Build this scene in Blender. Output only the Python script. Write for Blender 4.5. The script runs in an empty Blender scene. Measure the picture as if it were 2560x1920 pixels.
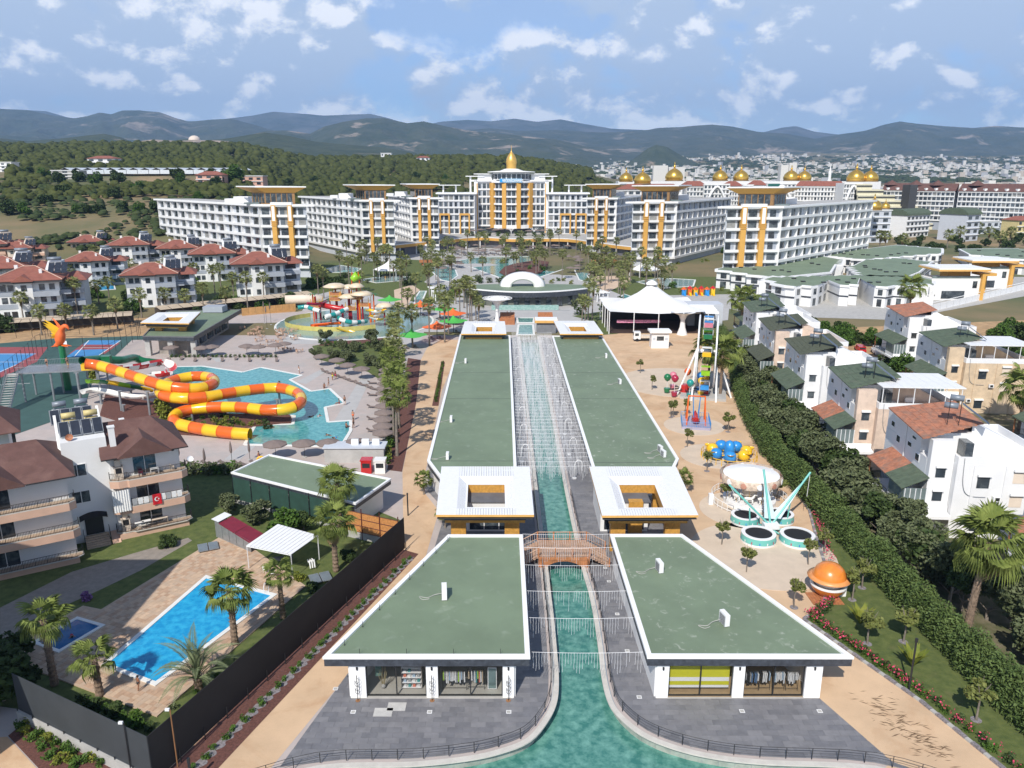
import bpy,math,random
import numpy as np
from mathutils import Vector,Matrix
sc=bpy.context.scene
COL=sc.collection
R_=math.radians
random.seed(7)
rng=np.random.default_rng(11)
# ---------------- camera
CAM_H=42.0;FPX=1920.0;PITCH=math.atan(520/1920)
cam=bpy.data.cameras.new('camera');camo=bpy.data.objects.new('camera',cam);COL.objects.link(camo)
camo.location=(0,0,CAM_H);camo.rotation_euler=(math.pi/2-PITCH,0,0)
cam.sensor_width=36;cam.lens=36*FPX/2560;cam.clip_start=0.5;cam.clip_end=60000
sc.camera=camo
# ---------------- sky with clouds
w=bpy.data.worlds.new('World');sc.world=w;w.use_nodes=True
nt=w.node_tree;nt.nodes.clear()
def wn(t,**k):
 n=nt.nodes.new(t)
 for a,b in k.items():setattr(n,a,b)
 return n
SUN_AZ=198.5;SUN_EL=45.0
out=wn('ShaderNodeOutputWorld');bg=wn('ShaderNodeBackground');bg.inputs[1].default_value=0.09
sky=wn('ShaderNodeTexSky',sky_type='NISHITA',sun_disc=False,sun_elevation=R_(SUN_EL),sun_rotation=R_(SUN_AZ),altitude=50,air_density=1.0,dust_density=0.6,ozone_density=1.6)
tc=wn('ShaderNodeTexCoord');sp=wn('ShaderNodeSeparateXYZ');nt.links.new(tc.outputs['Generated'],sp.inputs[0])
def m_(op,a,b=None,c=None):
 n=wn('ShaderNodeMath',operation=op)
 for i,v in enumerate((a,b,c)):
  if v is None:continue
  if isinstance(v,(int,float)):n.inputs[i].default_value=v
  else:nt.links.new(v,n.inputs[i])
 return n.outputs[0]
az=m_('ARCTAN2',sp.outputs[0],sp.outputs[1])
el=m_('ARCSINE',sp.outputs[2])
cx=wn('ShaderNodeCombineXYZ')
nt.links.new(m_('MULTIPLY',az,1.0),cx.inputs[0])
nt.links.new(m_('MULTIPLY',m_('POWER',m_('MAXIMUM',el,0.0),0.95),1.35),cx.inputs[1])
def noise(scale,detail,rough,vec,dist=0.0,off=(0,0,0)):
 mp=wn('ShaderNodeMapping');mp.inputs['Location'].default_value=off
 nt.links.new(vec,mp.inputs[0])
 n=wn('ShaderNodeTexNoise');n.inputs['Scale'].default_value=scale;n.inputs['Detail'].default_value=detail
 n.inputs['Roughness'].default_value=rough;n.inputs['Distortion'].default_value=dist
 nt.links.new(mp.outputs[0],n.inputs['Vector']);return n.outputs[0]
def ramp(v,a,b,c0=(0,0,0,1),c1=(1,1,1,1),it='EASE'):
 r=wn('ShaderNodeValToRGB');r.color_ramp.interpolation=it
 r.color_ramp.elements[0].position=a;r.color_ramp.elements[1].position=b
 r.color_ramp.elements[0].color=c0;r.color_ramp.elements[1].color=c1
 nt.links.new(v,r.inputs[0]);return r.outputs[0]
def wmix(f,a,b):
 n=wn('ShaderNodeMix',data_type='RGBA')
 for s,v in((0,f),(6,a),(7,b)):
  if isinstance(v,tuple):n.inputs[s].default_value=v
  elif isinstance(v,float):n.inputs[s].default_value=v
  else:nt.links.new(v,n.inputs[s])
 return n.outputs[2]
CO=(4.35,2.62,0)
def puff(off):
 base=noise(3.0,4,0.55,cx.outputs[0],0.0,off);fine=noise(11.0,9,0.62,cx.outputs[0],0.15,off)
 v=wn('ShaderNodeTexVoronoi',feature='SMOOTH_F1');v.inputs['Scale'].default_value=15.0;v.inputs['Smoothness'].default_value=0.5
 mp=wn('ShaderNodeMapping');mp.inputs['Location'].default_value=off;nt.links.new(cx.outputs[0],mp.inputs[0]);nt.links.new(mp.outputs[0],v.inputs['Vector'])
 return m_('SUBTRACT',m_('ADD',m_('MULTIPLY',base,0.72),m_('MULTIPLY',fine,0.34)),m_('MULTIPLY',v.outputs['Distance'],0.13))
big=puff(CO);low=puff((CO[0]-0.006,CO[1]+0.024,0))
veil=noise(2.2,8,0.62,cx.outputs[0],0.3,(3.1,1.7,0))
hi=m_('SUBTRACT',1.0,m_('MULTIPLY',ramp(el,0.22,0.55),0.85))
bandb=m_('MULTIPLY',m_('MAXIMUM',m_('SUBTRACT',1.0,m_('MULTIPLY',m_('ABSOLUTE',m_('SUBTRACT',el,0.10)),9.0)),0.0),0.045)
cum=ramp(m_('ADD',big,bandb),0.315,0.455)
thin=m_('MULTIPLY',ramp(veil,0.28,0.54),0.62)
cover=m_('MULTIPLY',m_('MAXIMUM',cum,thin),hi)
topl=ramp(m_('SUBTRACT',big,low),-0.03,0.055)
ccol=wmix(m_('MULTIPLY',topl,m_('ADD',0.35,m_('MULTIPLY',cum,0.65))),(6.6,7.9,9.8,1),(13.5,13.6,13.8,1))
fade=ramp(el,0.0,0.10)
tint=wmix(ramp(el,0.05,0.7,it='LINEAR'),(1.04,1.42,2.0,1),(0.70,0.92,1.14,1))
mulr=wn('ShaderNodeMix',data_type='RGBA',blend_type='MULTIPLY');mulr.inputs[0].default_value=1.0
nt.links.new(sky.outputs[0],mulr.inputs[6]);nt.links.new(tint,mulr.inputs[7])
cf=m_('MULTIPLY',cover,m_('ADD',m_('MULTIPLY',fade,0.42),0.50))
nt.links.new(wmix(cf,mulr.outputs[2],ccol),bg.inputs[0]);nt.links.new(bg.outputs[0],out.inputs[0])
# ---------------- sun
sl=bpy.data.lights.new('sun','SUN');sl.energy=4.9;sl.angle=R_(0.5);sl.color=(1.0,0.945,0.86)
so=bpy.data.objects.new('sun',sl);COL.objects.link(so);so.location=(0,0,200)
_a=R_(SUN_AZ);_e=R_(SUN_EL)
so.rotation_euler=(-Vector((math.sin(_a)*math.cos(_e),math.cos(_a)*math.cos(_e),math.sin(_e)))).to_track_quat('-Z','Y').to_euler()
vs=sc.view_settings;vs.view_transform='Standard';vs.look='None';vs.exposure=0.0;vs.gamma=1.0;vs.use_curve_mapping=False
sc.cycles.max_bounces=6;sc.cycles.diffuse_bounces=3;sc.cycles.glossy_bounces=3;sc.cycles.transparent_max_bounces=8
sc.cycles.volume_bounces=0
try:sc.cycles.use_denoising=True
except Exception:pass
# ---------------- where a spot of the survey photograph (2212 wide) meets height z
def at(x,y,z=0.0):
 a=(x*1.15732-1280)/FPX;b=(960-y*1.15732)/FPX
 c,s=math.cos(PITCH),math.sin(PITCH)
 t=(z-CAM_H)/(-s+b*c)
 return Vector((a*t,(c+b*s)*t,z))
def az_el(x,y):
 a=(x*1.15732-1280)/FPX;b=(960-y*1.15732)/FPX
 c,s=math.cos(PITCH),math.sin(PITCH)
 return a/(c+b*s),(-s+b*c)/(c+b*s)
def zof(y,Y):
 return CAM_H+Y*az_el(1106,y)[1]
 # ---------------- materials
MATS={}
def mat(name,rgb,rough=0.7,var=0.12,scale=1.0,bump=0.0,bscale=None,metal=0.0,rgb2=None,lo=0.35,hi=0.65,spec=0.5,coat=0.0,detail=5,alpha=1.0,trans=0.0,obj=False,dirt=None,dscale=0.3,dlo=0.55,dhi=0.7,bdist=None):
 if name in MATS:return MATS[name]
 m=bpy.data.materials.new(name);m.use_nodes=True;MATS[name]=m
 t=m.node_tree;N=t.nodes;L=t.links;b=N['Principled BSDF']
 b.inputs['Roughness'].default_value=rough;b.inputs['Metallic'].default_value=metal
 b.inputs['Specular IOR Level'].default_value=spec;b.inputs['Coat Weight'].default_value=coat
 b.inputs['Alpha'].default_value=alpha;b.inputs['Transmission Weight'].default_value=trans
 if obj:tcn=N.new('ShaderNodeTexCoord');vec=tcn.outputs['Object']
 else:tcn=N.new('ShaderNodeNewGeometry');vec=tcn.outputs['Position']
 n=N.new('ShaderNodeTexNoise');n.inputs['Scale'].default_value=scale;n.inputs['Detail'].default_value=detail;n.inputs['Roughness'].default_value=0.62
 L.new(vec,n.inputs['Vector'])
 r=N.new('ShaderNodeValToRGB');r.color_ramp.elements[0].position=lo;r.color_ramp.elements[1].position=hi
 c2=rgb2 if rgb2 else tuple(min(1,c*(1+var))for c in rgb)
 c1=rgb if rgb2 else tuple(c*(1-var)for c in rgb)
 r.color_ramp.elements[0].color=(*c1,1);r.color_ramp.elements[1].color=(*c2,1)
 L.new(n.outputs[0],r.inputs[0]);col=r.outputs[0]
 if dirt:
  n2=N.new('ShaderNodeTexNoise');n2.inputs['Scale'].default_value=dscale;n2.inputs['Detail'].default_value=8;n2.inputs['Roughness'].default_value=0.65
  n2.inputs['Distortion'].default_value=0.6
  L.new(vec,n2.inputs['Vector']);r2=N.new('ShaderNodeValToRGB');r2.color_ramp.elements[0].position=dlo;r2.color_ramp.elements[1].position=dhi
  r2.color_ramp.elements[1].color=(0.8,0.8,0.8,1)
  L.new(n2.outputs[0],r2.inputs[0]);mx=N.new('ShaderNodeMix');mx.data_type='RGBA'
  L.new(r2.outputs[0],mx.inputs[0]);L.new(col,mx.inputs[6]);mx.inputs[7].default_value=(*dirt,1);col=mx.outputs[2]
 L.new(col,b.inputs['Base Color'])
 if bump:
  nb=N.new('ShaderNodeTexNoise');nb.inputs['Scale'].default_value=bscale or scale*4;nb.inputs['Detail'].default_value=4
  L.new(vec,nb.inputs['Vector']);bp=N.new('ShaderNodeBump');bp.inputs['Strength'].default_value=min(1,bump);bp.inputs['Distance'].default_value=bdist or 0.05*max(1,bump)
  L.new(nb.outputs[0],bp.inputs['Height']);L.new(bp.outputs[0],b.inputs['Normal'])
 return m
def water(name,deep,light,scale=0.9,rough=0.06,bump=0.35,bs=2.2,vor=0.0,vcol=None):
 m=mat(name,deep,rough,rgb2=light,scale=scale,bump=bump,bscale=bs,spec=0.5,lo=0.38,hi=0.66,detail=6)
 return m
def leafmat(name,a,b,sc_=0.6):
 m=mat(name,a,0.65,rgb2=b,scale=sc_,lo=0.3,hi=0.7,spec=0.2)
 return m
WHITE=mat('white_render',(0.76,0.76,0.755),0.6,0.025,0.4,dirt=(0.62,0.61,0.58),dscale=0.25,dlo=0.56,dhi=0.85)
WHITEC=mat('white_coping',(0.84,0.84,0.84),0.45,0.015,0.8)
WMETAL=mat('white_paint_metal',(0.80,0.80,0.80),0.35,0.03,2)
CREAM=mat('cream_render',(0.72,0.61,0.50),0.7,0.05,0.5,dirt=(0.5,0.44,0.37),dscale=0.3)
PEACH=mat('peach_render',(0.62,0.40,0.29),0.7,0.06,0.6)
ROOFG=mat('green_membrane',(0.172,0.226,0.145),0.6,0.10,0.16,0.15,6,dirt=(0.29,0.34,0.26),dscale=0.7,dlo=0.58,dhi=0.76)
ROOFGS=mat('stained_green_membrane',(0.172,0.224,0.145),0.6,0.10,0.2,0.15,6,dirt=(0.40,0.43,0.35),dscale=1.1,dlo=0.59,dhi=0.70)
SLATE=mat('dark_slate_cladding',(0.045,0.052,0.066),0.45,0.3,2.2,0.3,9,dirt=(0.13,0.14,0.16),dscale=1.7,dlo=0.58,dhi=0.75)
OCHRE=mat('ochre_stone_cladding',(0.52,0.27,0.055),0.5,0.18,3)
ORANGE=mat('orange_render',(0.66,0.36,0.08),0.6,0.05,0.4)
GLASS=mat('window_glass',(0.035,0.045,0.055),0.08,0.5,0.25,spec=0.8,dirt=(0.12,0.14,0.15),dscale=0.5,dlo=0.5,dhi=0.6)
GLASSB=mat('balcony_glass',(0.16,0.20,0.20),0.08,0.2,0.5,spec=0.8)
CLEAR=mat('shop_glass',(0.02,0.025,0.025),0.02,0.0,1,alpha=0.13,spec=0.5)
DARK=mat('dark_metal',(0.022,0.023,0.025),0.45,0.1,2)
GREYM=mat('galvanised_steel',(0.30,0.32,0.34),0.4,0.12,2,metal=0.4)
BLACKF=mat('black_fabric',(0.012,0.012,0.014),0.8,0.2,3)
GREYW=mat('grey_render',(0.34,0.37,0.42),0.7,0.05,0.5)
GREYL=mat('pale_grey_render',(0.52,0.55,0.60),0.7,0.04,0.5)
DGREY=mat('dark_grey_fascia',(0.05,0.052,0.056),0.6,0.15,1)
TILE_R=mat('red_roof_tile',(0.27,0.095,0.065),0.75,0.15,0.6,0.5,5,dirt=(0.30,0.13,0.09),dscale=0.5)
TILE_O=mat('weathered_roof_tile',(0.40,0.16,0.09),0.8,0.25,1.6,0.3,6,dirt=(0.20,0.15,0.12),dscale=0.9,dlo=0.45,dhi=0.7)
BROWNR=mat('brown_shingle_roof',(0.125,0.062,0.052),0.85,0.12,0.8,0.4,14,dirt=(0.20,0.115,0.095),dscale=0.35,dlo=0.5,dhi=0.8)
FELT=mat('green_shingle_felt',(0.085,0.115,0.075),0.85,0.2,1.3,0.4,12,dirt=(0.13,0.14,0.10),dscale=0.6)
PROM=mat('sandy_stamped_concrete',(0.60,0.42,0.265),0.8,0.09,0.22,0.12,3,dirt=(0.44,0.25,0.13),dscale=0.16,dlo=0.5,dhi=0.72)
PROMF=mat('pale_stamped_concrete',(0.60,0.45,0.33),0.8,0.07,0.25,dirt=(0.50,0.36,0.25),dscale=0.2,dlo=0.5,dhi=0.75)
TERR=mat('grey_stone_tile',(0.185,0.183,0.195),0.55,0.10,0.9,0.15,8,dirt=(0.22,0.22,0.225),dscale=0.35,dlo=0.5,dhi=0.72)
TERRJ=mat('grey_tile_joint',(0.19,0.19,0.19),0.8,0.1,2)
STONEE=mat('pale_stone_edge',(0.56,0.53,0.48),0.6,0.08,1.2)
PARK=mat('pinkish_paving',(0.46,0.395,0.365),0.8,0.06,0.4,0.1,6,dirt=(0.40,0.37,0.35),dscale=0.2,dlo=0.5,dhi=0.62)
PARKG=mat('light_grey_paving',(0.44,0.43,0.42),0.8,0.05,0.5)
POOLW=water('pool_water_turquoise',(0.04,0.25,0.27),(0.13,0.42,0.42),1.3)
CHW=water('channel_water',(0.045,0.18,0.15),(0.16,0.36,0.30),1.1,0.10,0.5,3.0)
CHWF=water('shallow_channel_water',(0.20,0.36,0.33),(0.36,0.50,0.47),1.4,0.1,0.4,3.0)
BLUEW=water('blue_pool_water',(0.008,0.27,0.55),(0.035,0.42,0.68),1.6,0.05,0.5,2.6)
BLUEWD=water('small_pool_water',(0.03,0.13,0.30),(0.05,0.18,0.36),1.2,0.05,0.2)
MOSW=water('splash_pool_water',(0.16,0.28,0.27),(0.27,0.40,0.38),2.2,0.08,0.25)
POOLE=mat('white_pool_edge',(0.74,0.74,0.71),0.6,0.04,1)
TERRA=mat('terracotta_paver',(0.48,0.355,0.255),0.85,0.08,1.3,0.1,8)
LAWN=mat('lawn_green',(0.060,0.090,0.020),0.95,rgb2=(0.13,0.155,0.042),scale=1.2,bump=0.9,bscale=14,lo=0.3,hi=0.7,dirt=(0.13,0.13,0.05),dscale=0.35,dlo=0.56,dhi=0.75)
MULCH=mat('red_brown_mulch',(0.125,0.052,0.040),0.95,0.3,5,0.8,18)
GRAVEL=mat('grey_gravel',(0.23,0.21,0.22),0.95,0.35,6,0.8,18)
SOIL=mat('dry_soil',(0.42,0.27,0.14),0.95,0.2,0.4,0.5,4,dirt=(0.26,0.19,0.10),dscale=0.12)
WOOD=mat('brown_timber',(0.42,0.17,0.07),0.6,0.2,2.5)
WOODP=mat('pale_timber',(0.46,0.30,0.21),0.65,0.12,2)
WOODO=mat('orange_osb_board',(0.50,0.22,0.07),0.8,0.2,5)
FENCE=mat('black_banner_fabric',(0.020,0.018,0.017),0.75,0.15,0.5)
CANV=mat('taupe_canvas',(0.205,0.16,0.143),0.85,0.06,2)
MEMB=mat('white_tent_membrane',(0.84,0.83,0.81),0.55,0.015,0.5)
GOLD=mat('gold_leaf',(0.72,0.45,0.09),0.30,0.08,0.6,metal=0.75)
GOLDY=mat('golden_onion',(0.80,0.48,0.12),0.36,0.06,0.5,metal=0.55)
CONC=mat('light_concrete',(0.42,0.41,0.39),0.85,0.1,0.8,dirt=(0.32,0.31,0.29),dscale=0.4)
CONCD=mat('dark_paving',(0.13,0.13,0.14),0.8,0.12,0.8)
HOUSEW=mat('house_white_render',(0.76,0.76,0.76),0.65,0.03,0.35,dirt=(0.66,0.66,0.65),dscale=0.3,dlo=0.56,dhi=0.9)
BARK=mat('palm_bark',(0.21,0.15,0.105),0.95,0.3,3.5,1.0,9)
BARKG=mat('grey_bark',(0.20,0.17,0.14),0.95,0.25,3,0.6,8)
PALMG=leafmat('palm_leaf',(0.095,0.135,0.026),(0.24,0.28,0.075))
PALMF=leafmat('palm_leaf_far',(0.12,0.15,0.045),(0.28,0.29,0.11))
PALMD=leafmat('dry_palm_leaf',(0.22,0.15,0.075),(0.36,0.25,0.14))
OLIVE=leafmat('olive_leaf',(0.055,0.075,0.030),(0.15,0.17,0.085),1.5)
GREENB=leafmat('bright_leaf',(0.038,0.085,0.012),(0.085,0.150,0.025),1.2)
DKLEAF=leafmat('dark_leaf',(0.026,0.048,0.014),(0.066,0.098,0.028),1.2)
HEDGE=leafmat('hedge_leaf',(0.045,0.080,0.020),(0.135,0.185,0.055),1.0)
YLEAF=leafmat('yellow_green_leaf',(0.10,0.14,0.02),(0.22,0.22,0.035),1.5)
PINK=mat('pink_blossom',(0.55,0.05,0.12),0.7,0.25,3)
FOREST=mat('pine_forest_crown',(0.034,0.047,0.014),0.95,rgb2=(0.095,0.105,0.034),scale=0.13,lo=0.3,hi=0.7,bump=1.0,bscale=1.0,spec=0.1)
FORESTL=mat('scrub_crown',(0.030,0.048,0.020),0.95,rgb2=(0.070,0.088,0.036),scale=0.2,lo=0.3,hi=0.7,bump=1.0,bscale=1.4,spec=0.1)
YEL=mat('yellow_gelcoat',(0.80,0.48,0.02),0.22,0.05,0.6,coat=0.3)
ORG=mat('orange_gelcoat',(0.72,0.13,0.015),0.22,0.06,0.6,coat=0.3)
REDG=mat('red_gelcoat',(0.50,0.02,0.02),0.25,0.1,0.6,coat=0.3)
CRIM=mat('crimson_gelcoat',(0.36,0.02,0.06),0.25,0.1,0.6,coat=0.3)
WHG=mat('white_gelcoat',(0.80,0.78,0.74),0.25,0.04,0.6,coat=0.3)
TEALG=mat('teal_gelcoat',(0.02,0.28,0.26),0.25,0.08,0.6,coat=0.3)
GRNG=mat('green_gelcoat',(0.015,0.16,0.06),0.28,0.1,0.6,coat=0.2)
LIME=mat('lime_gelcoat',(0.25,0.50,0.02),0.3,0.1,0.6)
BLUG=mat('blue_gelcoat',(0.03,0.25,0.62),0.3,0.15,0.8,coat=0.2)
TAN=mat('pale_orange_paint',(0.70,0.40,0.12),0.5,0.06,1)
CGREEN=mat('green_tent_fabric',(0.08,0.42,0.07),0.6,0.05,1)
CORANGE=mat('orange_tent_fabric',(0.80,0.15,0.03),0.6,0.05,1)
CBLUE=mat('court_blue',(0.06,0.24,0.50),0.8,0.06,0.5)
CRED=mat('court_red',(0.30,0.07,0.075),0.8,0.08,0.5)
CGRN=mat('court_green',(0.045,0.10,0.09),0.8,0.1,0.4)
LINE=mat('painted_line',(0.72,0.72,0.70),0.7,0.05,2)
AQUA=mat('aqua_paint',(0.16,0.50,0.45),0.4,0.06,1)
LAMP=mat('led_string_white',(0.82,0.82,0.84),0.5,0.03,2)
SKIN=mat('skin',(0.42,0.22,0.14),0.55,0.08,8)
SKIND=mat('skin_tanned',(0.28,0.13,0.075),0.55,0.08,8)
HAIR=mat('dark_hair',(0.02,0.015,0.012),0.6,0.2,20)
SOLAR=mat('solar_panel_glass',(0.030,0.034,0.045),0.12,0.2,0.8,spec=0.8)
# ---------------- mesh building
OFF={};LAST=[]
class MB:
 def __init__(s):s.v=[];s.f=[]
 def add(s,vs_,fs):
  n=len(s.v);s.v+=[tuple(p)for p in vs_];s.f+=[tuple(i+n for i in q)for q in fs];return s
 def box(s,a,b,c,d,e,f_):
  x0,x1=sorted((a,d));y0,y1=sorted((b,e));z0,z1=sorted((c,f_))
  return s.add([(x0,y0,z0),(x1,y0,z0),(x1,y1,z0),(x0,y1,z0),(x0,y0,z1),(x1,y0,z1),(x1,y1,z1),(x0,y1,z1)],[(0,3,2,1),(4,5,6,7),(0,1,5,4),(1,2,6,5),(2,3,7,6),(3,0,4,7)])
 def fr(s,o,u,v_,w_,a0,a1,b0,b1,c0,c1):
  P=lambda a,b,c:tuple(o+u*a+v_*b+w_*c)
  q=[P(a0,b0,c0),P(a1,b0,c0),P(a1,b1,c0),P(a0,b1,c0),P(a0,b0,c1),P(a1,b0,c1),P(a1,b1,c1),P(a0,b1,c1)]
  return s.add(q,[(0,3,2,1),(4,5,6,7),(0,1,5,4),(1,2,6,5),(2,3,7,6),(3,0,4,7)])
 def prism(s,poly,z0,z1):
  n=len(poly)
  if sum(poly[i][0]*poly[(i+1)%n][1]-poly[(i+1)%n][0]*poly[i][1]for i in range(n))<0:poly=poly[::-1]
  f0=z0 if callable(z0)else(lambda p:z0);f1=z1 if callable(z1)else(lambda p:z1)
  vs_=[(p[0],p[1],f0(p))for p in poly]+[(p[0],p[1],f1(p))for p in poly]
  return s.add(vs_,[tuple(range(n-1,-1,-1)),tuple(range(n,2*n))]+[(i,(i+1)%n,n+(i+1)%n,n+i)for i in range(n)])
 def sheet(s,poly,z):
  n=len(poly)
  if sum(poly[i][0]*poly[(i+1)%n][1]-poly[(i+1)%n][0]*poly[i][1]for i in range(n))<0:poly=poly[::-1]
  return s.add([(p[0],p[1],z)for p in poly],[tuple(range(n))])
 def tube(s,pts,r,n=8,caps=True,arc=None,up=None):
  pts=[Vector(p)for p in pts];m=len(pts);rs=r if isinstance(r,(list,tuple))else[r]*m
  vs_=[];u=None
  for i,p in enumerate(pts):
   t=(pts[min(i+1,m-1)]-pts[max(i-1,0)]).normalized()
   ref=Vector((0,0,1))if abs(t.z)<0.95 else Vector((1,0,0))
   if u is None or arc:u=(ref-t*ref.dot(t)).normalized()
   else:u=(u-t*u.dot(t)).normalized()
   v2=t.cross(u)
   for k in range(n+(1 if arc else 0)):
    a=(2*math.pi*k/n)if not arc else arc[0]+(arc[1]-arc[0])*k/n
    vs_.append(p+(u*math.cos(a)+v2*math.sin(a))*rs[i])
  nn=n+1 if arc else n
  fs=[]
  for i in range(m-1):
   for k in range(n):
    k2=k+1 if arc else(k+1)%n
    fs.append((i*nn+k,i*nn+k2,(i+1)*nn+k2,(i+1)*nn+k))
  if caps and not arc:fs+=[tuple(range(n))[::-1],tuple(range((m-1)*n,m*n))]
  return s.add(vs_,fs)
 def bar(s,p,q,r,n=4):return s.tube([p,q],r,n)
 def cyl(s,x,y,z0,z1,r,r2=None,n=12):return s.tube([(x,y,z0),(x,y,z1)],[r,r if r2 is None else r2],n)
 def lathe(s,prof,n=24,c=(0,0),wob=None):
  vs_=[]
  for r,z in prof:
   for k in range(n):
    a=2*math.pi*k/n;rr=r*(wob(k,n,z)if wob else 1)
    vs_.append((c[0]+rr*math.cos(a),c[1]+rr*math.sin(a),z))
  fs=[(i*n+k,i*n+(k+1)%n,(i+1)*n+(k+1)%n,(i+1)*n+k)for i in range(len(prof)-1)for k in range(n)]
  return s.add(vs_,fs)
 def rot(s,ang,loc=(0,0,0)):
  M=Matrix.Translation(loc)@Matrix.Rotation(ang,4,'Z');s.v=[tuple(M@Vector(p))for p in s.v];return s
 def mesh(s,name,m,off=(0,0,0),smooth=False):
  me=bpy.data.meshes.new(name)
  me.from_pydata([(p[0]-off[0],p[1]-off[1],p[2]-off[2])for p in s.v],[],s.f)
  if m:me.materials.append(m)
  if smooth:me.polygons.foreach_set('use_smooth',[True]*len(me.polygons))
  return me
def link(name,me,parent=None,loc=None,rz=0,scale=None):
 o=bpy.data.objects.new(name,me);COL.objects.link(o);LAST.append(o)
 if parent:o.parent=parent;OFF[o.name]=OFF.get(parent.name,(0,0,0))
 if loc is not None:o.location=loc
 if rz:o.rotation_euler=(0,0,rz)
 if scale is not None:o.scale=(scale,)*3 if isinstance(scale,(int,float))else scale
 return o
def tag(o,label=None,cat=None,group=None,kind=None):
 if label:o['label']=label
 if cat:o['category']=cat
 if group:o['group']=group
 if kind:o['kind']=kind
 return o
def thing(name,label,cat,loc=(0,0,0),rz=0,group=None,world=False):
 o=bpy.data.objects.new(name,None);COL.objects.link(o);o.empty_display_size=0.5
 o.location=loc;o.rotation_euler=(0,0,rz)
 if world:OFF[o.name]=tuple(loc)
 return tag(o,label,cat,group)
def part(name,mb,m,parent=None,smooth=False,label=None,kind=None):
 off=OFF.get(parent.name,(0,0,0))if parent else(0,0,0)
 o=link(name,mb.mesh(name,m,off,smooth),parent)
 if label:o['label']=label
 if kind:o['kind']=kind
 return o
def struct(name,mb,m,smooth=False):
 return tag(link(name,mb.mesh(name,m,(0,0,0),smooth)),kind='structure')
def dup(src,loc=None,rz=None,label=None,group=None,scale=None,parent=None):
 c=src.copy();COL.objects.link(c)
 if parent:c.parent=parent
 if loc is not None:c.location=loc
 if rz is not None:c.rotation_euler=(src.rotation_euler[0],src.rotation_euler[1],rz)
 if scale is not None:c.scale=(scale,)*3 if isinstance(scale,(int,float))else scale
 if label:c['label']=label
 if group:c['group']=group
 for ch in src.children:
  dup(ch,parent=c)
 return c
def once(cache,key,fn):
 if key not in cache:cache[key]=fn()
 return cache[key]
MC={}
def npmesh(name,V,F,m,smooth=False):
 me=bpy.data.meshes.new(name);V=np.asarray(V,np.float32);F=np.asarray(F,np.int32);k=F.shape[1]
 me.vertices.add(len(V));me.vertices.foreach_set('co',V.ravel())
 me.loops.add(F.size);me.loops.foreach_set('vertex_index',F.ravel())
 me.polygons.add(len(F));me.polygons.foreach_set('loop_start',np.arange(0,F.size,k,dtype=np.int32));me.polygons.foreach_set('loop_total',np.full(len(F),k,np.int32))
 if smooth:me.polygons.foreach_set('use_smooth',np.ones(len(F),bool))
 me.update();me.validate()
 if m:me.materials.append(m)
 return me
def leaves(name,C,size,m,asp=0.5,up=0.35,jit=0.35):
 """leaf-sized rhombs at the centres C, facing every way with a lean to the sky"""
 n=len(C);nr=rng.normal(size=(n,3));nr[:,2]=np.abs(nr[:,2])+up;nr/=np.linalg.norm(nr,axis=1)[:,None]
 t=rng.normal(size=(n,3));t-=nr*(t*nr).sum(1)[:,None];t/=np.linalg.norm(t,axis=1)[:,None];b=np.cross(nr,t)
 s=size*(1+jit*rng.uniform(-1,1,n))[:,None]
 V=np.stack([C+t*s,C+b*s*asp,C-t*s,C-b*s*asp],1).reshape(-1,3)
 return npmesh(name,V,np.arange(4*n).reshape(-1,4),m)
def crown_pts(n,rx,ry,rz,lumps,seed,inner=0.45):
 r=np.random.default_rng(seed);L=[]
 for i in range(lumps):
  d=r.normal(size=3);d/=np.linalg.norm(d);d[2]=d[2]*0.9+0.1
  L.append((d*r.uniform(0.35,0.78),r.uniform(0.30,0.5)))
 out_=[]
 for i in range(n):
  c,rad=L[r.integers(lumps)]
  d=r.normal(size=3);d/=np.linalg.norm(d)
  out_.append(c+d*rad*r.uniform(inner,1)**0.5)
 return np.array(out_)*np.array([rx,ry,rz])
def flat_tree(poly):
 return[(p[0],p[1])for p in poly]
def clip(poly,box):
 x0,y0,x1,y1=box;P=[tuple(p[:2])for p in poly]
 for ax,lim,sgn in((0,x0,1),(0,x1,-1),(1,y0,1),(1,y1,-1)):
  o=[]
  for i in range(len(P)):
   a,b=P[i-1],P[i];ia=sgn*(a[ax]-lim)>=0;ib=sgn*(b[ax]-lim)>=0
   if ia!=ib:
    t=(lim-a[ax])/(b[ax]-a[ax]);o.append(tuple(a[k]+(b[k]-a[k])*t for k in(0,1)))
   if ib:o.append(b)
  P=o
  if len(P)<3:return[]
 return P
def area(P):return 0.5*abs(sum(P[i-1][0]*P[i][1]-P[i][0]*P[i-1][1]for i in range(len(P))))
def smooth_path(pts,n=6):
 pts=[Vector(p)for p in pts];out_=[]
 for i in range(len(pts)-1):
  p0=pts[max(i-1,0)];p1=pts[i];p2=pts[i+1];p3=pts[min(i+2,len(pts)-1)]
  for k in range(n):
   t=k/n;out_.append(0.5*((2*p1)+(p2-p0)*t+(2*p0-5*p1+4*p2-p3)*t*t+(3*p1-p0-3*p2+p3)*t**3))
 return out_+[pts[-1]]
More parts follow.
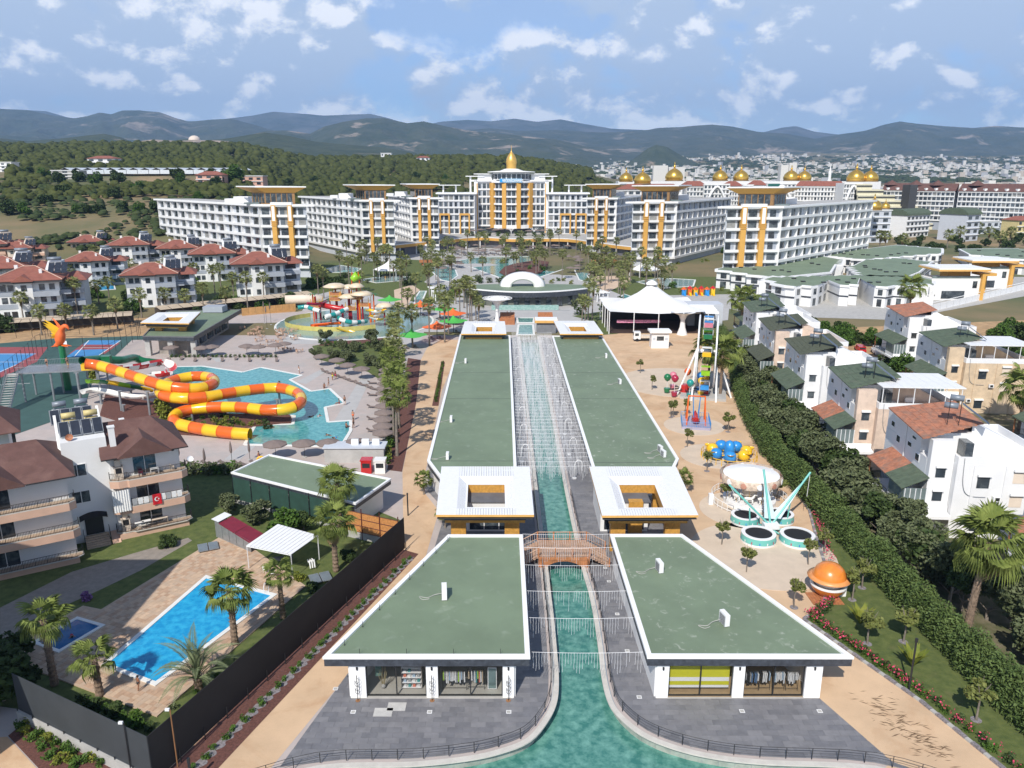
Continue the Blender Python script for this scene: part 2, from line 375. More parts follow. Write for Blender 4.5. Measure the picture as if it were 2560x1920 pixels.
 # ================= plants
def fan_leaf(Lp=1.1,R=1.0,n=16,span=2.6,droop=0.5,r=None):
 r=r or random.Random(1);V=[];F=[]
 w=0.025;V+=[(0,-w,0),(0,w,0),(Lp,w*.7,-0.10*Lp),(Lp,-w*.7,-0.10*Lp),(0,0,-w*2),(Lp,0,-0.10*Lp-w)]
 F+=[(0,3,2,1),(0,4,5,3),(1,2,5,4)]
 hx,hz=Lp,-0.10*Lp
 for k in range(n):
  a=(k/(n-1)-0.5)*span;rr=R*(1-0.25*abs(a)/span*2)*r.uniform(0.9,1.08)
  ca,sa=math.cos(a),math.sin(a);hw=rr*span/n*0.42
  def P(q,s,z):return(hx+ca*q-sa*s,sa*q+ca*s,hz+z)
  m=rr*0.6;i=len(V);fold=0.07*(1 if k%2 else-1)
  V+=[P(0,0,0),P(m,-hw,0.06*R+fold*.4),P(m,hw,0.06*R-fold*.4),P(rr*0.84,0,-droop*0.25*R+fold),P(rr*1.0,hw*.2,-droop*0.62*R)]
  F+=[(i,i+1,i+3,i+2),(i+1,i+4,i+3,i+2)]
 return V,F
def xf(V,yaw,pitch,roll=0.0,s=1.0,t=(0,0,0)):
 M=Matrix.Translation(t)@Matrix.Rotation(yaw,4,'Z')@Matrix.Rotation(-pitch,4,'Y')@Matrix.Rotation(roll,4,'X')@Matrix.Scale(s,4)
 return[tuple(M@Vector(p))for p in V]
def join(items):
 m=MB()
 for V,F in items:m.add(V,F)
 return m
def fan_crown_items(seed,nl,s=1.0,seg=12,span=2.5):
 r=random.Random(seed);L=[]
 for i in range(nl):
  u=(i+0.5)/nl;pitch=1.25-1.95*u+r.uniform(-.12,.12);yaw=i*2.399+r.uniform(-.25,.25)
  V,F=fan_leaf(1.15*r.uniform(.85,1.15),1.0,seg,span,0.35+0.8*u,r)
  L.append((xf(V,yaw,pitch,r.uniform(-.5,.5),s*r.uniform(.88,1.1)),F))
 return L
def skirt_items(seed,nl,s=1.0,h=1.4):
 r=random.Random(seed);L=[]
 for i in range(nl):
  V,F=fan_leaf(0.5,0.9,7,1.5,0.9,r)
  L.append((xf(V,i*2.4+r.uniform(-.3,.3),-1.1-r.uniform(0,.4),r.uniform(-.6,.6),s*r.uniform(.7,1.0),(0,0,-r.uniform(0.1,h))),F))
 return L
CROWNS=[join(fan_crown_items(20+i,30,1.15,9)).mesh('palm_crown',PALMF)for i in range(3)]
CROWNS_G=[join(fan_crown_items(50+i,34,1.15,11)).mesh('palm_crown',PALMG)for i in range(2)]
SKIRTS=[join(skirt_items(30+i,16,1.1,1.3)).mesh('dry_skirt',PALMD)for i in range(2)]
def trunk_mesh(r0,r1,n=8,rings=14,bend=0.0,rough=0.06,seed=1):
 r=random.Random(seed);m=MB();pts=[];rs=[]
 for i in range(rings+1):
  t=i/rings;pts.append((bend*t*t,0,t));rs.append((r0+(r1-r0)*min(1,t*1.6))*(1+rough*(1 if i%2 else-1)*r.uniform(.4,1)))
 rs[0]=r0*1.25;m.tube(pts,rs,n);return m
PT=[trunk_mesh(0.20,0.15,7,10,b,0.05,i).mesh('trunk',BARKG,smooth=True)for i,b in enumerate((0.0,0.25,-0.2))]
def palm(x,y,h,label,group,s=1.0,z=0.0,crown=None,skirt=True,name='fan_palm'):
 i=random.randrange(3);t=thing(name,label,'palm tree',(x,y,z),random.uniform(0,6.28),group)
 link('trunk',PT[i],t,(0,0,0),0,(s*1.1,s*1.1,h));bx=(0.0,0.25,-0.2)[i]*s*1.1
 link('crown',(crown or CROWNS)[i%len(crown or CROWNS)],t,(bx,0,h),0,s)
 if skirt:link('dry_skirt',SKIRTS[i%2],t,(bx,0,h-0.1),0,s)
 return t
def big_palm(loc,h,label,s=1.0,seed=1,nl=30,dead=10,r0=0.26,green=True,lean=(0,0),rough=0.16):
 r=random.Random(seed);t=thing('fan_palm',label,'palm tree',loc)
 m=MB();n=int(h/0.22);pts=[];rs=[]
 for i in range(n+1):
  u=i/n;pts.append((lean[0]*u*u,lean[1]*u*u,h*u));rs.append(r0*(1.25-0.35*u)*(1+rough*(1 if i%2 else-0.6)*r.uniform(.5,1)))
 m.tube(pts,rs,10)
 for i in range(int(h*9)):
  u=r.random();a=r.uniform(0,6.28);c=Vector((lean[0]*u*u,lean[1]*u*u,h*u));d=Vector((math.cos(a),math.sin(a),0.7))
  m.tube([c+d*r0*.7,c+d*(r0+0.16)],[0.05,0.02],4)
 part('trunk',m,BARK,t)
 vs_=[once(MC,('fl',k,green),lambda k=k:join([fan_leaf(1.15,1.15,20,3.0,0.5+0.35*k,random.Random(k))]).mesh('frond',PALMG))for k in range(3)]
 dv=[once(MC,('fd',k),lambda k=k:join([fan_leaf(0.7,0.95,12,1.9,1.0,random.Random(k+5))]).mesh('dry_frond',PALMD))for k in range(2)]
 top=(lean[0],lean[1],h)
 for i in range(nl):
  u=(i+0.5)/nl;pitch=1.3-1.95*u+r.uniform(-.12,.12);yaw=i*2.399+r.uniform(-.3,.3)
  o=link('frond',vs_[0 if u<.35 else 1 if u<.7 else 2],t,top,0,s*r.uniform(.85,1.12));o.rotation_euler=(r.uniform(-.4,.4),-pitch,yaw)
 for i in range(dead):
  o=link('dry_frond',dv[i%2],t,(top[0],top[1],h-0.1-r.uniform(0,.9)),0,s*r.uniform(.7,1.05));o.rotation_euler=(r.uniform(-.6,.6),1.15+r.uniform(-.25,.4),i*2.4)
 return t
def pinnate(L=3.4,n=34,seed=1,w=0.75,droop=1.0):
 r=random.Random(seed);m=MB();pts=[]
 for i in range(9):
  t=i/8;pts.append(Vector((L*(t-0.12*t*t*droop),0,0.55*L*math.sin(t*1.9)*0.55-droop*0.42*L*t*t)))
 m.tube(pts,[0.045*(1-.85*i/8)for i in range(9)],4)
 for i in range(n):
  t=0.10+0.9*i/n;q=t*8;k=min(7,int(q));p=pts[k].lerp(pts[k+1],q-k);d=(pts[k+1]-pts[k]).normalized()
  l=w*math.sin(math.pi*min(1,0.18+t*0.86))*r.uniform(.9,1.1)
  for s_ in(-1,1):
   side=(Vector((0,s_,0))*0.82+d*0.62+Vector((0,0,0.35))).normalized();tip=p+side*l+Vector((0,0,-0.10*l));wv=d*0.035
   m.add([p-wv,p+side*l*.5-wv*1.6,tip,p+side*l*.5+wv*1.6],[(0,1,2,3)])
 return m
def date_palm(loc,h,label,L=5.0,nl=22,seed=4):
 r=random.Random(seed);t=thing('date_palm',label,'palm tree',loc)
 m=MB();n=max(4,int(h/0.2));m.tube([(0,0,h*i/n)for i in range(n+1)],[0.34*(1+.12*(1 if i%2 else-1))for i in range(n+1)],9);part('trunk',m,BARK,t)
 vs_=[pinnate(L,36,k,0.62,0.6+0.35*k).mesh('frond',leafmat('date_leaf',(0.10,0.125,0.06),(0.21,0.25,0.13)))for k in range(3)]
 for i in range(nl):
  u=(i+.5)/nl;o=link('frond',vs_[min(2,int(u*3))],t,(0,0,h),0,r.uniform(.85,1.1));o.rotation_euler=(r.uniform(-.2,.2),-(1.15-1.15*u+r.uniform(-.1,.1)),i*2.399+r.uniform(-.2,.2))
 return t
def crown_mesh(seed,n=2600,size=0.10,m=GREENB,lumps=14,rz=0.85):
 return leaves('crown',crown_pts(n,1,1,rz,lumps,seed),size,m,0.6)
CR_G=[crown_mesh(1,2800,0.095,GREENB),crown_mesh(2,2800,0.095,GREENB)]
CR_D=[crown_mesh(3,2000,0.12,DKLEAF),crown_mesh(4,2000,0.12,DKLEAF)]
CR_O=[crown_mesh(5,2800,0.085,OLIVE,16),crown_mesh(6,2800,0.085,OLIVE,12)]
CR_S=[crown_mesh(7,420,0.19,leafmat('sapling_leaf',(0.085,0.11,0.025),(0.19,0.20,0.06),3),7,0.7),crown_mesh(8,420,0.19,MATS['sapling_leaf'],6,0.7)]
def limbs(h,r,seed,n=5,spread=0.6,m=BARKG):
 q=random.Random(seed);b=MB();b.tube([(0,0,0),(q.uniform(-.05,.05)*h,q.uniform(-.05,.05)*h,h*.5),(0,0,h)],[r*1.3,r,r*.8],7)
 for i in range(n):
  a=i*6.28/n+q.uniform(-.4,.4);L=spread*q.uniform(.7,1.1)
  b.tube([(0,0,h*.75),(math.cos(a)*L*.5,math.sin(a)*L*.5,h+L*.3),(math.cos(a)*L,math.sin(a)*L,h+L*.9)],[r*.6,r*.4,r*.15],5)
 return b.mesh('trunk',m)
TR_M=[limbs(1.0,0.07,1),limbs(1.0,0.07,2)]
def tree(x,y,h,rad,label,cat='tree',group=None,kind='g',z=0.0,name='broadleaf_tree',th=None,sq=1.0):
 t=thing(name,label,cat,(x,y,z),random.uniform(0,6.28),group)
 th=th if th is not None else max(0.2,h-rad*1.2);i=random.randrange(2)
 link('trunk',TR_M[i],t,(0,0,0),0,(max(.5,rad*.9),max(.5,rad*.9),th))
 link('crown',{'g':CR_G,'d':CR_D,'o':CR_O,'s':CR_S,'y':CR_S}[kind][i],t,(0,0,h-rad*sq*.85),0,(rad,rad,rad*sq))
 return t
SHR={}
def shrub(x,y,r,label,group=None,m=GREENB,z=0.0,name='shrub',sq=0.9,cat='shrub',n=700):
 me=once(SHR,(m.name,n),lambda:leaves('shrub',crown_pts(n,1,1,1,9,9),0.16,m,0.6))
 o=link(name,me,None,(x,y,z+r*sq*.6),random.uniform(0,6.28),(r,r,r*sq));return tag(o,label,cat,group)
def blob(seed,n1=7,n2=5):
 r=np.random.default_rng(seed);V=[(0,0,1.0)];F3=[]
 for i in range(1,n2):
  th=math.pi*i/n2*0.72
  for k in range(n1):
   a=2*math.pi*(k+.5*(i%2))/n1;q=r.uniform(.75,1.2);V.append((q*math.sin(th)*math.cos(a),q*math.sin(th)*math.sin(a),math.cos(th)*q))
 for k in range(n1):F3.append((0,1+k,1+(k+1)%n1))
 for i in range(n2-2):
  for k in range(n1):
   a,b=1+i*n1+k,1+i*n1+(k+1)%n1;F3+=[(a,a+n1,b),(b,a+n1,b+n1)]
 return np.array(V),np.array(F3)
def forest(name,pts,m,smooth=False):
 B=[blob(i)for i in range(6)];Vs=[];Fs=[];off=0
 for j,(V,F)in enumerate(B):
  P=pts[j::6]
  if not len(P):continue
  a=rng.uniform(0,6.28,len(P));ca,sa=np.cos(a)[:,None],np.sin(a)[:,None]
  X=(V[None,:,0]*ca-V[None,:,1]*sa)*P[:,3:4]+P[:,0:1];Y=(V[None,:,0]*sa+V[None,:,1]*ca)*P[:,3:4]+P[:,1:2]
  Z=V[None,:,2]*P[:,4:5]*.5+P[:,2:3]+P[:,4:5]*.45
  Vs.append(np.stack([X,Y,Z],2).reshape(-1,3));Fs.append((F[None]+(np.arange(len(P))*len(V))[:,None,None]).reshape(-1,3)+off);off+=len(P)*len(V)
 me=npmesh(name,np.concatenate(Vs),np.concatenate(Fs),m,smooth)
 return tag(link(name,me),kind='stuff')
 # ================= terrain
def sstep(a,b,x):t=np.clip((x-a)/(b-a),0,1);return t*t*(3-2*t)
def vnoise(x,y,s,seed=0):
 x=np.asarray(x,float)/s;y=np.asarray(y,float)/s;xi=np.floor(x).astype(np.int64);yi=np.floor(y).astype(np.int64);fx=x-xi;fy=y-yi
 fx=fx*fx*(3-2*fx);fy=fy*fy*(3-2*fy)
 def h(a,b):v_=np.sin(a*127.1+b*311.7+seed*74.7)*43758.5453;return v_-np.floor(v_)
 return(h(xi,yi)*(1-fx)+h(xi+1,yi)*fx)*(1-fy)+(h(xi,yi+1)*(1-fx)+h(xi+1,yi+1)*fx)*fy
def fbm(x,y,s,o=5,seed=0):
 t=0;a=1;n=0
 for i in range(o):t=t+a*vnoise(x,y,s/2**i,seed+i*3);n+=a;a*=.5
 return t/n
def tz(x,y):
 x=np.asarray(x,float);y=np.asarray(y,float);d=np.maximum(y,1.0);k=x/d
 Hl=np.interp(d,[0,350,420,500,650,900,1500,2200,3000,9000],[0,0,14,26,42,58,92,84,80,260])
 Hr=np.interp(d,[0,1500,3500,5500,7000,9000],[0,4,46,150,240,330])
 Hc=np.interp(d,[0,600,680,800,1200,1700,2200,3500,5500,9000],[0,0,14,30,56,70,48,50,110,300])
 a=sstep(-0.30,-0.17,-(-k));a=sstep(-0.36,-0.24,k);b=sstep(-0.02,0.26,k)
 z=Hl*(1-a)+Hc*a;z=z*(1-b)+Hr*b
 return z+(fbm(x,y,260,4,2)-.5)*16*sstep(420,1000,d)*(1-.6*b)
def tzs(x,y):return float(tz(x,y))
def build_ground():
 ds=np.concatenate([[200,250,330],np.linspace(370,1000,50),np.geomspace(1030,9500,70)])
 ks=np.linspace(-1.05,1.05,150);V=[]
 for d in ds:
  dd=max(d,330);x=ks*dd*1.0;z=tz(x,np.full_like(x,d))if d>330 else np.zeros_like(x)
  V.append(np.stack([x if d>330 else ks*440,np.full_like(x,d),z],1))
 V=np.concatenate(V);V[:,2]-=0.03;n=len(ks);F=[(i*n+j,i*n+j+1,(i+1)*n+j+1,(i+1)*n+j)for i in range(len(ds)-1)for j in range(n-1)]
 g=mat('dry_field_ground',(0.10,0.115,0.045),0.95,rgb2=(0.22,0.165,0.085),scale=0.012,bump=0.5,bscale=0.6,lo=0.40,hi=0.60,detail=10,dirt=(0.36,0.24,0.13),dscale=0.006,dlo=0.56,dhi=0.66)
 tag(link('ground',npmesh('ground',V,F,g,True)),kind='structure')
build_ground()
def mountains(name,D,prof,m,width=0.35,depth_z=40,seed=1,rugged=0.12,n=800,rows=54,base=0):
 """a range whose crest runs D metres off; prof is its skyline (survey column, row)"""
 xs=np.array([az_el(p[0],p[1])[0]for p in prof]);es=np.array([az_el(p[0],p[1])[1]for p in prof])
 K=np.linspace(xs[0],xs[-1],n);E=np.interp(K,xs,es);V=[]
 for r in range(rows):
  t=r/(rows-1);back=t>.72;u=t/.72 if not back else 1-(t-.72)/.28*.7
  d=D*(1-width)+D*width*t/.72 if not back else D+D*width*(t-.72)/.28
  x=K*d;crest=CAM_H+E*D;nz=fbm(x,np.full_like(x,d),D*.10,8,seed)-.5;ridg=1-np.abs(2*fbm(x,np.full_like(x,d),D*.06,6,seed+9)-1)*2
  prof_u=u**1.25;z=base+(crest-base)*(prof_u+rugged*5.5*(nz+.30*(ridg-.5))*u*(1-u)*1.6)+(crest-base)*rugged*.25*nz*(u>.98)
  V.append(np.stack([x,np.full_like(x,d),np.maximum(z,-20)],1))
 V=np.concatenate(V);F=[(i*n+j,i*n+j+1,(i+1)*n+j+1,(i+1)*n+j)for i in range(rows-1)for j in range(n-1)]
 return tag(link(name,npmesh(name,V,F,m,True)),kind='structure')
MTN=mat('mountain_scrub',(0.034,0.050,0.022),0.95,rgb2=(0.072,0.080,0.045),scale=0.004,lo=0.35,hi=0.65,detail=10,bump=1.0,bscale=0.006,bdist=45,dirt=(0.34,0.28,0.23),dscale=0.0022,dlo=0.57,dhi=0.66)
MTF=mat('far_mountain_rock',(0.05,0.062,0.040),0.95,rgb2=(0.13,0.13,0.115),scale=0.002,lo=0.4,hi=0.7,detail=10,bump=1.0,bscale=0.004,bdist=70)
HIL=mat('wooded_hill',(0.026,0.042,0.014),0.95,rgb2=(0.055,0.070,0.028),scale=0.012,lo=0.35,hi=0.65,detail=10,bump=1.0,bscale=0.03,bdist=10,dirt=(0.36,0.27,0.19),dscale=0.0035,dlo=0.60,dhi=0.66)
QRY=mat('bare_quarry_earth',(0.36,0.28,0.21),0.95,0.25,0.02,1.0,0.05)
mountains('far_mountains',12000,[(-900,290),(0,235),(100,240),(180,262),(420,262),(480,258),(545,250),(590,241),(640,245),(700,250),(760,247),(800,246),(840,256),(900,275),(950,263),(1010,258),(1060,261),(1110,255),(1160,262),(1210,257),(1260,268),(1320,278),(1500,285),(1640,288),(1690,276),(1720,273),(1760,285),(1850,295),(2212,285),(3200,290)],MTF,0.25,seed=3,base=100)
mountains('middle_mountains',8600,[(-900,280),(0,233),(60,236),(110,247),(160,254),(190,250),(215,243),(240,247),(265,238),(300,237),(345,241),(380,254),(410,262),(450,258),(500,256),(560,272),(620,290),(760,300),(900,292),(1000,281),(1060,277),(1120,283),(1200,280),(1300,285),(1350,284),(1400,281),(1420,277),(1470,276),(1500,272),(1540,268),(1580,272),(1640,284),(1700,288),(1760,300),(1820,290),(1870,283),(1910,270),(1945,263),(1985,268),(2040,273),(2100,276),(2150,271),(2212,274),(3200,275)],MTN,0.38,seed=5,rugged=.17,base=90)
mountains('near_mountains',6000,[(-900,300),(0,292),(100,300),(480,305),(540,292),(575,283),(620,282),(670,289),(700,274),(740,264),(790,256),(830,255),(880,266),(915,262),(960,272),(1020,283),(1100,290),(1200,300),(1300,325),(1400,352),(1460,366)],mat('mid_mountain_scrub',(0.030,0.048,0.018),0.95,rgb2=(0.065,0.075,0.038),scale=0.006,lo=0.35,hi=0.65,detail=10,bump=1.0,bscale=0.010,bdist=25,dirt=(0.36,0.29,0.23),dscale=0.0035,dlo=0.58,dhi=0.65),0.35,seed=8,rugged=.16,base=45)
mountains('conical_hill',4600,[(1352,356),(1375,338),(1400,320),(1418,313),(1440,317),(1465,332),(1490,345),(1515,356)],HIL,0.12,seed=2,n=120,base=45)
mountains('left_hills',3400,[(-900,320),(-60,300),(0,298),(60,304),(130,299),(185,293),(225,289),(260,296),(300,312),(345,306),(400,300),(440,303),(480,300),(530,292),(570,285),(620,292),(680,305),(750,312),(830,318),(900,330)],HIL,0.3,seed=4,rugged=.1,base=80)
mountains('quarry',3250,[(275,322),(300,305),(330,301),(380,304),(430,303),(470,303),(500,306),(525,318)],QRY,0.10,seed=6,n=120,base=150)
m=MB();q=at(415,303,CAM_H+3200*az_el(415,303)[1]);yy=3150;X=az_el(420,302)[0]*yy;Z=CAM_H+yy*az_el(420,303)[1]
m.lathe([(22*math.cos(a*math.pi/16),Z+18*math.sin(a*math.pi/16))for a in range(9)],20,(X,yy));tag(part('dome',m,CREAM,None,True),'pale round dome standing on the bare quarry terrace','dome')
def scatter(n,d0,d1,k0,k1,seed,keep=None):
 r=np.random.default_rng(seed);d=d0*(d1/d0)**r.random(n)**0.9;k=r.uniform(k0,k1,n);x=k*d
 ok=np.ones(n,bool)if keep is None else keep(x,d,r);return x[ok],d[ok],r
def kf(x,y,r):return fbm(x,y,120,3,5)>0.40-.12*sstep(800,1200,y)
parts_=[]
for(n,d0,d1,k0,k1,sd,rad)in((5200,620,1150,-0.72,0.24,1,5.0),(6500,1100,2100,-0.72,0.10,2,7.5),(1500,650,1250,0.1,0.33,3,5.0),(2200,430,700,-0.80,-0.30,4,3.6)):
 x,y,r=scatter(n,d0,d1,k0,k1,sd,kf)
 ok=~((x/y<-0.30)&(y<640)&(fbm(x,y,60,2,3)<.52))&~((x/y>-.58)&(x/y<-.36)&(y>585)&(y<690));x,y=x[ok],y[ok]
 R=rad*r.uniform(.55,1.2,len(x));parts_.append(np.stack([x,y,tz(x,y)-.5,R,R*r.uniform(1.3,2.0,len(x))],1))
forest('pine_forest',np.concatenate(parts_),FOREST)
x,y,r=scatter(2600,520,2300,0.26,0.85,8,lambda x,y,r:fbm(x,y,200,3,15)>0.52)
R=r.uniform(2.5,6,len(x));forest('scattered_trees_of_the_plain',np.stack([x,y,tz(x,y),R,R*1.3],1),FORESTL)
x,y,r=scatter(3500,2300,6000,0.0,0.8,9);R=r.uniform(8,20,len(x));forest('distant_groves',np.stack([x,y,tz(x,y),R,R*.7],1),FORESTL)
x,y,r=scatter(1500,380,620,-0.85,-0.28,12,lambda x,y,r:(fbm(x,y,60,3,25)>.53))
R=r.uniform(1.2,3.0,len(x));forest('field_scrub',np.stack([x,y,tz(x,y),R,R*1.3],1),FORESTL)
FT=[(505,395,11),(470,400,7),(545,403,6),(300,412,6),(385,385,8),(255,392,8),(210,395,7),(170,388,7),(130,392,8),(95,385,7),(60,380,7),(30,372,8),(200,355,8),(245,368,5),(268,452,5),(300,455,5),(190,455,5),(215,458,5),(165,455,4),(340,452,6),(20,460,7),(60,462,6),(100,440,6),(140,420,7),(385,395,7),(620,400,7),(680,395,8),(760,398,7),(830,395,8),(900,385,8),(960,388,7),(585,392,6),(455,380,6),(430,430,5),(250,425,6)]
def ground_hit(px,py):
 a,e=az_el(px,py);y=300.0
 while y<5000 and CAM_H+e*y>tzs(a*y,y):y+=5
 return a*y,y
for i,(px,py,rad)in enumerate(FT):
 x,y=ground_hit(px,py+6)
 tree(x,y,rad*1.25,rad*.8,'dark round tree standing in the dry fields beyond the red-roofed apartments',group='trees dotted over the dry fields',kind='d' if i%3 else 'g',z=tzs(x,y),th=rad*.3)
def haze():
 m=bpy.data.materials.new('air');m.use_nodes=True;t=m.node_tree;t.nodes.clear();o=t.nodes.new('ShaderNodeOutputMaterial');v_=t.nodes.new('ShaderNodeVolumePrincipled')
 v_.inputs['Density'].default_value=6.2e-5;v_.inputs['Color'].default_value=(0.34,0.58,1.0,1);v_.inputs['Anisotropy'].default_value=0.0
 t.links.new(v_.outputs[0],o.inputs['Volume']);b=MB();b.box(-18000,-400,-25,18000,15300,1450);ob=part('haze',b,m);ob['kind']='stuff'
haze()
# ================= helpers for the resort
def px(x,y,z=0.0):return at(x/1.15732,y/1.15732,z)
def V2(p):return Vector((p[0],p[1]))
def off_poly(poly,d):
 """inset (d > 0) of a convex polygon"""
 n=len(poly);P=[Vector((p[0],p[1]))for p in poly]
 if sum(P[i].x*P[(i+1)%n].y-P[(i+1)%n].x*P[i].y for i in range(n))<0:P=P[::-1]
 o=[]
 for i in range(n):
  a,b,c=P[i-1],P[i],P[(i+1)%n];e1=(b-a).normalized();e2=(c-b).normalized();n1=Vector((-e1.y,e1.x));n2=Vector((-e2.y,e2.x))
  k=1+n1.dot(n2);o.append(b+(n1+n2)*(d/max(k,.3)))
 return[(p.x,p.y)for p in o]
def ring(m,outer,inner,z0,z1):
 n=len(outer);vs_=[(p[0],p[1],z)for z in(z0,z1)for P in(outer,inner)for p in P]
 fs=[]
 for i in range(n):
  j=(i+1)%n
  fs+=[(i,j,2*n+j,2*n+i),(n+j,n+i,3*n+i,3*n+j),(2*n+i,2*n+j,3*n+j,3*n+i),(j,i,n+i,n+j)]
 return m.add(vs_,fs)
TILEM={}
def tiles(parent,poly,tw,th,z,mats,limit=280,gap=0.012,thick=0.03,name='tile',ang=0.0,bond=True,key=lambda c:c[1],rnd=0):
 """tiles laid over poly: the nearest are objects of their own, the rest one joined part"""
 r=random.Random(rnd);ca,sa=math.cos(-ang),math.sin(-ang);P=[(p[0]*ca-p[1]*sa,p[0]*sa+p[1]*ca)for p in poly]
 x0,x1=min(p[0]for p in P),max(p[0]for p in P);y0,y1=min(p[1]for p in P),max(p[1]for p in P);L=[]
 j=0;y=y0
 while y<y1:
  x=x0-(tw*.5 if bond and j%2 else 0)
  while x<x1:
   q=clip(P,(x+gap/2,y+gap/2,x+tw-gap/2,y+th-gap/2))
   if len(q)>=3 and area(q)>0.12*tw*th:
    full=area(q)>.985*(tw-gap)*(th-gap);c=(x+tw/2,y+th/2);L.append((q,full,(c[0]*ca+c[1]*sa,-c[0]*sa+c[1]*ca)))
   x+=tw
  y+=th;j+=1
 L.sort(key=lambda e:key(e[2]));rest=[MB()for _ in mats];R=lambda p:(p[0]*ca+p[1]*sa,-p[0]*sa+p[1]*ca)
 off=Vector(OFF.get(parent.name,(0,0,0)))
 for i,(q,full,c)in enumerate(L):
  k=r.randrange(len(mats));dz=r.uniform(-.003,.003)
  if i<limit:
   if full:
    me=once(TILEM,(tw,th,thick,mats[k].name,ang),lambda:MB().box(-tw/2+gap/2,-th/2+gap/2,-thick,tw/2-gap/2,th/2-gap/2,0).rot(ang).mesh(name,mats[k]))
    o=link(name,me,parent,Vector((c[0],c[1],z+dz))-off)
   else:part(name,MB().prism([R(p)for p in q],z-thick,z+dz),mats[k],parent)
  else:rest[k].prism([R(p)for p in q],z-thick,z+dz)
 for k,m in enumerate(rest):
  if m.v:tag(part(name+'_field',m,mats[k],parent),kind='stuff')
T2=mat('grey_stone_tile_b',(0.165,0.165,0.178),0.55,0.12,1.1,0.15,8);T3=mat('grey_stone_tile_c',(0.205,0.202,0.212),0.55,0.12,1.0,0.15,8)
# ---------------- ground sheets of the resort
PR=[px(1480,835),px(1505,838),px(1640,780),px(1830,800),px(1862,900),px(1840,1000),px(1870,1060),px(1990,1180),px(2060,1330),px(2120,1470),px(2010,1560),px(2140,1640),px(2340,1760),px(2560,1905),(38.0,40),(20,40),px(2230,1920),px(2050,1746),(24.5,60),px(1900,1500),px(1560,1290),px(1600,1250)]
struct('promenade',MB().sheet([(22.0,196),(27,215),(52,215),(50,165),(47.5,150),(46,130),(44.5,110),(41.5,88),(35,76),(31.5,70),(29,66.5),(32,60),(35,54),(38.5,47),(44,38),(15,38),px(2230,1905),px(2048,1745),(20,66),(19,90),(21.5,110)],0.012),PROM)
struct('left_path',MB().sheet([px(500,1990),px(620,1990),px(872,1683),(-10,75),(-9.5,92),(-12.5,99),(-14.2,150),(-13.4,189),(-11,200),(-19,200),(-21.5,190),px(1052,900),px(1040,1010),px(1006,1180),px(1008,1290),(-12.6,81.5),px(700,1600),px(250,1990)],0.012),PROM)
RIM_R=[px(1347,842),px(1384,1040),px(1422,1239),px(1462,1414),px(1481,1480),px(1495,1544),px(1508,1628),px(1516,1693),px(1530,1750),px(1553,1787),px(1609,1833),px(1688,1866),px(1785,1889),px(1910,1903),px(2189,1918),px(2420,1985)]
RIM_L=[px(1296,842),px(1317,1040),px(1338,1239),px(1359,1414),px(1366,1480),px(1373,1544),px(1380,1628),px(1384,1693),px(1380,1753),px(1359,1800),px(1317,1848),px(1248,1876),px(1164,1894),px(1025,1908),px(793,1917),px(560,1985)]
def dens(P,n=4):return[Vector((p.x,p.y,0))for p in smooth_path(P,n)]
RL,RR=dens(RIM_L),dens(RIM_R)
def offset_path(P,d):
 o=[]
 for i,p in enumerate(P):
  t=(P[min(i+1,len(P)-1)]-P[max(i-1,0)]).normalized();o.append(p+Vector((-t.y,t.x,0))*d)
 return o
def wall_along(name,P,d,z0,z1,m,lab,cat,**k):
 Q=offset_path(P,d);M=MB();n=len(P)
 vs_=[(p.x,p.y,z)for z in(z0,z1)for A in(P,Q)for p in A]
 fs=[]
 for i in range(n-1):fs+=[(i,i+1,2*n+i+1,2*n+i),(n+i+1,n+i,3*n+i,3*n+i+1),(2*n+i,2*n+i+1,3*n+i+1,3*n+i)]
 M.add(vs_,fs);o=part(name,M,m)
 if cat:tag(o,lab,cat)
 else:tag(o,kind='structure')
 return o
gL=[(p.x,p.y)for p in RL];gR=[(p.x,p.y)for p in RR]
WZ=-0.85
struct('resort_ground',MB().sheet([(p.x,p.y)for p in offset_path(RL,-.1)]+[(-60,36),(-420,-60),(-420,206),(gL[0][0]-.1,206)],.004),PARK)
struct('resort_ground',MB().sheet([(p.x,p.y)for p in offset_path(RR,.1)]+[(90,36),(420,-60),(420,206),(gR[0][0]+.1,206)],.004),PARK)
struct('channel',MB().sheet([(p[0],p[1])for p in gL]+[(p[0],p[1])for p in gR[::-1]],WZ),CHW)
MARB=mat('green_grey_stone_slab',(0.30,0.34,0.30),0.5,0.2,1.4,0.1,5,dirt=(0.42,0.42,0.37),dscale=0.9,dlo=.45,dhi=.6)
def channel_rim(P,sgn):
 t=thing('channel_wall','curved pale stone wall edging the turquoise channel on its %s bank'%('left' if sgn<0 else 'right'),'channel wall')
 c=wall_along('coping',P,0.45*-sgn,0.02,0.14,STONEE,'',None);c.parent=t;del c['kind']
 L=[0.0]
 for i in range(1,len(P)):L.append(L[-1]+(P[i]-P[i-1]).length)
 s=0.0;k=0
 def pt(q):
  for i in range(1,len(P)):
   if L[i]>=q:return P[i-1].lerp(P[i],(q-L[i-1])/max(1e-6,L[i]-L[i-1]))
  return P[-1]
 rest=MB();seq=[]
 while s<L[-1]-1.2:seq.append((pt(s+.01),pt(s+1.19),k));s+=1.2;k+=1
 seq.sort(key=lambda e:e[0].y)
 for i,(a,b,k)in enumerate(seq):
  d=(b-a);nrm=Vector((d.y,-d.x,0)).normalized()*(0.03*-sgn*-1)*(1 if k%2 else.6)
  m=MB();q=[a,b,b+nrm,a+nrm];m.prism([(p.x,p.y)for p in q],WZ-.05,0.02)
  if i<60:part('slab',m,MARB,t)
  else:rest.add(m.v,m.f)
 if rest.v:part('far_facing',rest,MARB,t)
 return t
channel_rim(RL,-1);channel_rim(RR,1)
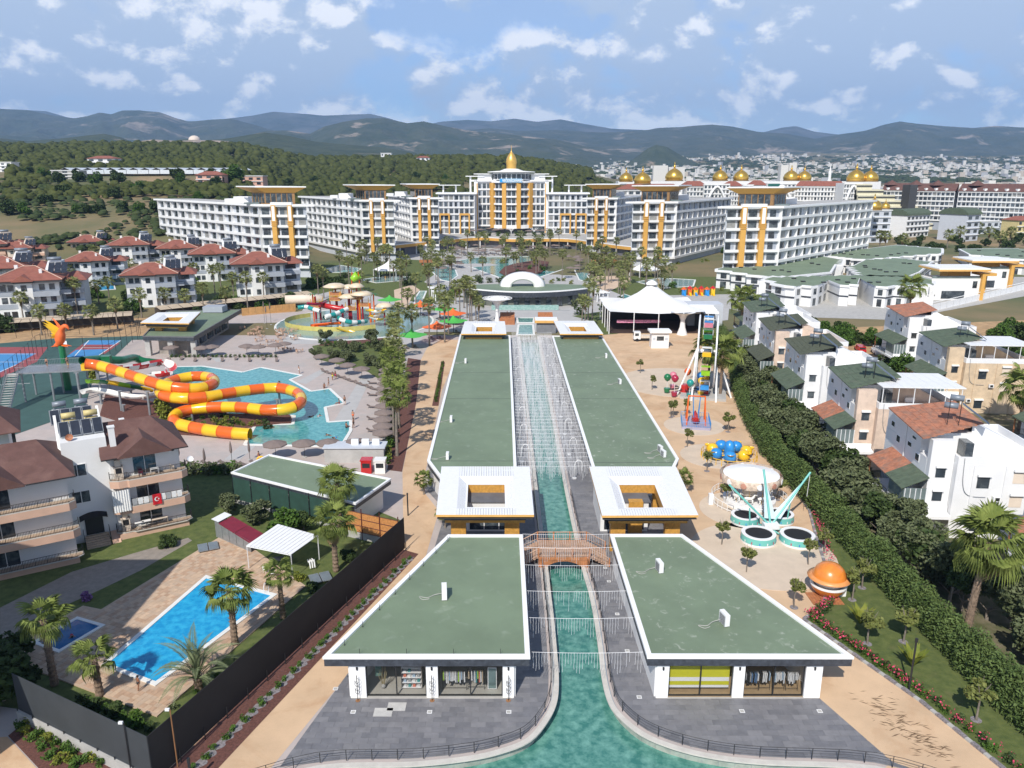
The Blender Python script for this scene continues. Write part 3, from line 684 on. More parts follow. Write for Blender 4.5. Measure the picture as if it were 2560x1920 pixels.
oL,oR=offset_path(RL,-0.45),offset_path(RR,0.45)
FRL=[(-15.6,38.0),px(872,1681),(-12.0,60.5),(-9.5,72),(-8.6,92),(-11.9,99),(-13.6,150),(-13.0,193)]
TPL=[(p.x,p.y)for p in oL if p.x>-13.6]+[(px(700,1918).x,px(700,1918).y)]+[(p[0],p[1])for p in FRL[1:]]
TPR=[(p.x,p.y)for p in oR if p.x<36]+[(px(2230,1905).x,px(2230,1905).y),(px(2049,1747).x,px(2049,1747).y),(21,66),(19.5,92),(22.5,99),(23.6,193)]
for nm,TP in(('left_terrace',TPL),('right_terrace',TPR)):
 s_=struct(nm,MB().sheet(TP,0.018),TERRJ)
 near=clip(TP,(-40,38,60,99));tiles(s_,near,1.2,0.6,0.045,[TERR,T2,T3],290,rnd=len(nm))
 far=clip(TP,(-40,99.01,60,195));f=MB();f.sheet(far,0.045);part('paving',f,TERR,s_)
for(x,y)in((992,1768),(958,1782)):
 p=px(x,y);tag(part('paving_sheet',MB().box(p.x-.75,p.y-.5,.05,p.x+.75,p.y+.5,.075),mat('pale_board',(.5,.49,.47),.8)),'pale board lying on the grey tiles before the left shop, %s half of the pair'%('further' if y<1775 else 'nearer'),'board','pale boards on the terrace')
for i,(x,y)in enumerate(((883,1781),(1074,1781),(1272,1781),(839,1723),(1598,1744),(1855,1779),(2049,1779),(1513,1420),(1522,1454),(1543,1536),(1568,1628))):
 p=px(x,y);t=thing('inspection_lid','small white square lid set in the grey terrace %s'%['before the first pillar','below the middle pillar','by the channel bend','at the sandy path edge','where the right bank bends','below the yellow window','below the clothes window','beyond the wooden bridge steps','beside the bridge on the right bank','beside the right shop wall','at the right shop corner'][i],'lid',(p.x,p.y,.047),group='inspection lids in the terraces')
 part('rim',ring(MB(),[(-.2,-.2),(.2,-.2),(.2,.2),(-.2,.2)],[(-.15,-.15),(.15,-.15),(.15,.15),(-.15,.15)],0,.015),WMETAL,t);part('plate',MB().box(-.148,-.148,0,.148,.148,.01),CONC,t)
 # ---------------- shops
SHOPG=mat('shop_floor',(0.50,0.48,0.43),0.5,0.05,1);BACKW=mat('charcoal_shop_wall',(0.05,0.055,0.06),0.7)
def flat_roof(t,poly,ztop,zf,mroof,seams=(),cw=0.42,coping=WHITEC,slate=SLATE):
 inn=off_poly(poly,cw);o2=off_poly(poly,0)
 part('coping',ring(MB(),o2,inn,ztop-.24,ztop),coping,t)
 part('fascia',ring(MB(),off_poly(poly,.06),off_poly(poly,.3),zf,ztop-.24),slate,t)
 part('roof',MB().prism(off_poly(poly,cw-.02),ztop-.5,ztop-.17),mroof,t)
 part('soffit',MB().prism(off_poly(poly,.25),zf+.02,zf+.1),WHITE,t)
 ys=[p[1]for p in inn]
 for s in seams:
  b=clip(inn,(-99,s-.035,199,s+.035))
  if b:part('seam',MB().prism(b,ztop-.172,ztop-.155),DGREY,t)
def ac_unit(x,y,z,lab,rz=0.0,s=1.0,hose=True):
 t=thing('air_conditioner',lab,'air conditioner',(x,y,z),rz,'outdoor units standing on the green roofs')
 b=MB().box(-.19*s,-.48*s,.08,.19*s,.48*s,1.0*s);part('case',b,WMETAL,t)
 g=MB()
 for k in range(9):g.box(-.21*s,-.40*s,.16+k*.085*s,-.191*s,.40*s,.19+k*.085*s)
 part('grille',g,DARK,t);part('feet',MB().box(-.22*s,-.4*s,0,.22*s,-.32*s,.08).box(-.22*s,.32*s,0,.22*s,.4*s,.08),GREYM,t)
 if hose:part('hose',MB().tube(smooth_path([(-.2,.3,.3),(-.9,.4,.12),(-1.6,.1,.03),(-2.3,.35,.03),(-2.0,-.2,.03),(-1.4,-.1,.03)],5),.03,5),CONC,t)
def shopf(name,label,roofp,zt,zf,pill,yb,side):
 P=[px(x,y,zt)for x,y in roofp];o=Vector((sum(p.x for p in P)/4,sum(p.y for p in P)/4,0.045));t=thing(name,label,'shop',o,world=True)
 poly=[(p.x,p.y)for p in P];flat_roof(t,poly,zt,zf,ROOFG if side<0 else ROOFGS)
 xs=[(px(a,yb).x,px(b,yb).x)for a,b in pill];yf=px(pill[0][0],yb).y;ins=off_poly(poly,.55);yb_=max(p[1]for p in ins)
 bl,br=[p for p in ins if p[1]>yb_-1];bl,br=sorted((bl,br))
 xl,xr=xs[0][0],xs[-1][1]
 part('floor',MB().prism([(xl,yf+.15),(xr,yf+.15),(br[0],yb_),(bl[0],yb_)],.05,.10),SHOPG if side<0 else mat('oak_floor',(.46,.33,.19),.5,.1,2),t)
 for(a,b,nm)in(((xl,yf+.2),(bl[0],yb_),'side_wall'),((xr,yf+.2),(br[0],yb_),'side_wall'),((bl[0],yb_),(br[0],yb_),'back_wall')):
  d=Vector((b[0]-a[0],b[1]-a[1])).normalized();n=Vector((-d.y,d.x))*.12
  part(nm,MB().prism([(a[0]-n.x,a[1]-n.y),(b[0]-n.x,b[1]-n.y),(b[0]+n.x,b[1]+n.y),(a[0]+n.x,a[1]+n.y)],.05,zf),WHITE,t)
 part('partition',MB().box(xl+.2,yf+5.0,.1,xr-.2,yf+5.2,zf),BACKW,t)
 for i,(a,b)in enumerate(xs):
  part('pillar',MB().box(a,yf,.05,b,yf+.55,zf),WHITEC,t)
  c=(a+b)/2;part('wall_lamp',MB().box(c-.07,yf-.12,zf-.48,c+.07,yf-.005,zf-.25).cyl(c,yf-.07,zf-.54,zf-.48,.04),DARK,t)
 for i in range(2):
  a,b=xs[i][1],xs[i+1][0];c=(a+b)/2;y=yf+.18
  f=thing('window',None,None,(0,0,0));
  f.parent=t;OFF[f.name]=tuple(o)
  part('frame',MB().box(a+.003,y,.06,b-.003,y+.12,.2).box(a+.003,y,zf-.16,b-.003,y+.12,zf-.005).box(a+.003,y,.2,a+.09,y+.12,zf-.16).box(b-.09,y,.2,b-.003,y+.12,zf-.16).box(c-.045,y-.02,.2,c+.045,y+.12,zf-.16),DARK,f)
  part('pane',MB().box(a+.09,y+.05,.2,c-.045,y+.065,zf-.16),CLEAR,f);part('pane',MB().box(c+.045,y+.05,.2,b-.09,y+.065,zf-.16),CLEAR,f)
 part('sill',MB().box(xl+.05,yf-.06,.05,xr-.05,yf-.003,.1),STONEE,t)
 return t,xs,yf,zf
SH1,X1,YF1,ZF=shopf('shop','wedge-roofed shop with grey green roof and two clothes windows left of the channel',[(806,1642),(1325.5,1642),(1307,1335.6),(1120,1335.6)],4.2,3.27,[(877,917),(1067,1096),(1257,1285)],1746,-1)
SH2,X2,YF2,_=shopf('shop','wedge-roofed shop with stained green roof and yellow striped window right of the channel',[(1618,1641),(2135.5,1642),(1706,1334.7),(1524.4,1334.7)],4.2,3.27,[(1639,1669),(1829,1857),(2008,2048.7)],1746,1)
def rack(x0,x1,y,cols,lab,z=.15,h=1.9):
 t=thing('clothes_rack',lab,'clothes rack',((x0+x1)/2,y,z),world=True)
 part('rail',MB().bar((x0,y,z+h),(x1,y,z+h),.02,6).bar((x0,y,z),(x0,y,z+h),.02,6).bar((x1,y,z),(x1,y,z+h),.02,6).bar((x0,y,z+.25),(x1,y,z+.25),.02,6),DARK,t)
 n=int((x1-x0)/.13);r=random.Random(int(x0*10))
 for i in range(n):
  x=x0+.08+i*(x1-x0-.12)/n;c=cols[r.randrange(len(cols))];L=r.uniform(.75,1.15);w_=r.uniform(.18,.25)
  m=MB();m.add([(x,y-.03,z+h-.05),(x-.02,y-w_,z+h-.16),(x-.03,y-w_*.8,z+h-L),(x+.03,y+w_*.8,z+h-L),(x+.02,y+w_,z+h-.16),(x+.055,y-w_,z+h-.16),(x+.075,y-w_*.7,z+h-L)],[(0,1,2,3,4),(0,5,6,2,1)])
  part('garment',m,c,t)
def cloth(n,c):return mat(n,c,.85,.1,6)
CC=[cloth('white_cloth',(.75,.75,.74)),cloth('grey_cloth',(.35,.36,.37)),cloth('light_blue_cloth',(.38,.50,.62)),cloth('lime_cloth',(.35,.55,.08)),cloth('coral_cloth',(.62,.20,.13)),cloth('teal_cloth',(.08,.30,.30)),cloth('black_cloth',(.02,.02,.02)),cloth('denim_cloth',(.10,.18,.32)),cloth('sand_cloth',(.5,.4,.28))]
a,b=X1[1][1],X1[2][0]
rack(a+.3,a+2.3,YF1+.9,[CC[0],CC[1],CC[0],CC[2],CC[3],CC[0]],'rack of white and lime garments behind the right window of the left shop')
rack(a+2.4,a+3.8,YF1+1.0,[CC[3],CC[5],CC[4],CC[0],CC[8]],'rack of coral and teal garments behind the right window of the left shop')
a,b=X2[1][1],X2[2][0]
rack(a+.25,a+1.5,YF2+.8,[CC[0],CC[7],CC[8],CC[6],CC[1]],'rack of mixed dark and sand garments behind the right shop window, leftmost')
rack(a+1.6,a+2.5,YF2+.9,[CC[2],CC[6],CC[0]],'rack of black and blue garments behind the right shop window')
rack(a+2.7,a+3.7,YF2+.85,[CC[2],CC[0],CC[2]],'rack of pale blue shirts behind the right shop window')
rack(a+3.8,a+4.8,YF2+.8,[CC[0],CC[1],CC[0]],'rack of white and grey shirts behind the right shop window, rightmost')
a,b=X1[0][1],X1[1][0]
t=thing('display_shelf','white open shelf unit with folded goods behind the left shop window','shelf unit',(a+3.6,YF1+1.4,.15),world=True);x=a+2.75
part('frame',MB().box(x,YF1+1.1,.15,x+.06,YF1+1.7,2.3).box(x+1.7,YF1+1.1,.15,x+1.76,YF1+1.7,2.3).box(x,YF1+1.65,.15,x+1.76,YF1+1.7,2.3),cloth('shelf_taupe',(.3,.27,.24)),t)
for k in range(5):part('shelf',MB().box(x+.06,YF1+1.0,.25+k*.48,x+1.7,YF1+1.65,.29+k*.48),WHITEC,t)
for k in range(14):
 r=random.Random(k);xx=x+.2+(k%4)*.38;zz=.292+(k//4)*.48
 tag(part('folded_cloth',MB().box(xx,YF1+1.1,zz,xx+.22,YF1+1.4,zz+.1+.05*(k%3)),CC[(k*5)%6 if k%3 else 0]),'small folded item standing on the white shelf unit of the left shop','folded cloth','goods on the shop shelf')
t=thing('potted_plant','dry bamboo bundle with round stones behind the left shop window','plant',(a+1.2,YF1+1.2,.15));m=MB()
for k in range(14):m.bar((0,0,0),(math.cos(k)*.35,math.sin(k*1.7)*.25,1.5+.4*math.sin(k)),.02)
part('stem',m,mat('bamboo',(.4,.33,.18)),t);part('stone',MB().lathe([(0,0),(.22,.1),(.2,.3),(0,.4)],10),CONC,t,True)
t=thing('hanging_garment','sage green top hanging beside the bamboo in the left shop window','garment',(a+.75,YF1+1.6,1.0));part('cloth',MB().add([(-.25,0,1.0),(.25,0,1.0),(.28,.05,0),(-.28,-.05,0),(-.25,.1,1),(.25,.1,1),(.28,.14,0),(-.28,.14,0)],[(0,1,2,3),(4,5,6,7),(0,3,7,4),(1,2,6,5)]),cloth('sage_cloth',(.12,.22,.19)),t);part('hook',MB().bar((0,.05,1.0),(0,.05,1.9),.01),DARK,t)
t=thing('standing_mirror','tall leaning mirror panel at the right end of the left shop window','mirror',(X1[2][0]-.9,YF1+1.0,.15));part('frame',MB().box(-.38,0,0,.38,.08,2.1),WMETAL,t);part('glass',MB().box(-.32,-.012,.08,.32,-.003,2.02),mat('mirror_tint',(.25,.36,.36),.1,metal=.5),t)
a,b=X2[0][1],X2[1][0];t=thing('striped_display_wall','yellow and white striped display wall behind the right shop window','display wall',((a+b)/2,YF2+.8,.15),world=True);YS=mat('acid_yellow_panel',(.62,.60,.03),.5,.04,2)
for k in range(6):part('panel',MB().box(a+.15,YF2+.75,.75+k*.38,b-.1,YF2+.83,.75+k*.38+.37),YS if k%2==0 or k==3 else WHITEC,t)
part('upper_panel',MB().box(a+.15,YF2+.76,.5,b-.1,YF2+.84,.74),WHITEC,t)
for i,(x0,x1)in enumerate(X1):
 c=(x0+x1)/2;t=thing('scroll_stand','thin iron stand with scrolls before the %s white pillar of the left shop'%('leftmost','middle','rightmost')[i],'stand',(c,YF1-.35,.05),group='iron stands before the left shop')
 m=MB();m.bar((0,0,0),(0,0,2.4),.03,6)
 for k,(zz,s_)in enumerate(((1.2,1),(1.6,-1),(1.9,1),(.9,-1))):m.tube([(s_*.18*math.sin(q*.6),0,zz+.26*math.cos(q*.6))for q in range(9)],.018,4)
 part('rod',m,DARK,t);part('base',MB().cyl(0,0,0,.03,.2,n=12),mat('rusty_plate',(.25,.12,.05),.8),t)
def pins(poly_pts,z,lab,n,side):
 for i in range(n):
  u=(i+.5)/n;a,b=poly_pts;p=a.lerp(b,u);t=thing('roof_pin',lab,'roof pin',(p.x,p.y,z),group='thin pins along the roof edges')
  part('pin',MB().bar((0,0,0),(0,0,.55),.022,5),DARK,t);part('foot',MB().box(-.05,-.05,0,.05,.05,.06),DARK,t)
q=[px(x,y,4.2)for x,y in[(806,1642),(1325.5,1642),(1307,1335.6),(1120,1335.6)]]
pins((q[3]+Vector((.6,0,0)),q[0]+Vector((.9,.5,0))),4.03,'thin dark pin on the sloping left edge of the left shop roof',8,0)
pins((q[0]+Vector((1,.55,0)),q[1]+Vector((-.5,.55,0))),4.03,'thin dark pin on the front edge of the left shop roof',4,0)
p=px(1111,1494,4.03);ac_unit(p.x,p.y,4.03,'white air conditioner in the middle of the left shop roof',0.1,1.25)
p=px(1648,1428,4.03);ac_unit(p.x,p.y,4.03,'white air conditioner near the back of the right shop roof',0.2,1.15)
p=px(1810,1560,4.03);ac_unit(p.x,p.y,4.03,'white air conditioner with looped hose in the middle of the right shop roof',0.25,1.15)
# ---------------- long halls
def hall(label,pts,seams,mroof,acs,body_in=.7):
 P=[px(x,y,4.2)for x,y in pts];poly=[(p.x,p.y)for p in P];o=(sum(p[0]for p in poly)/len(poly),sum(p[1]for p in poly)/len(poly),.045)
 t=thing('long_hall',label,'hall',o,world=True);flat_roof(t,poly,4.2,3.3,mroof,[px(1200,y,4.0).y for y in seams])
 b=off_poly(poly,body_in);part('wall',MB().prism(b,.05,3.35),WHITE,t)
 n=len(b)
 for i in range(n):
  a,c=Vector(b[i]),Vector(b[(i+1)%n]);L=(c-a).length
  if L<20:continue
  d=(c-a)/L;nr=Vector((d.y,-d.x));k=int(L/4.2)
  for j in range(k):
   s0=a+d*(L*(j+.12)/k);s1=a+d*(L*(j+.88)/k);m=MB();q=[s0,s1,s1+nr*.04,s0+nr*.04];w_=part('window',m.prism([(v.x,v.y)for v in q],.3,2.9),GLASS,t)
 for(x,y,lab,rz)in acs:
  p=px(x,y,4.03);ac_unit(p.x,p.y,4.03,lab,rz)
 return t
hall('long flat green-roofed hall along the left bank of the channel',[(1067.6,1151),(1150,835),(1276,838),(1292,1175),(1104,1200)],(932,997,1153),ROOFG,[(1128,1055,'white air conditioner in the middle of the left hall roof',0),(1119,1148,'white air conditioner with arched pipe near the front of the left hall roof',0),(1164,908,'white air conditioner at the far end of the left hall roof',0)])
hall('long flat green-roofed hall with pale stains along the right bank',[(1697.4,1146.6),(1506,840.6),(1379.5,839),(1481,1170),(1685,1172)],(932,997,1157),ROOFGS,[(1515,895,'white air conditioner at the far end of the right hall roof',0),(1549,960,'white air conditioner in the middle of the right hall roof',0.2),(1650,1130,'pair member of white air conditioners near the front of the right hall roof',.3),(1658,1142,'nearer of the two touching air conditioners on the right hall roof',.3)])
# ---------------- pergola gateways: ring roofs of white metal on ochre piers
def gate_roof(label,c,inner_frac,zt,piers,pier_z0=.05,pan=.5,own=True):
 P=[Vector((p.x,p.y,zt))for p in c];o=sum(P,Vector())/4;t=thing('gateway_pergola',label,'pergola',(o.x,o.y,.05),world=True)
 (u0,v0,u1,v1)=inner_frac
 def bl(u,v,z):q=(P[0].lerp(P[1],u)).lerp(P[3].lerp(P[2],u),v);return Vector((q.x,q.y,z))
 lip=.09
 iu0,iv0,iu1,iv1=u0-lip,v0-lip,u1+lip,v1+lip
 W_=(P[1]-P[0]).length;D_=(P[0]-P[3]).length;th=.05
 def slab(a,b,c_,d,dz=.0,nm='roof_panel'):
  m=MB();q=[bl(*a[:2],a[2]),bl(*b[:2],b[2]),bl(*c_[:2],c_[2]),bl(*d[:2],d[2])];dn=Vector((0,0,-th));m.add(q+[v+dn for v in q],[(0,1,2,3)[::-1],(4,5,6,7),(0,1,5,4),(1,2,6,5),(2,3,7,6),(3,0,4,7)]);return part(nm,m,WMETAL,t)
 g=.03
 nV=max(4,int(D_/pan));nU=max(4,int(W_/pan))
 for side in(0,1):
  for j in range(nV):
   v0_,v1_=j/nV+g/D_/2,(j+1)/nV-g/D_/2;z=zt
   ua,ub=(0,iu0)if side==0 else(iu1,1)
   slab((ua,v1_,z),(ub,v1_,z),(ub,v0_,z),(ua,v0_,z))
 for side in(0,1):
  for j in range(nU):
   a,b=iu0+(iu1-iu0)*(j/nU)+g/W_/2,iu0+(iu1-iu0)*((j+1)/nU)-g/W_/2
   va,vb=(0,iv0)if side==0 else(iv1,1)
   slab((a,vb,zt),(b,vb,zt),(b,va,zt),(a,va,zt))
 zi=zt-.55
 for(a,b,c_,d,n)in(((iu0,iv0),(iu1,iv0),(u1,v0),(u0,v0),nU),((iu0,iv1),(iu1,iv1),(u1,v1),(u0,v1),nU),((iu0,iv0),(iu0,iv1),(u0,v1),(u0,v0),nV),((iu1,iv0),(iu1,iv1),(u1,v1),(u1,v0),nV)):
  for j in range(n):
   s0,s1=j/n+.02/n,(j+1)/n-.02/n;L=lambda p,q,s:(p[0]+(q[0]-p[0])*s,p[1]+(q[1]-p[1])*s)
   e=[(*L(a,b,s0),zt-.01),(*L(a,b,s1),zt-.01),(*L(d,c_,s1),zi),(*L(d,c_,s0),zi)];m=MB();q=[bl(*k)for k in e];m.add(q,[(0,1,2,3)]);part('well_panel',m,WMETAL,t)
 Q=lambda f:[bl(0-f/W_,0-f/D_,0),bl(1+f/W_,-f/D_,0),bl(1+f/W_,1+f/D_,0),bl(-f/W_,1+f/D_,0)];I=lambda f:[bl(u0-f/W_,v0-f/D_,0),bl(u1+f/W_,v0-f/D_,0),bl(u1+f/W_,v1+f/D_,0),bl(u0-f/W_,v1+f/D_,0)]
 part('edge_beam',ring(MB(),Q(.0),Q(-.12),zt-.32,zt-th-.005),TAN,t)
 part('soffit',ring(MB(),Q(-.12),I(.12),zt-.62,zt-.56),DGREY,t)
 part('well_lining',ring(MB(),I(.1),I(-.08),zt-1.7,zi-.01),OCHRE,t);part('lintel',ring(MB(),I(.14),I(-.12),zi-.008,zi+.05),WHITEC,t)
 part('upper_beam',ring(MB(),Q(-.9),Q(-1.3),zt-1.15,zt-.63),DGREY,t);part('ochre_beam',ring(MB(),Q(-1.0),Q(-1.5),zt-1.5,zt-1.16),OCHRE,t)
 for(u,v)in piers:
  c_=bl(u,v,0);part('pier',MB().box(c_.x-.85,c_.y-.5,pier_z0,c_.x+.85,c_.y+.5,zt-1.51),OCHRE,t)
 return t
ZP=5.6
gate_roof('white ring-roofed gateway on ochre piers behind the left shop',[px(1103.7,1166,ZP),px(1324,1166,ZP),px(1335,1286,ZP),px(1090,1286,ZP)],(.30,.32,.72,.80),ZP,[(.22,.82),(.78,.82),(.22,.2),(.78,.2)],own=True)
gate_roof('white ring-roofed gateway on ochre piers behind the right shop',[px(1473,1166,ZP),px(1690,1166,ZP),px(1746,1287,ZP),px(1505,1288,ZP)],(.28,.32,.70,.80),ZP,[(.2,.82),(.45,.5),(.78,.82),(.22,.2),(.78,.2)])
gate_roof('white ring-roofed gateway at the far end of the left hall',[px(1162,803,ZP),px(1262,803,ZP),px(1266,834,ZP),px(1152,834,ZP)],(.3,.3,.7,.75),ZP,[(.3,.85),(.75,.85),(.3,.2),(.75,.2)],4.0,1.0)
gate_roof('white ring-roofed gateway at the far end of the right hall',[px(1384,802,ZP),px(1485,802,ZP),px(1508,834,ZP),px(1400,834,ZP)],(.3,.3,.7,.75),ZP,[(.3,.85),(.7,.85),(.3,.2),(.75,.2)],4.0,1.0)
for(x0,x1,lab)in((1150,1300,'glazed lobby under the left gateway roof'),(1510,1650,'glazed lobby under the right gateway roof')):
 a=px(x0,1395);b=px(x1,1395);t=thing('lobby',lab,'lobby',((a.x+b.x)/2,88,.05),world=True)
 part('wall',MB().box(a.x+.3,86,.05,b.x-.3,94.5,3.9),WHITE,t)
 for k in range(3):w_=(b.x-a.x-1.4)/3;part('window',MB().box(a.x+.7+k*w_+.06,85.96,.3,a.x+.7+(k+1)*w_-.06,86,2.7),GLASS,t)
 part('roof',MB().box(a.x+.1,85.8,3.9,b.x-.1,94.7,3.98),CONCD,t)
 # ---------------- handrails
def railing(P,lab,posts=2.0,h=.95,z=.14,m=DARK,cat='railing',name='railing',cables=4,limit=200,r=.022):
 t=thing(name,lab,cat,(P[0].x,P[0].y,z),world=True);L=0;nxt=0.2;rails=[[]for _ in range(cables)]
 for i in range(len(P)-1):
  a,b=P[i],P[i+1];l=(b-a).length
  while nxt<=L+l:
   p=a.lerp(b,(nxt-L)/l);z_=p.z if p.z>.5 else z;part('post',MB().bar((p.x,p.y,z_),(p.x,p.y,z_+h),r*1.5,6),m,t);nxt+=posts
  L+=l
 for k in range(cables):
  zz=h*(1-k*.24);part('rail' if k==0 else 'cable',MB().tube([(p.x,p.y,(p.z if p.z>.5 else z)+zz)for p in P],r if k==0 else r*.55,5),m,t)
 return t
railing([p for p in offset_path(RL,-.22)if p.y<97],'dark cable railing along the left bank of the channel',1.9)
railing([p for p in offset_path(RR,.22)if p.y<97],'dark cable railing along the right bank of the channel',1.9)
# ---------------- wooden bridge
def bridge():
 t=thing('footbridge','brown timber footbridge with stepped ends and railings over the channel','footbridge',(5.6,79.5,.05),world=True)
 y0,y1=px(1360,1372).y,px(1360,1335).y+.8;xa,xb=px(1345,1400).x,px(1470,1400).x;zt=1.25;n=22
 y0,y1=77.2,81.2
 for k in range(n):w_=(xb-xa)/n;part('plank',MB().box(xa+k*w_+.015,y0,zt-.08,xa+(k+1)*w_-.015,y1,zt),WOODP,t)
 for s,x in((-1,xa),(1,xb)):
  for k in range(7):part('step',MB().box(x+s*k*.32,y0,zt-.17*(k+1)-.05,x+s*(k+1)*.32-.02*s,y1,zt-.17*(k+1)),WOODP,t)
 for y in(y0-.06,y1+.06):
  m=MB();pts=[(xa+.6+(xb-xa-1.2)*i/16,y,-.6+1.35*math.sin(math.pi*i/16)**.45)for i in range(17)];vs_=[(p[0],p[1]-.08,p[2])for p in pts]+[(p[0],p[1]-.08,zt-.02)for p in pts]+[(p[0],p[1]+.08,p[2])for p in pts]+[(p[0],p[1]+.08,zt-.02)for p in pts];fs=[]
  for i in range(16):fs+=[(i,i+1,18+i,17+i),(34+i+1,34+i,51+i,51+i+1),(i+1,i,34+i,34+i+1)]
  m.add(vs_,fs);m.box(xa-.0,y-.08,-.7,xa+.6,y+.08,zt-.02).box(xb-.6,y-.08,-.7,xb,y+.08,zt-.02);part('arch',m,WOOD,t)
  X=[xa-2.2,xa,xa+(xb-xa)*.33,xa+(xb-xa)*.66,xb,xb+2.2];Z=[.05,zt,zt,zt,zt,.05]
  for x,z in zip(X,Z):part('post',MB().box(x-.07,y-.07,z,x+.07,y+.07,z+1.05),WOOD,t)
  rail=MB();rail.tube([(x,y,z+1.0)for x,z in zip(X,Z)],.055,4);part('handrail',rail,WOODP,t);low=MB();low.tube([(x,y,z+.18)for x,z in zip(X,Z)],.03,4);part('lower_rail',low,WOODP,t)
  for i in range(40):
   x=X[0]+(X[-1]-X[0])*(i+.5)/40;z=np.interp(x,X,Z);part('baluster',MB().bar((x,y,z+.15),(x,y,z+.98),.02),WOODP,t)
bridge()
# ---------------- curtains of white LED strings across the channel
def curtain(y,x0,x1,lab,h=1.9,step=.25,z=3.95,seed=1,grp='light curtains over the channel',rad=.014):
 r=random.Random(seed);t=thing('light_curtain',lab,'string lights',((x0+x1)/2,y,z),group=grp);w_=(x1-x0)/2
 part('wire',MB().tube([(-w_+2*w_*i/10,0,-.10*math.sin(math.pi*i/10))for i in range(11)],.014,3),LAMP,t)
 m=MB();n=int((x1-x0)/step)
 for i in range(n):
  x=-w_+(i+.5)*2*w_/n
  if r.random()<.12:continue
  L=h*(.75+.25*math.sin(i*.9))*r.uniform(.75,1.1);k=5;sag=-.10*math.sin(math.pi*(i+.5)/n)
  m.tube([(x+r.uniform(-.025,.025)*(j>0),r.uniform(-.03,.03),sag-L*j/k)for j in range(k+1)],rad,3,caps=False)
 part('strands',m,LAMP,t);return t
NEARC=[(1335,'above the far railing of the wooden bridge'),(1368,'above the near railing of the wooden bridge'),(1412,'just below the wooden bridge'),(1477,'second nearer from the wooden bridge'),(1544,'third nearer from the wooden bridge'),(1630,'nearest to the open water')]
for i,(y,s)in enumerate(NEARC):
 a=px(1320,y,3.95);xl=np.interp(a.y,[55,78],[1.6,1.1]);xr=np.interp(a.y,[55,78],[10.9,10.9]);curtain(a.y,xl+.05,xr-.05,'curtain of white LED strings between the shops, '+s,2.0,.24,seed=i,rad=.014)
ys=np.linspace(98,190,54)
for i,y in enumerate(ys):
 xl=np.interp(y,[99,188],[.75,-.15]);xr=np.interp(y,[99,188],[10.95,9.95]);curtain(float(y),float(xl),float(xr),'one of the close-set curtains of white LED strings between the two long halls',2.3,.20,seed=100+i,grp='close-set light curtains between the halls',rad=.023)
def loop_lamp(x,y,s,lab):
 t=thing('arc_lamp',lab,'lamp',(x,y,.05),group='white hooped lamps among the light curtains');pts=[(0,0,0),(0,0,2.0)]+[(s*(.55-.55*math.cos(a)),0,2.0+.8*math.sin(a))for a in np.linspace(.3,3.6,9)]
 part('hoop',MB().tube(pts,.06,6),WMETAL,t,True);part('base',MB().cyl(0,0,0,.12,.3,n=10),WMETAL,t)
for i,y in enumerate(np.linspace(100,178,9)):
 loop_lamp(float(np.interp(y,[99,188],[1.6,.6])),float(y),1,'white hooped lamp on the left bank between the halls');loop_lamp(float(np.interp(y,[99,188],[9.0,8.6])),float(y)+3,1,'white hooped lamp on the right bank between the halls')
 # ================= left foreground: apartment block, pool yard, screen fence
def roof_hip(m,x0,x1,y0,y1,ze,zr,hx0,hx1,th=.12):
 """hipped/gabled roof, ridge along x; hx = hip run at each end (0 = gable)"""
 ym=(y0+y1)/2;v=[(x0,y0,ze),(x1,y0,ze),(x1,y1,ze),(x0,y1,ze),(x0+hx0,ym,zr),(x1-hx1,ym,zr)]
 w_=[(a,b,c-th)for a,b,c in v]
 return m.add(v+w_,[(0,1,5,4),(1,2,5),(2,3,4,5),(3,0,4),(7,6,10,11),(8,7,11),(9,8,11,10),(6,9,10),(0,6,7,1),(1,7,8,2),(2,8,9,3),(3,9,6,0)])
def gable_y(m,xc,hw,y0,y1,ze,zr,th=.12):
 v=[(xc-hw,y0,ze),(xc+hw,y0,ze),(xc+hw,y1,ze),(xc-hw,y1,ze),(xc,y0,zr),(xc,y1,zr)];w_=[(a,b,c-th)for a,b,c in v]
 return m.add(v+w_,[(1,2,5,4),(3,0,4,5),(0,3,9,6),(2,1,7,8),(6,7,10),(0,6,10,4),(1,4,10,7),(7,8,11,10),(6,10,11,9),(3,5,11,9),(2,8,11,5)])
def win(t,x0,x1,z0,z1,y,panes=2,depth=.12,frame=WMETAL,glass=GLASS,sgn=-1,name='window'):
 """a framed window on a wall whose outer face is at local y, facing sgn*y"""
 f=thing(name,None,None,((x0+x1)/2,y,z0));f.parent=t;w_=(x1-x0)/2;h=z1-z0;b=.06;g=MB()
 s=sgn
 g.box(-w_,s*.06,0,w_,-s*.02,b).box(-w_,s*.06,h-b,w_,-s*.02,h).box(-w_,s*.06,b,-w_+b,-s*.02,h-b).box(w_-b,s*.06,b,w_,-s*.02,h-b)
 for k in range(1,panes):c=-w_+2*w_*k/panes;g.box(c-b/2,s*.055,b,c+b/2,-s*.02,h-b)
 part('frame',g,frame,f)
 for k in range(panes):part('pane',MB().box(-w_+2*w_*k/panes+b*.7,s*.03,b,-w_+2*w_*(k+1)/panes-b*.7,s*.012,h-b),glass,f)
 return f
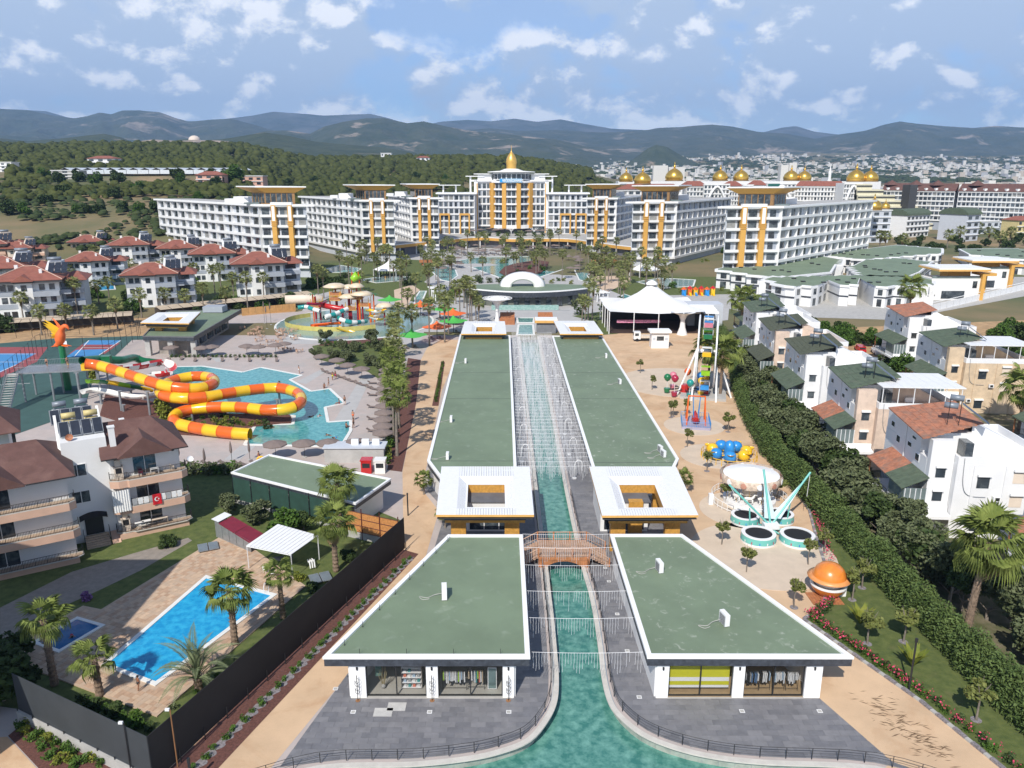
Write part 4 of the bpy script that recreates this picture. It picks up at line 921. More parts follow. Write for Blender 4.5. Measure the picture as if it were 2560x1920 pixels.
def rail_local(t,pts,h=.9,step=.14,m=DARK,name='balcony_railing'):
 g=MB();g.tube([(x,y,z+h)for x,y,z in pts],.03,4);g.tube([(x,y,z+.1)for x,y,z in pts],.02,4)
 for a,b in zip(pts[:-1],pts[1:]):
  a,b=Vector(a),Vector(b);n=max(1,int((b-a).length/step))
  for k in range(n+1):p=a.lerp(b,k/n);g.bar((p.x,p.y,p.z+.02),(p.x,p.y,p.z+h),.018 if k%8 else.032)
 return tag(part(name,g,m,t),kind='stuff')
def bbq(t,x,y,z,s=1):
 g=MB();g.box(x-.45,y,z,x+.45,y+.7,z+.75).box(x-.45,y+.5,z+.75,x+.45,y+.7,z+1.5).box(x-.45,y,z+.75,x-.33,y+.5,z+1.5).box(x+.33,y,z+.75,x+.45,y+.5,z+1.5).box(x-.52,y-.05,z+1.5,x+.52,y+.72,z+1.62).box(x-.3,y+.15,z+1.62,x+.3,y+.6,z+2.4)
 part('barbecue',g,CREAM,t);part('barbecue_opening',MB().box(x-.32,y-.02,z+.85,x+.32,y-.005,z+1.4),BLACKF,t)
def apartment():
 t=thing('apartment_block','white apartment block with brown shingle roofs and peach balconies beside the blue pool','apartment block',(-46.7,83.7,0),R_(32))
 FZ=(.7,4.0,7.3)
 def wing(x0,x1,yf,yb,lab):
  part('wall',MB().box(x0,yf+1.3,0,x1,yb,10.5),WHITE,t)
  part('plinth',MB().box(x0-.05,yf-.05,0,x1+.1,yf+1.29,.66),PEACH,t)
  for i,z in enumerate(FZ):
   P=[(x0-.3,yf+1.28),(x0-.3,yf+.5),(x0+.6,yf),(x0+1.5,yf),(x0+1.7,yf-.25),(x1-.1,yf-.25),(x1+.6,yf+.3),(x1+.6,yf+1.28)]
   if i:part('balcony',MB().prism(P,z-.85,z+.02),PEACH,t)
   part('balcony_coping',ring(MB(),P,off_poly(P,.16),z+.02,z+.10),STONEE,t)
   part('balcony_floor',MB().prism(off_poly(P,.17),z+.0,z+.03),TERRA,t)
   q=off_poly(P,.08);lo=sorted(range(len(q)),key=lambda k:0)
   pts=[(p[0],p[1],z+.1)for p in q if True]
   pts=[p for p in pts if p[1]<yf+1.2];pts.sort(key=lambda p:p[0]);rail_local(t,[(x0-.2,yf+1.2,z+.1)]+pts+[(x1+.5,yf+1.2,z+.1)])
   win(t,x0+2.4,x0+5.0,z+.1,z+2.5,yf+1.3,2);bbq(t,x0+.8,yf+.55,z+.05)
  roof=MB();roof_hip(roof,x0-.9,x1+.9,yf-.3,yb+.8,10.4,13.3,.2,3.2);part('roof',roof,BROWNR,t)
  g=MB();gable_y(g,x0+3.7,2.9,yf-.7,yf+4.6,10.4,12.5);part('roof',g,BROWNR,t)
  part('gutter',MB().tube([(x0-.9,yf-.33,10.3),(x0+.7,yf-.33,10.3)],.07,5).tube([(x0+6.7,yf-.33,10.3),(x1+.9,yf-.33,10.3),(x1+.9,yb+.8,10.3)],.07,5),DARK,t)
  part('gable_wall',MB().add([(x0+1.3,yf+1.29,10.3),(x0+6.1,yf+1.29,10.3),(x0+3.7,yf+1.29,12.1)],[(0,1,2)]),WHITE,t)
  part('chimney',MB().box(x0+.35,yf+1.4,10.4,x0+1.0,yf+2.0,13.6).box(x0+.28,yf+1.33,13.6,x0+1.07,yf+2.07,13.75),WHITE,t)
  part('roof_vent',MB().box(x0+1.9,yf+5.5,12.5,x0+2.5,yf+6.1,13.3),WHITE,t)
 wing(0,7.6,0,10,'right');wing(-15.0,-4.6,-3.65,8.0,'left')
 part('stair_wall',MB().box(-4.65,1.6,0,0,9.9,12.6),WHITE,t)
 m=MB();m.add([(-4.9,1.2,10.3),(-4.6,1.2,10.3),(-4.6,9.5,14.6),(-4.9,9.5,14.6),(-4.9,1.2,9.4),(-4.6,1.2,9.4),(-4.6,9.5,9.4),(-4.9,9.5,9.4)],[(0,1,2,3),(4,7,6,5),(0,4,5,1),(1,5,6,2),(2,6,7,3),(3,7,4,0)]);part('parapet',m,WHITE,t)
 m=MB();m.add([(-.25,.9,10.5),(.05,.9,10.5),(.05,9.5,14.4),(-.25,9.5,14.4),(-.25,.9,9.6),(.05,.9,9.6),(.05,9.5,9.6),(-.25,9.5,9.6)],[(0,1,2,3),(4,7,6,5),(0,4,5,1),(1,5,6,2),(2,6,7,3),(3,7,4,0)]);part('parapet',m,WHITE,t)
 for z in(5.0,8.3):win(t,-4.3,-2.4,z,z+1.5,1.6,2)
 part('door',MB().box(-3.4,1.45,.9,-1.5,1.59,3.2),DARK,t)
 m=MB();pts=[(-3.9+2.9*i/6,3.35+.35*math.sin(math.pi*i/6))for i in range(7)]
 m.add([(x,.2,z-.15)for x,z in pts]+[(x,1.6,z)for x,z in pts],[(i,i+1,8+i,7+i)for i in range(6)]);part('door_canopy',m,BLACKF,t)
 for k in range(6):part('step',MB().box(-3.6,1.3-.34*(k+1),0,-1.1,1.3-.34*k,.9-.15*k),TERRA,t)
 rail_local(t,[(-1.0,-1.0,.1),(-1.0,1.3,.9)],name='stair_railing');rail_local(t,[(-3.7,-1.0,.1),(-3.7,1.3,.9)],name='stair_railing')
 m=MB();part('ramp',MB().add([(-.9,-.6,.02),(.0,-.6,.02),(.0,1.5,.8),(-.9,1.5,.8)],[(0,1,2,3)]),PEACH,t)
 return t
AP=apartment()
def ap_pt(x,y,z):return AP.matrix_basis@Vector((x,y,z))
def solar_rack(loc,rz,n,tank,lab,s=1.0,tanks=2,group='solar water heaters on the brown-roofed block',pw=1.0,ph=2.0,tilt=.9):
 t=thing('solar_heater',lab,'solar heater',loc,rz,group);fr=MB()
 for i in range(n):
  x0,x1=(i*(pw+.1))*s,(i*(pw+.1)+pw)*s;dy,dz=ph*math.cos(tilt)*s,ph*math.sin(tilt)*s
  m=MB();q=[(x0,0,0),(x1,0,0),(x1,dy,dz),(x0,dy,dz)];m.add(q+[(a,b+.06,c-.08)for a,b,c in q],[(0,1,2,3),(7,6,5,4),(0,4,5,1),(1,5,6,2),(2,6,7,3),(3,7,4,0)]);part('panel_frame',m,GREYM,t)
  e=.07*s;k=Vector((0,dy,dz)).normalized();nn=Vector((0,-dz,dy)).normalized()*.012;a=Vector((x0+e,0,0))+k*e+nn;b=Vector((x1-e,0,0))+k*e+nn;c=Vector((x1-e,dy,dz))-k*e+nn;d=Vector((x0+e,dy,dz))-k*e+nn
  part('panel_glass',MB().add([a,b,c,d],[(0,1,2,3)]),SOLAR,t)
  fr.bar((x0,dy,dz),(x0,dy+.1,-.3),.03).bar((x1,dy,dz),(x1,dy+.1,-.3),.03)
 W_=n*(pw+.1)*s;dy,dz=ph*math.cos(tilt)*s,ph*math.sin(tilt)*s
 for k in range(tanks):
  xx=W_*(k+.5)/tanks;L=.7*s
  part('tank',MB().tube([(xx-L,dy+.35*s,dz+.55*s),(xx+L,dy+.35*s,dz+.55*s)],.33*s,14),tank,t,True)
  part('tank',MB().tube([(xx-L,dy+.5*s,dz-.25*s),(xx+L,dy+.5*s,dz-.25*s)],.30*s,14),tank,t,True)
  fr.bar((xx-L*.8,dy+.2,dz+.5*s),(xx-L*.8,dy+.2,-.4),.03).bar((xx+L*.8,dy+.2,dz+.5*s),(xx+L*.8,dy+.2,-.4),.03).bar((xx-L*.8,dy+.7,dz+.4*s),(xx-L*.8,dy+.7,-.4),.03)
 part('stand',fr,GREYM,t);return t
YT=mat('cream_yellow_tank',(.55,.45,.20),.5);GT=mat('grey_tank',(.22,.25,.29),.45,metal=.2)
p=ap_pt(-4.5,3.2,12.8);solar_rack(p,R_(32),4,YT,'row of four dark solar panels with cream yellow tanks on the brown-roofed block',1.05,2,tilt=.75)
p=ap_pt(-5.2,7.6,13.2);solar_rack(p,R_(32),4,GT,'row of four dark solar panels with grey tanks behind the yellow tanks',1.05,2,tilt=.75)
part_=MB();p=ap_pt(-3.6,2.2,12.9);t=thing('satellite_dish','rusty round satellite dish below the solar panels of the brown-roofed block','satellite dish',p,R_(20))
def dish(t,r=.5,m=WMETAL,tilt=.9):
 g=MB();g.lathe([(r*math.sin(a),r*.9*(1-math.cos(a)))for a in np.linspace(0.01,1.0,5)],16);M=Matrix.Rotation(tilt,4,'X');g.v=[tuple(M@Vector(v))for v in g.v]
 part('dish',g,m,t,True);part('mast',MB().bar((0,0,0),(0,.2,-1.0),.03,6).bar((0,0,0),tuple(M@Vector((0,0,r*.9))),.015,4),GREYM,t)
dish(t,.5,mat('rusty_dish',(.35,.14,.07),.6,.4,3))
p=ap_pt(8.6,-.1,8.6);t=thing('satellite_dish','white round satellite dish on the balcony corner of the brown-roofed block','satellite dish',p,R_(40));dish(t,.45)
p=ap_pt(6.9,1.05,9.6);t=thing('air_conditioner','white air conditioner under the gable of the brown-roofed block','air conditioner',p,R_(32));part('case',MB().box(-.45,-.2,0,.45,.15,.65),WMETAL,t)
m=MB();m.tube([(0,-.205,.33),(0,-.22,.33)],.24,14);part('fan_grille',m,DARK,t)
def chair(loc,rz,m,lab,grp=None,s=1.0,name='chair'):
 t=thing(name,lab,'chair',loc,rz,grp)
 part('seat',MB().box(-.22*s,-.22*s,.42*s,.22*s,.22*s,.46*s),m,t);part('backrest',MB().box(-.22*s,.18*s,.47*s,.22*s,.22*s,.85*s),m,t)
 for sx in(-1,1):
  for sy in(-1,1):part('leg',MB().bar((sx*.2*s,sy*.18*s,0),(sx*.2*s,sy*.18*s,.42*s),.02*s),m,t)
  part('armrest',MB().box(sx*.22*s-.02,-.2*s,.62*s,sx*.22*s+.02,.18*s,.65*s),m,t)
 return t
def table(loc,rz,m,lab,w_=.9,d=.7,grp=None,h=.74):
 t=thing('table',lab,'table',loc,rz,grp);part('tabletop',MB().box(-w_/2,-d/2,h-.04,w_/2,d/2,h),m,t)
 for sx in(-1,1):
  for sy in(-1,1):part('leg',MB().bar((sx*(w_/2-.05),sy*(d/2-.05),0),(sx*(w_/2-.05),sy*(d/2-.05),h-.04),.025),m,t)
 return t
table(ap_pt(4.6,.5,7.35),R_(32),WMETAL,'white table on the top balcony of the brown-roofed block');chair(ap_pt(6.6,.7,7.35),R_(120),CREAM,'cream chair at the right end of the top balcony')
chair(ap_pt(3.1,.6,7.35),R_(32),mat('plum_cloth',(.10,.01,.03),.8),'plum lounge chair with pink cushion on the top balcony');table(ap_pt(4.5,.7,.75),R_(32),CREAM,'long cream table on the lowest balcony',1.8,.8)
for k in range(9):
 if k==4:continue
 x=2.0+k*.62;p=ap_pt(x,-.27,4.2);t=thing('towel','white grey patterned cloth drying over the middle balcony rail','towel',p,R_(32),'cloths drying on the middle balcony');part('cloth',MB().box(-.27,-.05,0,.27,-.035,.75).box(-.27,.035,.3,.27,.05,.75).box(-.27,-.05,.75,.27,.05,.765),CC[0]if k%3 else CC[1],t)
p=ap_pt(4.4,-.34,3.75);t=thing('flag','red flag with white crescent and star hanging from the middle balcony','flag',p,R_(32));m=MB()
vs_=[(-.5+i/6*1.0,-.05-.04*math.sin(i*1.3+j*.3),1.35*j/5)for j in range(6)for i in range(7)];m.add(vs_,[(j*7+i,j*7+i+1,(j+1)*7+i+1,(j+1)*7+i)for j in range(5)for i in range(6)]);part('cloth',m,mat('flag_red',(.55,.01,.02),.7),t)
cr=MB();n=20;A=[(-.02+.27*math.cos(a),-.115,.72+.27*math.sin(a))for a in np.linspace(.7,5.6,n)];B=[(.055+.21*math.cos(a),-.115,.72+.21*math.sin(a))for a in np.linspace(.9,5.4,n)]
cr.add(A+B,[(i,i+1,n+i+1,n+i)for i in range(n-1)]);st=[(.17+(.12 if k%2==0 else.05)*math.cos(k*math.pi/5),-.115,.72+(.12 if k%2==0 else.05)*math.sin(k*math.pi/5))for k in range(10)];cr.add(st,[tuple(range(10))]);part('crescent_and_star',cr,CC[0],t)
p=ap_pt(.6,-.1,4.0);t=thing('curtain','long white curtain hanging from the middle balcony of the brown-roofed block','curtain',p,R_(32));m=MB();n=24
vs_=[(-.9+1.9*i/n,.06*math.sin(i*1.9)-.25,z)for z in(-.35,2.35)for i in range(n+1)];m.add(vs_,[(i,i+1,n+2+i,n+1+i)for i in range(n)]);part('cloth',m,CC[0],t)
for k,(x,y)in enumerate(((2.2,.2),(3.0,.4))):t=thing('drying_rack',('white sheets heaped on the left drying rack of the lowest balcony','white sheets on the right drying rack of the lowest balcony')[k],'drying rack',ap_pt(x,y,.75),R_(32));part('rack',MB().bar((-.4,0,0),(.4,0,.8),.02).bar((.4,0,0),(-.4,0,.8),.02),WMETAL,t);part('sheet',MB().prism([(-.5,-.3),(.5,-.3),(.5,.3),(-.5,.3)],.8,.9),CC[0],t)
t=thing('apartment_block','partly seen white block with brown roof and wooden post left of the stair tower','apartment block',(-66,98,0),R_(32));part('wall',MB().box(-12,0,0,-1.5,9,9.3),WHITE,t);m=MB();roof_hip(m,-14,0,-1.5,10,9.3,12.6,3,4);part('roof',m,BROWNR,t);part('post',MB().box(-1.1,-.9,0,-.7,-.5,9.2),DARK,t)
# ---------------- pool yard
YARD=[px(549,1345),px(640,1378),px(764,1467),px(393,1794),px(176,1711),px(20,1652),px(75,1590),px(208,1517),px(253,1526)]
P4=[px(515,1442),px(694,1489.6),px(389,1720),px(253,1668)];KP=[px(194,1546),px(264.5,1566.5),px(147,1636.5),px(79,1611.6)]
LW=[px(430,1180),px(700,1180),px(1000,1300),(-13.2,80.5),(-26.2,46.5),(-40,53.5),(-75,60),(-75,105),(-46,105)]
ll=struct('lawn',MB().sheet([(p[0],p[1])for p in LW],.02),LAWN)
yd=struct('pool_yard',MB().prism([(p.x,p.y)for p in YARD],0.0,.14),TERRA)
def cut(poly,holes):
 return poly
def inside(p,P):
 c=False;n=len(P)
 for i in range(n):
  a,b=P[i-1],P[i]
  if(a[1]>p[1])!=(b[1]>p[1])and p[0]<(b[0]-a[0])*(p[1]-a[1])/(b[1]-a[1])+a[0]:c=not c
 return c
def yard_tiles():
 r=random.Random(5);ang=math.atan2(-.40,.91);ca,sa=math.cos(ang),math.sin(ang);P=[(p.x,p.y)for p in YARD];L=[];holes=[[(p.x,p.y)for p in P4],[(p.x,p.y)for p in KP]]
 s=.5
 for i in range(-80,80):
  for j in range(-80,80):
   x,y=i*s*ca-j*s*sa-33,i*s*sa+j*s*ca+66
   if inside((x,y),P)and all(inside((x+dx,y+dy),P)for dx,dy in((.3,.2),(-.3,-.2),(.2,-.3),(-.2,.3)))and not any(inside((x,y),off_poly(h,-.35))for h in holes):L.append((x,y))
 L.sort(key=lambda p:p[1]);ms=[TERRA,mat('terracotta_paver_b',(.45,.30,.20),.85,.15,1.5),mat('terracotta_paver_c',(.54,.39,.27),.85,.12,1.5)]
 mesh=[MB().box(-s/2+.012,-s/2+.012,0,s/2-.012,s/2-.012,.02).rot(ang).mesh('paver',m)for m in ms];rest=[MB()for _ in ms]
 for k,(x,y)in enumerate(L):
  c=r.randrange(3)
  if k<290:link('paver',mesh[c],yd,(x,y,.135+r.uniform(0,.004)))
  else:b=MB().box(-s/2+.012,-s/2+.012,0,s/2-.012,s/2-.012,.02).rot(ang,(x,y,.135+r.uniform(0,.004)));rest[c].add(b.v,b.f)
 for m,b in zip(ms,rest):tag(part('paver_field',b,m,yd),kind='stuff')
yard_tiles()
def pool(name,label,poly,wm,cw=.4,z=.16,wz=.05,em=POOLE,cat='pool'):
 z+=.035
 P=[(p[0],p[1])for p in poly];c=(sum(p[0]for p in P)/len(P),sum(p[1]for p in P)/len(P),0);t=thing(name,label,cat,c,world=True)
 part('edge',ring(MB(),off_poly(P,0),off_poly(P,cw),0.0,z+.03),em,t);part('water',MB().sheet(off_poly(P,cw-.01),z-.045),wm,t);return t
pool('swimming_pool','bright blue rectangular swimming pool in the terracotta yard',P4,BLUEW,.45,.17);pool('swimming_pool','small blue children\'s pool in the shaded corner of the yard',KP,BLUEWD,.35,.17)
t=thing('pool_ladder','chrome pool ladder at the far right corner of the blue pool','ladder',px(668,1478,.2));m=MB()
for s in(-.25,.25):m.tube([(s,.5,0),(s,.45,.75),(s,.1,.9),(s,-.25,.6),(s,-.3,-.1)],.035,6)
part('rail',m,WMETAL,t);part('rung',MB().bar((-.25,-.3,.2),(.25,-.3,.2),.025),WMETAL,t)
CP=[Vector(p)for p in((-29.1,76.6,2.9),(-27.1,81.5,3.1),(-21.7,78.6,3.1),(-23.6,74.5,2.9))];t=thing('canopy','white corrugated canopy on thin posts beside the blue pool yard','canopy',(-25.4,77.8,.15),world=True)
n=11
for k in range(n):
 a,b=k/n+.004,(k+1)/n-.004;q=[CP[0].lerp(CP[3],a),CP[0].lerp(CP[3],b),CP[1].lerp(CP[2],b),CP[1].lerp(CP[2],a)];m=MB();m.add([v+Vector((0,0,.06))for v in q]+[v for v in q],[(0,1,2,3),(7,6,5,4),(0,4,5,1),(1,5,6,2),(2,6,7,3),(3,7,4,0)]);part('roof_sheet',m,WMETAL,t)
for c in CP:part('post',MB().bar((c.x*.985-.4,c.y,.15),(c.x*.985-.4,c.y,2.9),.05),WMETAL,t)
m=MB();m.bar(CP[0]-Vector((0,0,.08)),CP[3]-Vector((0,0,.08)),.05).bar(CP[1]-Vector((0,0,.08)),CP[2]-Vector((0,0,.08)),.05);part('beam',m,WMETAL,t)
table((-25.6,77.6,.15),.3,DARK,'dark table in the shade of the white canopy',2.2,1.0)
chair((-26.9,75.6,.15),2.6,WMETAL,'white plastic chair left of its twin before the canopy');chair((-25.9,74.8,.15),2.9,WMETAL,'white plastic chair right of its twin before the canopy')
t=thing('plastic_lounger','white plastic loungers piled at the right post of the canopy','lounger',(-22.2,76.4,.15),.5)
for k in range(3):part('lounger',MB().tube([(k*.25,0,.1),(k*.25,.3,.9),(k*.25,.6,.5),(k*.25,1.2,.6)],.08,5),WMETAL,t)
t=thing('garden_shed','low grey-panelled shed with sloping crimson roof beside the lawn','shed',(-33,83.5,0),world=True)
a,b,c,d=Vector((-35.6,84.4,0)),Vector((-34.7,86.0,0)),Vector((-29.0,82.1,0)),Vector((-30.0,80.3,0))
for k in range(5):
 p,q=a.lerp(d,k/5+.004),a.lerp(d,(k+1)/5-.004);z0,z1=2.3-.4*k/5*2,2.3-.4*(k+1)/5*2;part('panel',MB().add([(p.x,p.y,.1),(q.x,q.y,.1),(q.x,q.y,z1),(p.x,p.y,z0)],[(0,1,2,3)]),GREYM,t)
m=MB();m.add([(a.x,a.y,.1),(b.x,b.y,.1),(b.x,b.y,2.3),(a.x,a.y,2.3)],[(3,2,1,0)]);part('end_wall',m,CONC,t)
r0=[a+Vector((-.3,-.2,2.5)),a.lerp(d,.13)+Vector((0,-.2,2.36)),b.lerp(c,.13)+Vector((0,.2,2.36)),b+Vector((-.3,.2,2.5))];part('roof_end',MB().add(r0,[(0,1,2,3)]),WMETAL,t)
for k in range(2):
 u0,u1=.14+k*.44,.14+(k+1)*.44-.01;z0,z1=2.35-.9*u0,2.35-.9*u1;q=[a.lerp(d,u0)+Vector((0,-.2,z0)),a.lerp(d,u1)+Vector((0,-.2,z1)),b.lerp(c,u1)+Vector((0,.2,z1)),b.lerp(c,u0)+Vector((0,.2,z0))];part('roof_panel',MB().add(q+[v-Vector((0,0,.06))for v in q],[(0,1,2,3),(0,4,5,1),(2,6,7,3)]),mat('crimson_sheet',(.20,.015,.03),.5,.15,1),t)
for k,((x,y),s)in enumerate((((495,1372),'at the lawn edge near the shed'),((775,1450),'at the right edge of the pool yard'))):
 p=px(x,y,.3);t=thing('ground_panel','pair of grey collector panels lying '+s,'panel',p,.45)
 for j in range(2):part('frame',MB().box(j*1.15,-1,.0,j*1.15+1.05,1,.08),GREYM,t);part('glass',MB().box(j*1.15+.07,-.93,.081,j*1.15+.98,.93,.09),mat('grey_panel_glass',(.17,.20,.22),.3),t)
for pts in([(0,1640),(0,1520),(180,1430),(330,1385),(470,1345),(480,1352),(355,1425),(240,1480),(60,1560)],):
 struct('footpath',MB().sheet([px(x,y)for x,y in pts],.034),mat('brown_grey_paving',(.27,.235,.20),.85,.12,1.5))
t=thing('board_fence','orange particle-board fence on dark posts at the end of the pool yard','fence',(-17,83,0),world=True);A,B=px(874,1298,1.6),px(1000,1322,1.6);A=Vector((-20.2,84.8,0));B=Vector((-13.2,81.6,0))
part('base_wall',MB().prism([(A.x,A.y),(B.x,B.y),(B.x+.1,B.y+.25),(A.x+.1,A.y+.25)],0,.9),CONC,t);dn=(B-A)
for i in range(3):
 for j in range(3):
  p,q=A.lerp(B,i/3+.006),A.lerp(B,(i+1)/3-.006);z0=.95+j*.85;part('board',MB().prism([(p.x,p.y+.06),(q.x,q.y+.06),(q.x,q.y+.10),(p.x,p.y+.10)],z0,z0+.82),WOODO,t)
for i in range(4):p=A.lerp(B,i/3);part('post',MB().bar((p.x,p.y,0),(p.x,p.y,4.0),.06),mat('dark_red_steel',(.10,.02,.02),.5),t)
for z in(.95,1.8,2.65,3.5):part('rail',MB().bar((A.x,A.y-.02,z),(B.x,B.y-.02,z),.035),MATS['dark_red_steel'],t)
def screen(A,B,z0,z1,lab,n=14,m=FENCE,wallh=.0):
 A,B=Vector(A),Vector(B);c=(A+B)/2;t=thing('screen_fence',lab,'fence',(c.x,c.y,0),world=True);d=(B-A).normalized();nr=Vector((-d.y,d.x,0))*.05
 for i in range(n):
  p,q=A.lerp(B,i/n),A.lerp(B,(i+1)/n);part('banner',MB().prism([(p.x+nr.x,p.y+nr.y),(q.x+nr.x,q.y+nr.y),(q.x,q.y),(p.x,p.y)],z0,z1),m,t)
 for i in range(n+1):p=A.lerp(B,i/n)-nr*2;part('post',MB().bar((p.x,p.y,0),(p.x,p.y,1.1),.05),DARK,t)
 if wallh:part('base_wall',MB().prism([(A.x,A.y),(B.x,B.y),(B.x-nr.x*4,B.y-nr.y*4),(A.x-nr.x*4,A.y-nr.y*4)],0,wallh),CONC,t)
 return t
screen((-25.5,45.3,0),(-12.4,81.0,0),.35,4.2,'tall black screen fence running along the shrub bed to the gateway',15)
screen((-39.4,52.4,0),(-25.5,45.3,0),.9,4.2,'tall black screen fence closing the near end of the pool yard',8,mat('dark_grey_banner',(.040,.046,.052),.7,.1,.5),.85)
BED=[(-25.3,44.8),(-12.2,81.0),(-12.6,87.0),(-11.0,81.2),(-11.6,78.0),(-23.6,42.0)]
struct('mulch_bed',MB().sheet([(-26.1,44.3),(-12.9,81.4),(-10.75,80.2),(-22.9,43.0)],.024),MULCH)
m=MB();A,B=Vector((-24.5,44.4,0)),Vector((-11.7,79.5,0));n=44;L=[];Rr=[]
for i in range(n*4+1):
 u=i/(n*4);p=A.lerp(B,u);w_=.25+.35*abs(math.sin(i*math.pi/4.6));L.append((p.x-.25*w_,p.y,.03));Rr.append((p.x+1.1*w_+.1,p.y-.1,.03))
m.add(L+Rr,[(i,i+1,len(L)+i+1,len(L)+i)for i in range(len(L)-1)]);tag(part('gravel_bed',m,GRAVEL),kind='stuff')
for i in range(34):
 p=A.lerp(B,(i+.5)/34);shrub(p.x+.15+.12*(i%2),p.y,.42+.08*math.sin(i*3),'small round green shrub in the gravel bed along the black screen fence','round shrubs along the screen fence',GREENB,n=260,sq=.85)
struct('mulch_bed',MB().sheet([px(20,1840),px(75,1795),px(395,1950),px(420,2010),px(180,2010)],.024),MULCH)
for i,(x,y)in enumerate(((65,1835),(85,1850),(100,1838),(120,1852),(135,1865),(130,1895),(150,1905),(165,1875),(178,1885),(170,1905),(190,1915),(215,1905),(235,1900),(250,1915),(50,1820),(75,1812),(105,1870))):
 p=px(x,y);shrub(p.x,p.y,.6,'small bright shrub in the mulch bed at the near left corner','bright shrubs in the corner bed',YLEAF if i%3==0 else GREENB,n=260)
struct('left_corner_path',MB().sheet([px(-60,1850),px(18,1842),px(175,2010),px(-60,2010)],.028),PROM)
def bp_(x,y,h,lab,**k):p=px(x,y,.05);return big_palm(p,h,lab,**k)
bp_(137,1712,6.3,'fan palm with rough trunk beside the small shaded pool',s=1.0,seed=1,nl=20,dead=3)
bp_(250,1740,3.6,'short fan palm with creeper at the left corner of the blue pool',s=.95,seed=2,nl=18,dead=3)
bp_(588,1612,5.6,'fan palm leaning over the right edge of the blue pool',s=1.1,seed=3,nl=28,dead=9)
bp_(707,1545,4.9,'slim fan palm standing before the white canopy',s=.8,seed=4,nl=22,dead=3,r0=.22)
bp_(840,1428,5.8,'fan palm with dry skirt standing close to the screen fence',s=1.15,seed=5,nl=30,dead=12)
bp_(850,1330,6.4,'fan palm with dry skirt in front of the green-roofed wedge building',s=1.2,seed=6,nl=30,dead=16)
date_palm(px(497,1725,.05),1.1,'feather-leaved date palm with grey green fronds at the near end of the blue pool')
for(x,y,h,r,k,lab)in((710,1332,3.4,2.6,'g','bright green bushy tree with pale trunk behind the canopy'),(650,1308,2.9,1.9,'o','grey green olive beside the bright tree on the lawn'),(570,1290,3.0,1.7,'o','small round olive beside the netted court wall'),(760,1325,2.6,1.5,'d','dark bush behind the fan palms'),(420,1365,1.4,1.2,'d','dark bush on the shaded lawn beside the balcony'),(870,1405,1.6,1.0,'d','dark shrub at the foot of the skirted palm'),(10,1750,4.5,3.0,'d','dark tree at the shaded left edge of the picture'),(40,1660,3.0,2.0,'d','dark shrub beside the children\'s pool')):
 p=px(x,y);tree(p.x,p.y,h,r,lab,kind=k,name='small_tree',sq=.9)
for(x,y,r,mt,lab)in((215,1500,.7,mat('violet_blossom',(.22,.10,.25),.8,.4,5),'violet-flowering shrub at the lawn corner'),(783,1478,.9,DKLEAF,'dark red-tipped shrub at the fence side of the yard'),(745,1452,.8,YLEAF,'yellow green creeper shrub below the canopy post'),(240,1775,.9,DKLEAF,'dark shrub bed below the short fan palm'),(290,1790,1.0,DKLEAF,'dark shrub behind the near screen fence'),(340,1810,.9,GREENB,'green shrub in the fence corner')):
 p=px(x,y);shrub(p.x,p.y,r,lab,None,mt)
for i in range(9):
 p=px(200+i*22,1752+i*9);shrub(p.x,p.y,.55,'low green plant in the strip between yard and near screen fence','low plants behind the screen fence',GREENB if i%2 else DKLEAF,n=260)
for i in range(13):
 u=i/12;x=-27.2+u*12.0;y=53.5+u*25;shrub(x-.4,y,.45,'low green plant between the yard and the long screen fence','low plants along the long screen fence',GREENB if i%3 else OLIVE,n=260)
def lamp_post(x,y,h,lab,m=DARK,head='box',z=.02,grp=None,r=.05):
 t=thing('lamp_post',lab,'lamp post',(x,y,z),0,grp);part('pole',MB().bar((0,0,0),(0,0,h),r,8),m,t)
 if head=='box':part('head',MB().box(-.09,-.09,h,.09,.09,h+.35),m,t)
 elif head=='ball':part('globe',MB().lathe([(.01,h),(.12,h+.06),(.15,h+.18),(.1,h+.3),(.01,h+.34)],10),WMETAL,t,True)
 elif head=='arm':part('arm',MB().tube([(0,0,h),(.4,0,h+.15),(.9,0,h+.1)],.04,6),m,t);part('head',MB().box(.6,-.12,h+.05,1.2,.12,h+.12),WMETAL,t)
 elif head=='cam':part('camera',MB().box(-.35,-.08,h-.05,-.05,.08,h+.12),WMETAL,t)
 return t
lamp_post(-27.5,46.2,4.6,'thin dark mast with white camera just outside the near screen fence',head='cam');lamp_post(-24.6,47.2,4.9,'rusty mast with white cameras inside the fence corner',MATS['rusty_plate'],'cam')
lamp_post(-13.31,90.55,2.75,'slender dark bollard lamp on the sandy path',r=.09);lamp_post(-22.9,45.5,1.9,'dark twin-bar lamp in the mulch bed',r=.1)
GH=[(-34.4,102.4),(-15.7,93.3),(-18.8,85.4),(-37.4,95.5)]
t=thing('green_hall','low wedge building with flat green roof and netted side wall behind the lawn','building',(-27,94,0),world=True);flat_roof(t,GH,4.0,3.2,ROOFG,cw=.3);part('wall',MB().prism(off_poly(GH,.9),0,3.25),WHITE,t)
t=thing('net_screen','dark green shade netting on posts before the wedge building','screen',(-28,90,0),world=True);A,B=Vector((-37.0,94.6,0)),Vector((-19.4,85.2,0));NET=mat('dark_green_net',(.02,.06,.045),.8,.15,1)
for i in range(6):
 p,q=A.lerp(B,i/6+.004),A.lerp(B,(i+1)/6-.004);part('net',MB().prism([(p.x,p.y),(q.x,q.y),(q.x,q.y+.03),(p.x,p.y+.03)],.6,3.7),NET,t);part('post',MB().bar((p.x,p.y-.05,0),(p.x,p.y-.05,4.1),.05),DARK,t)
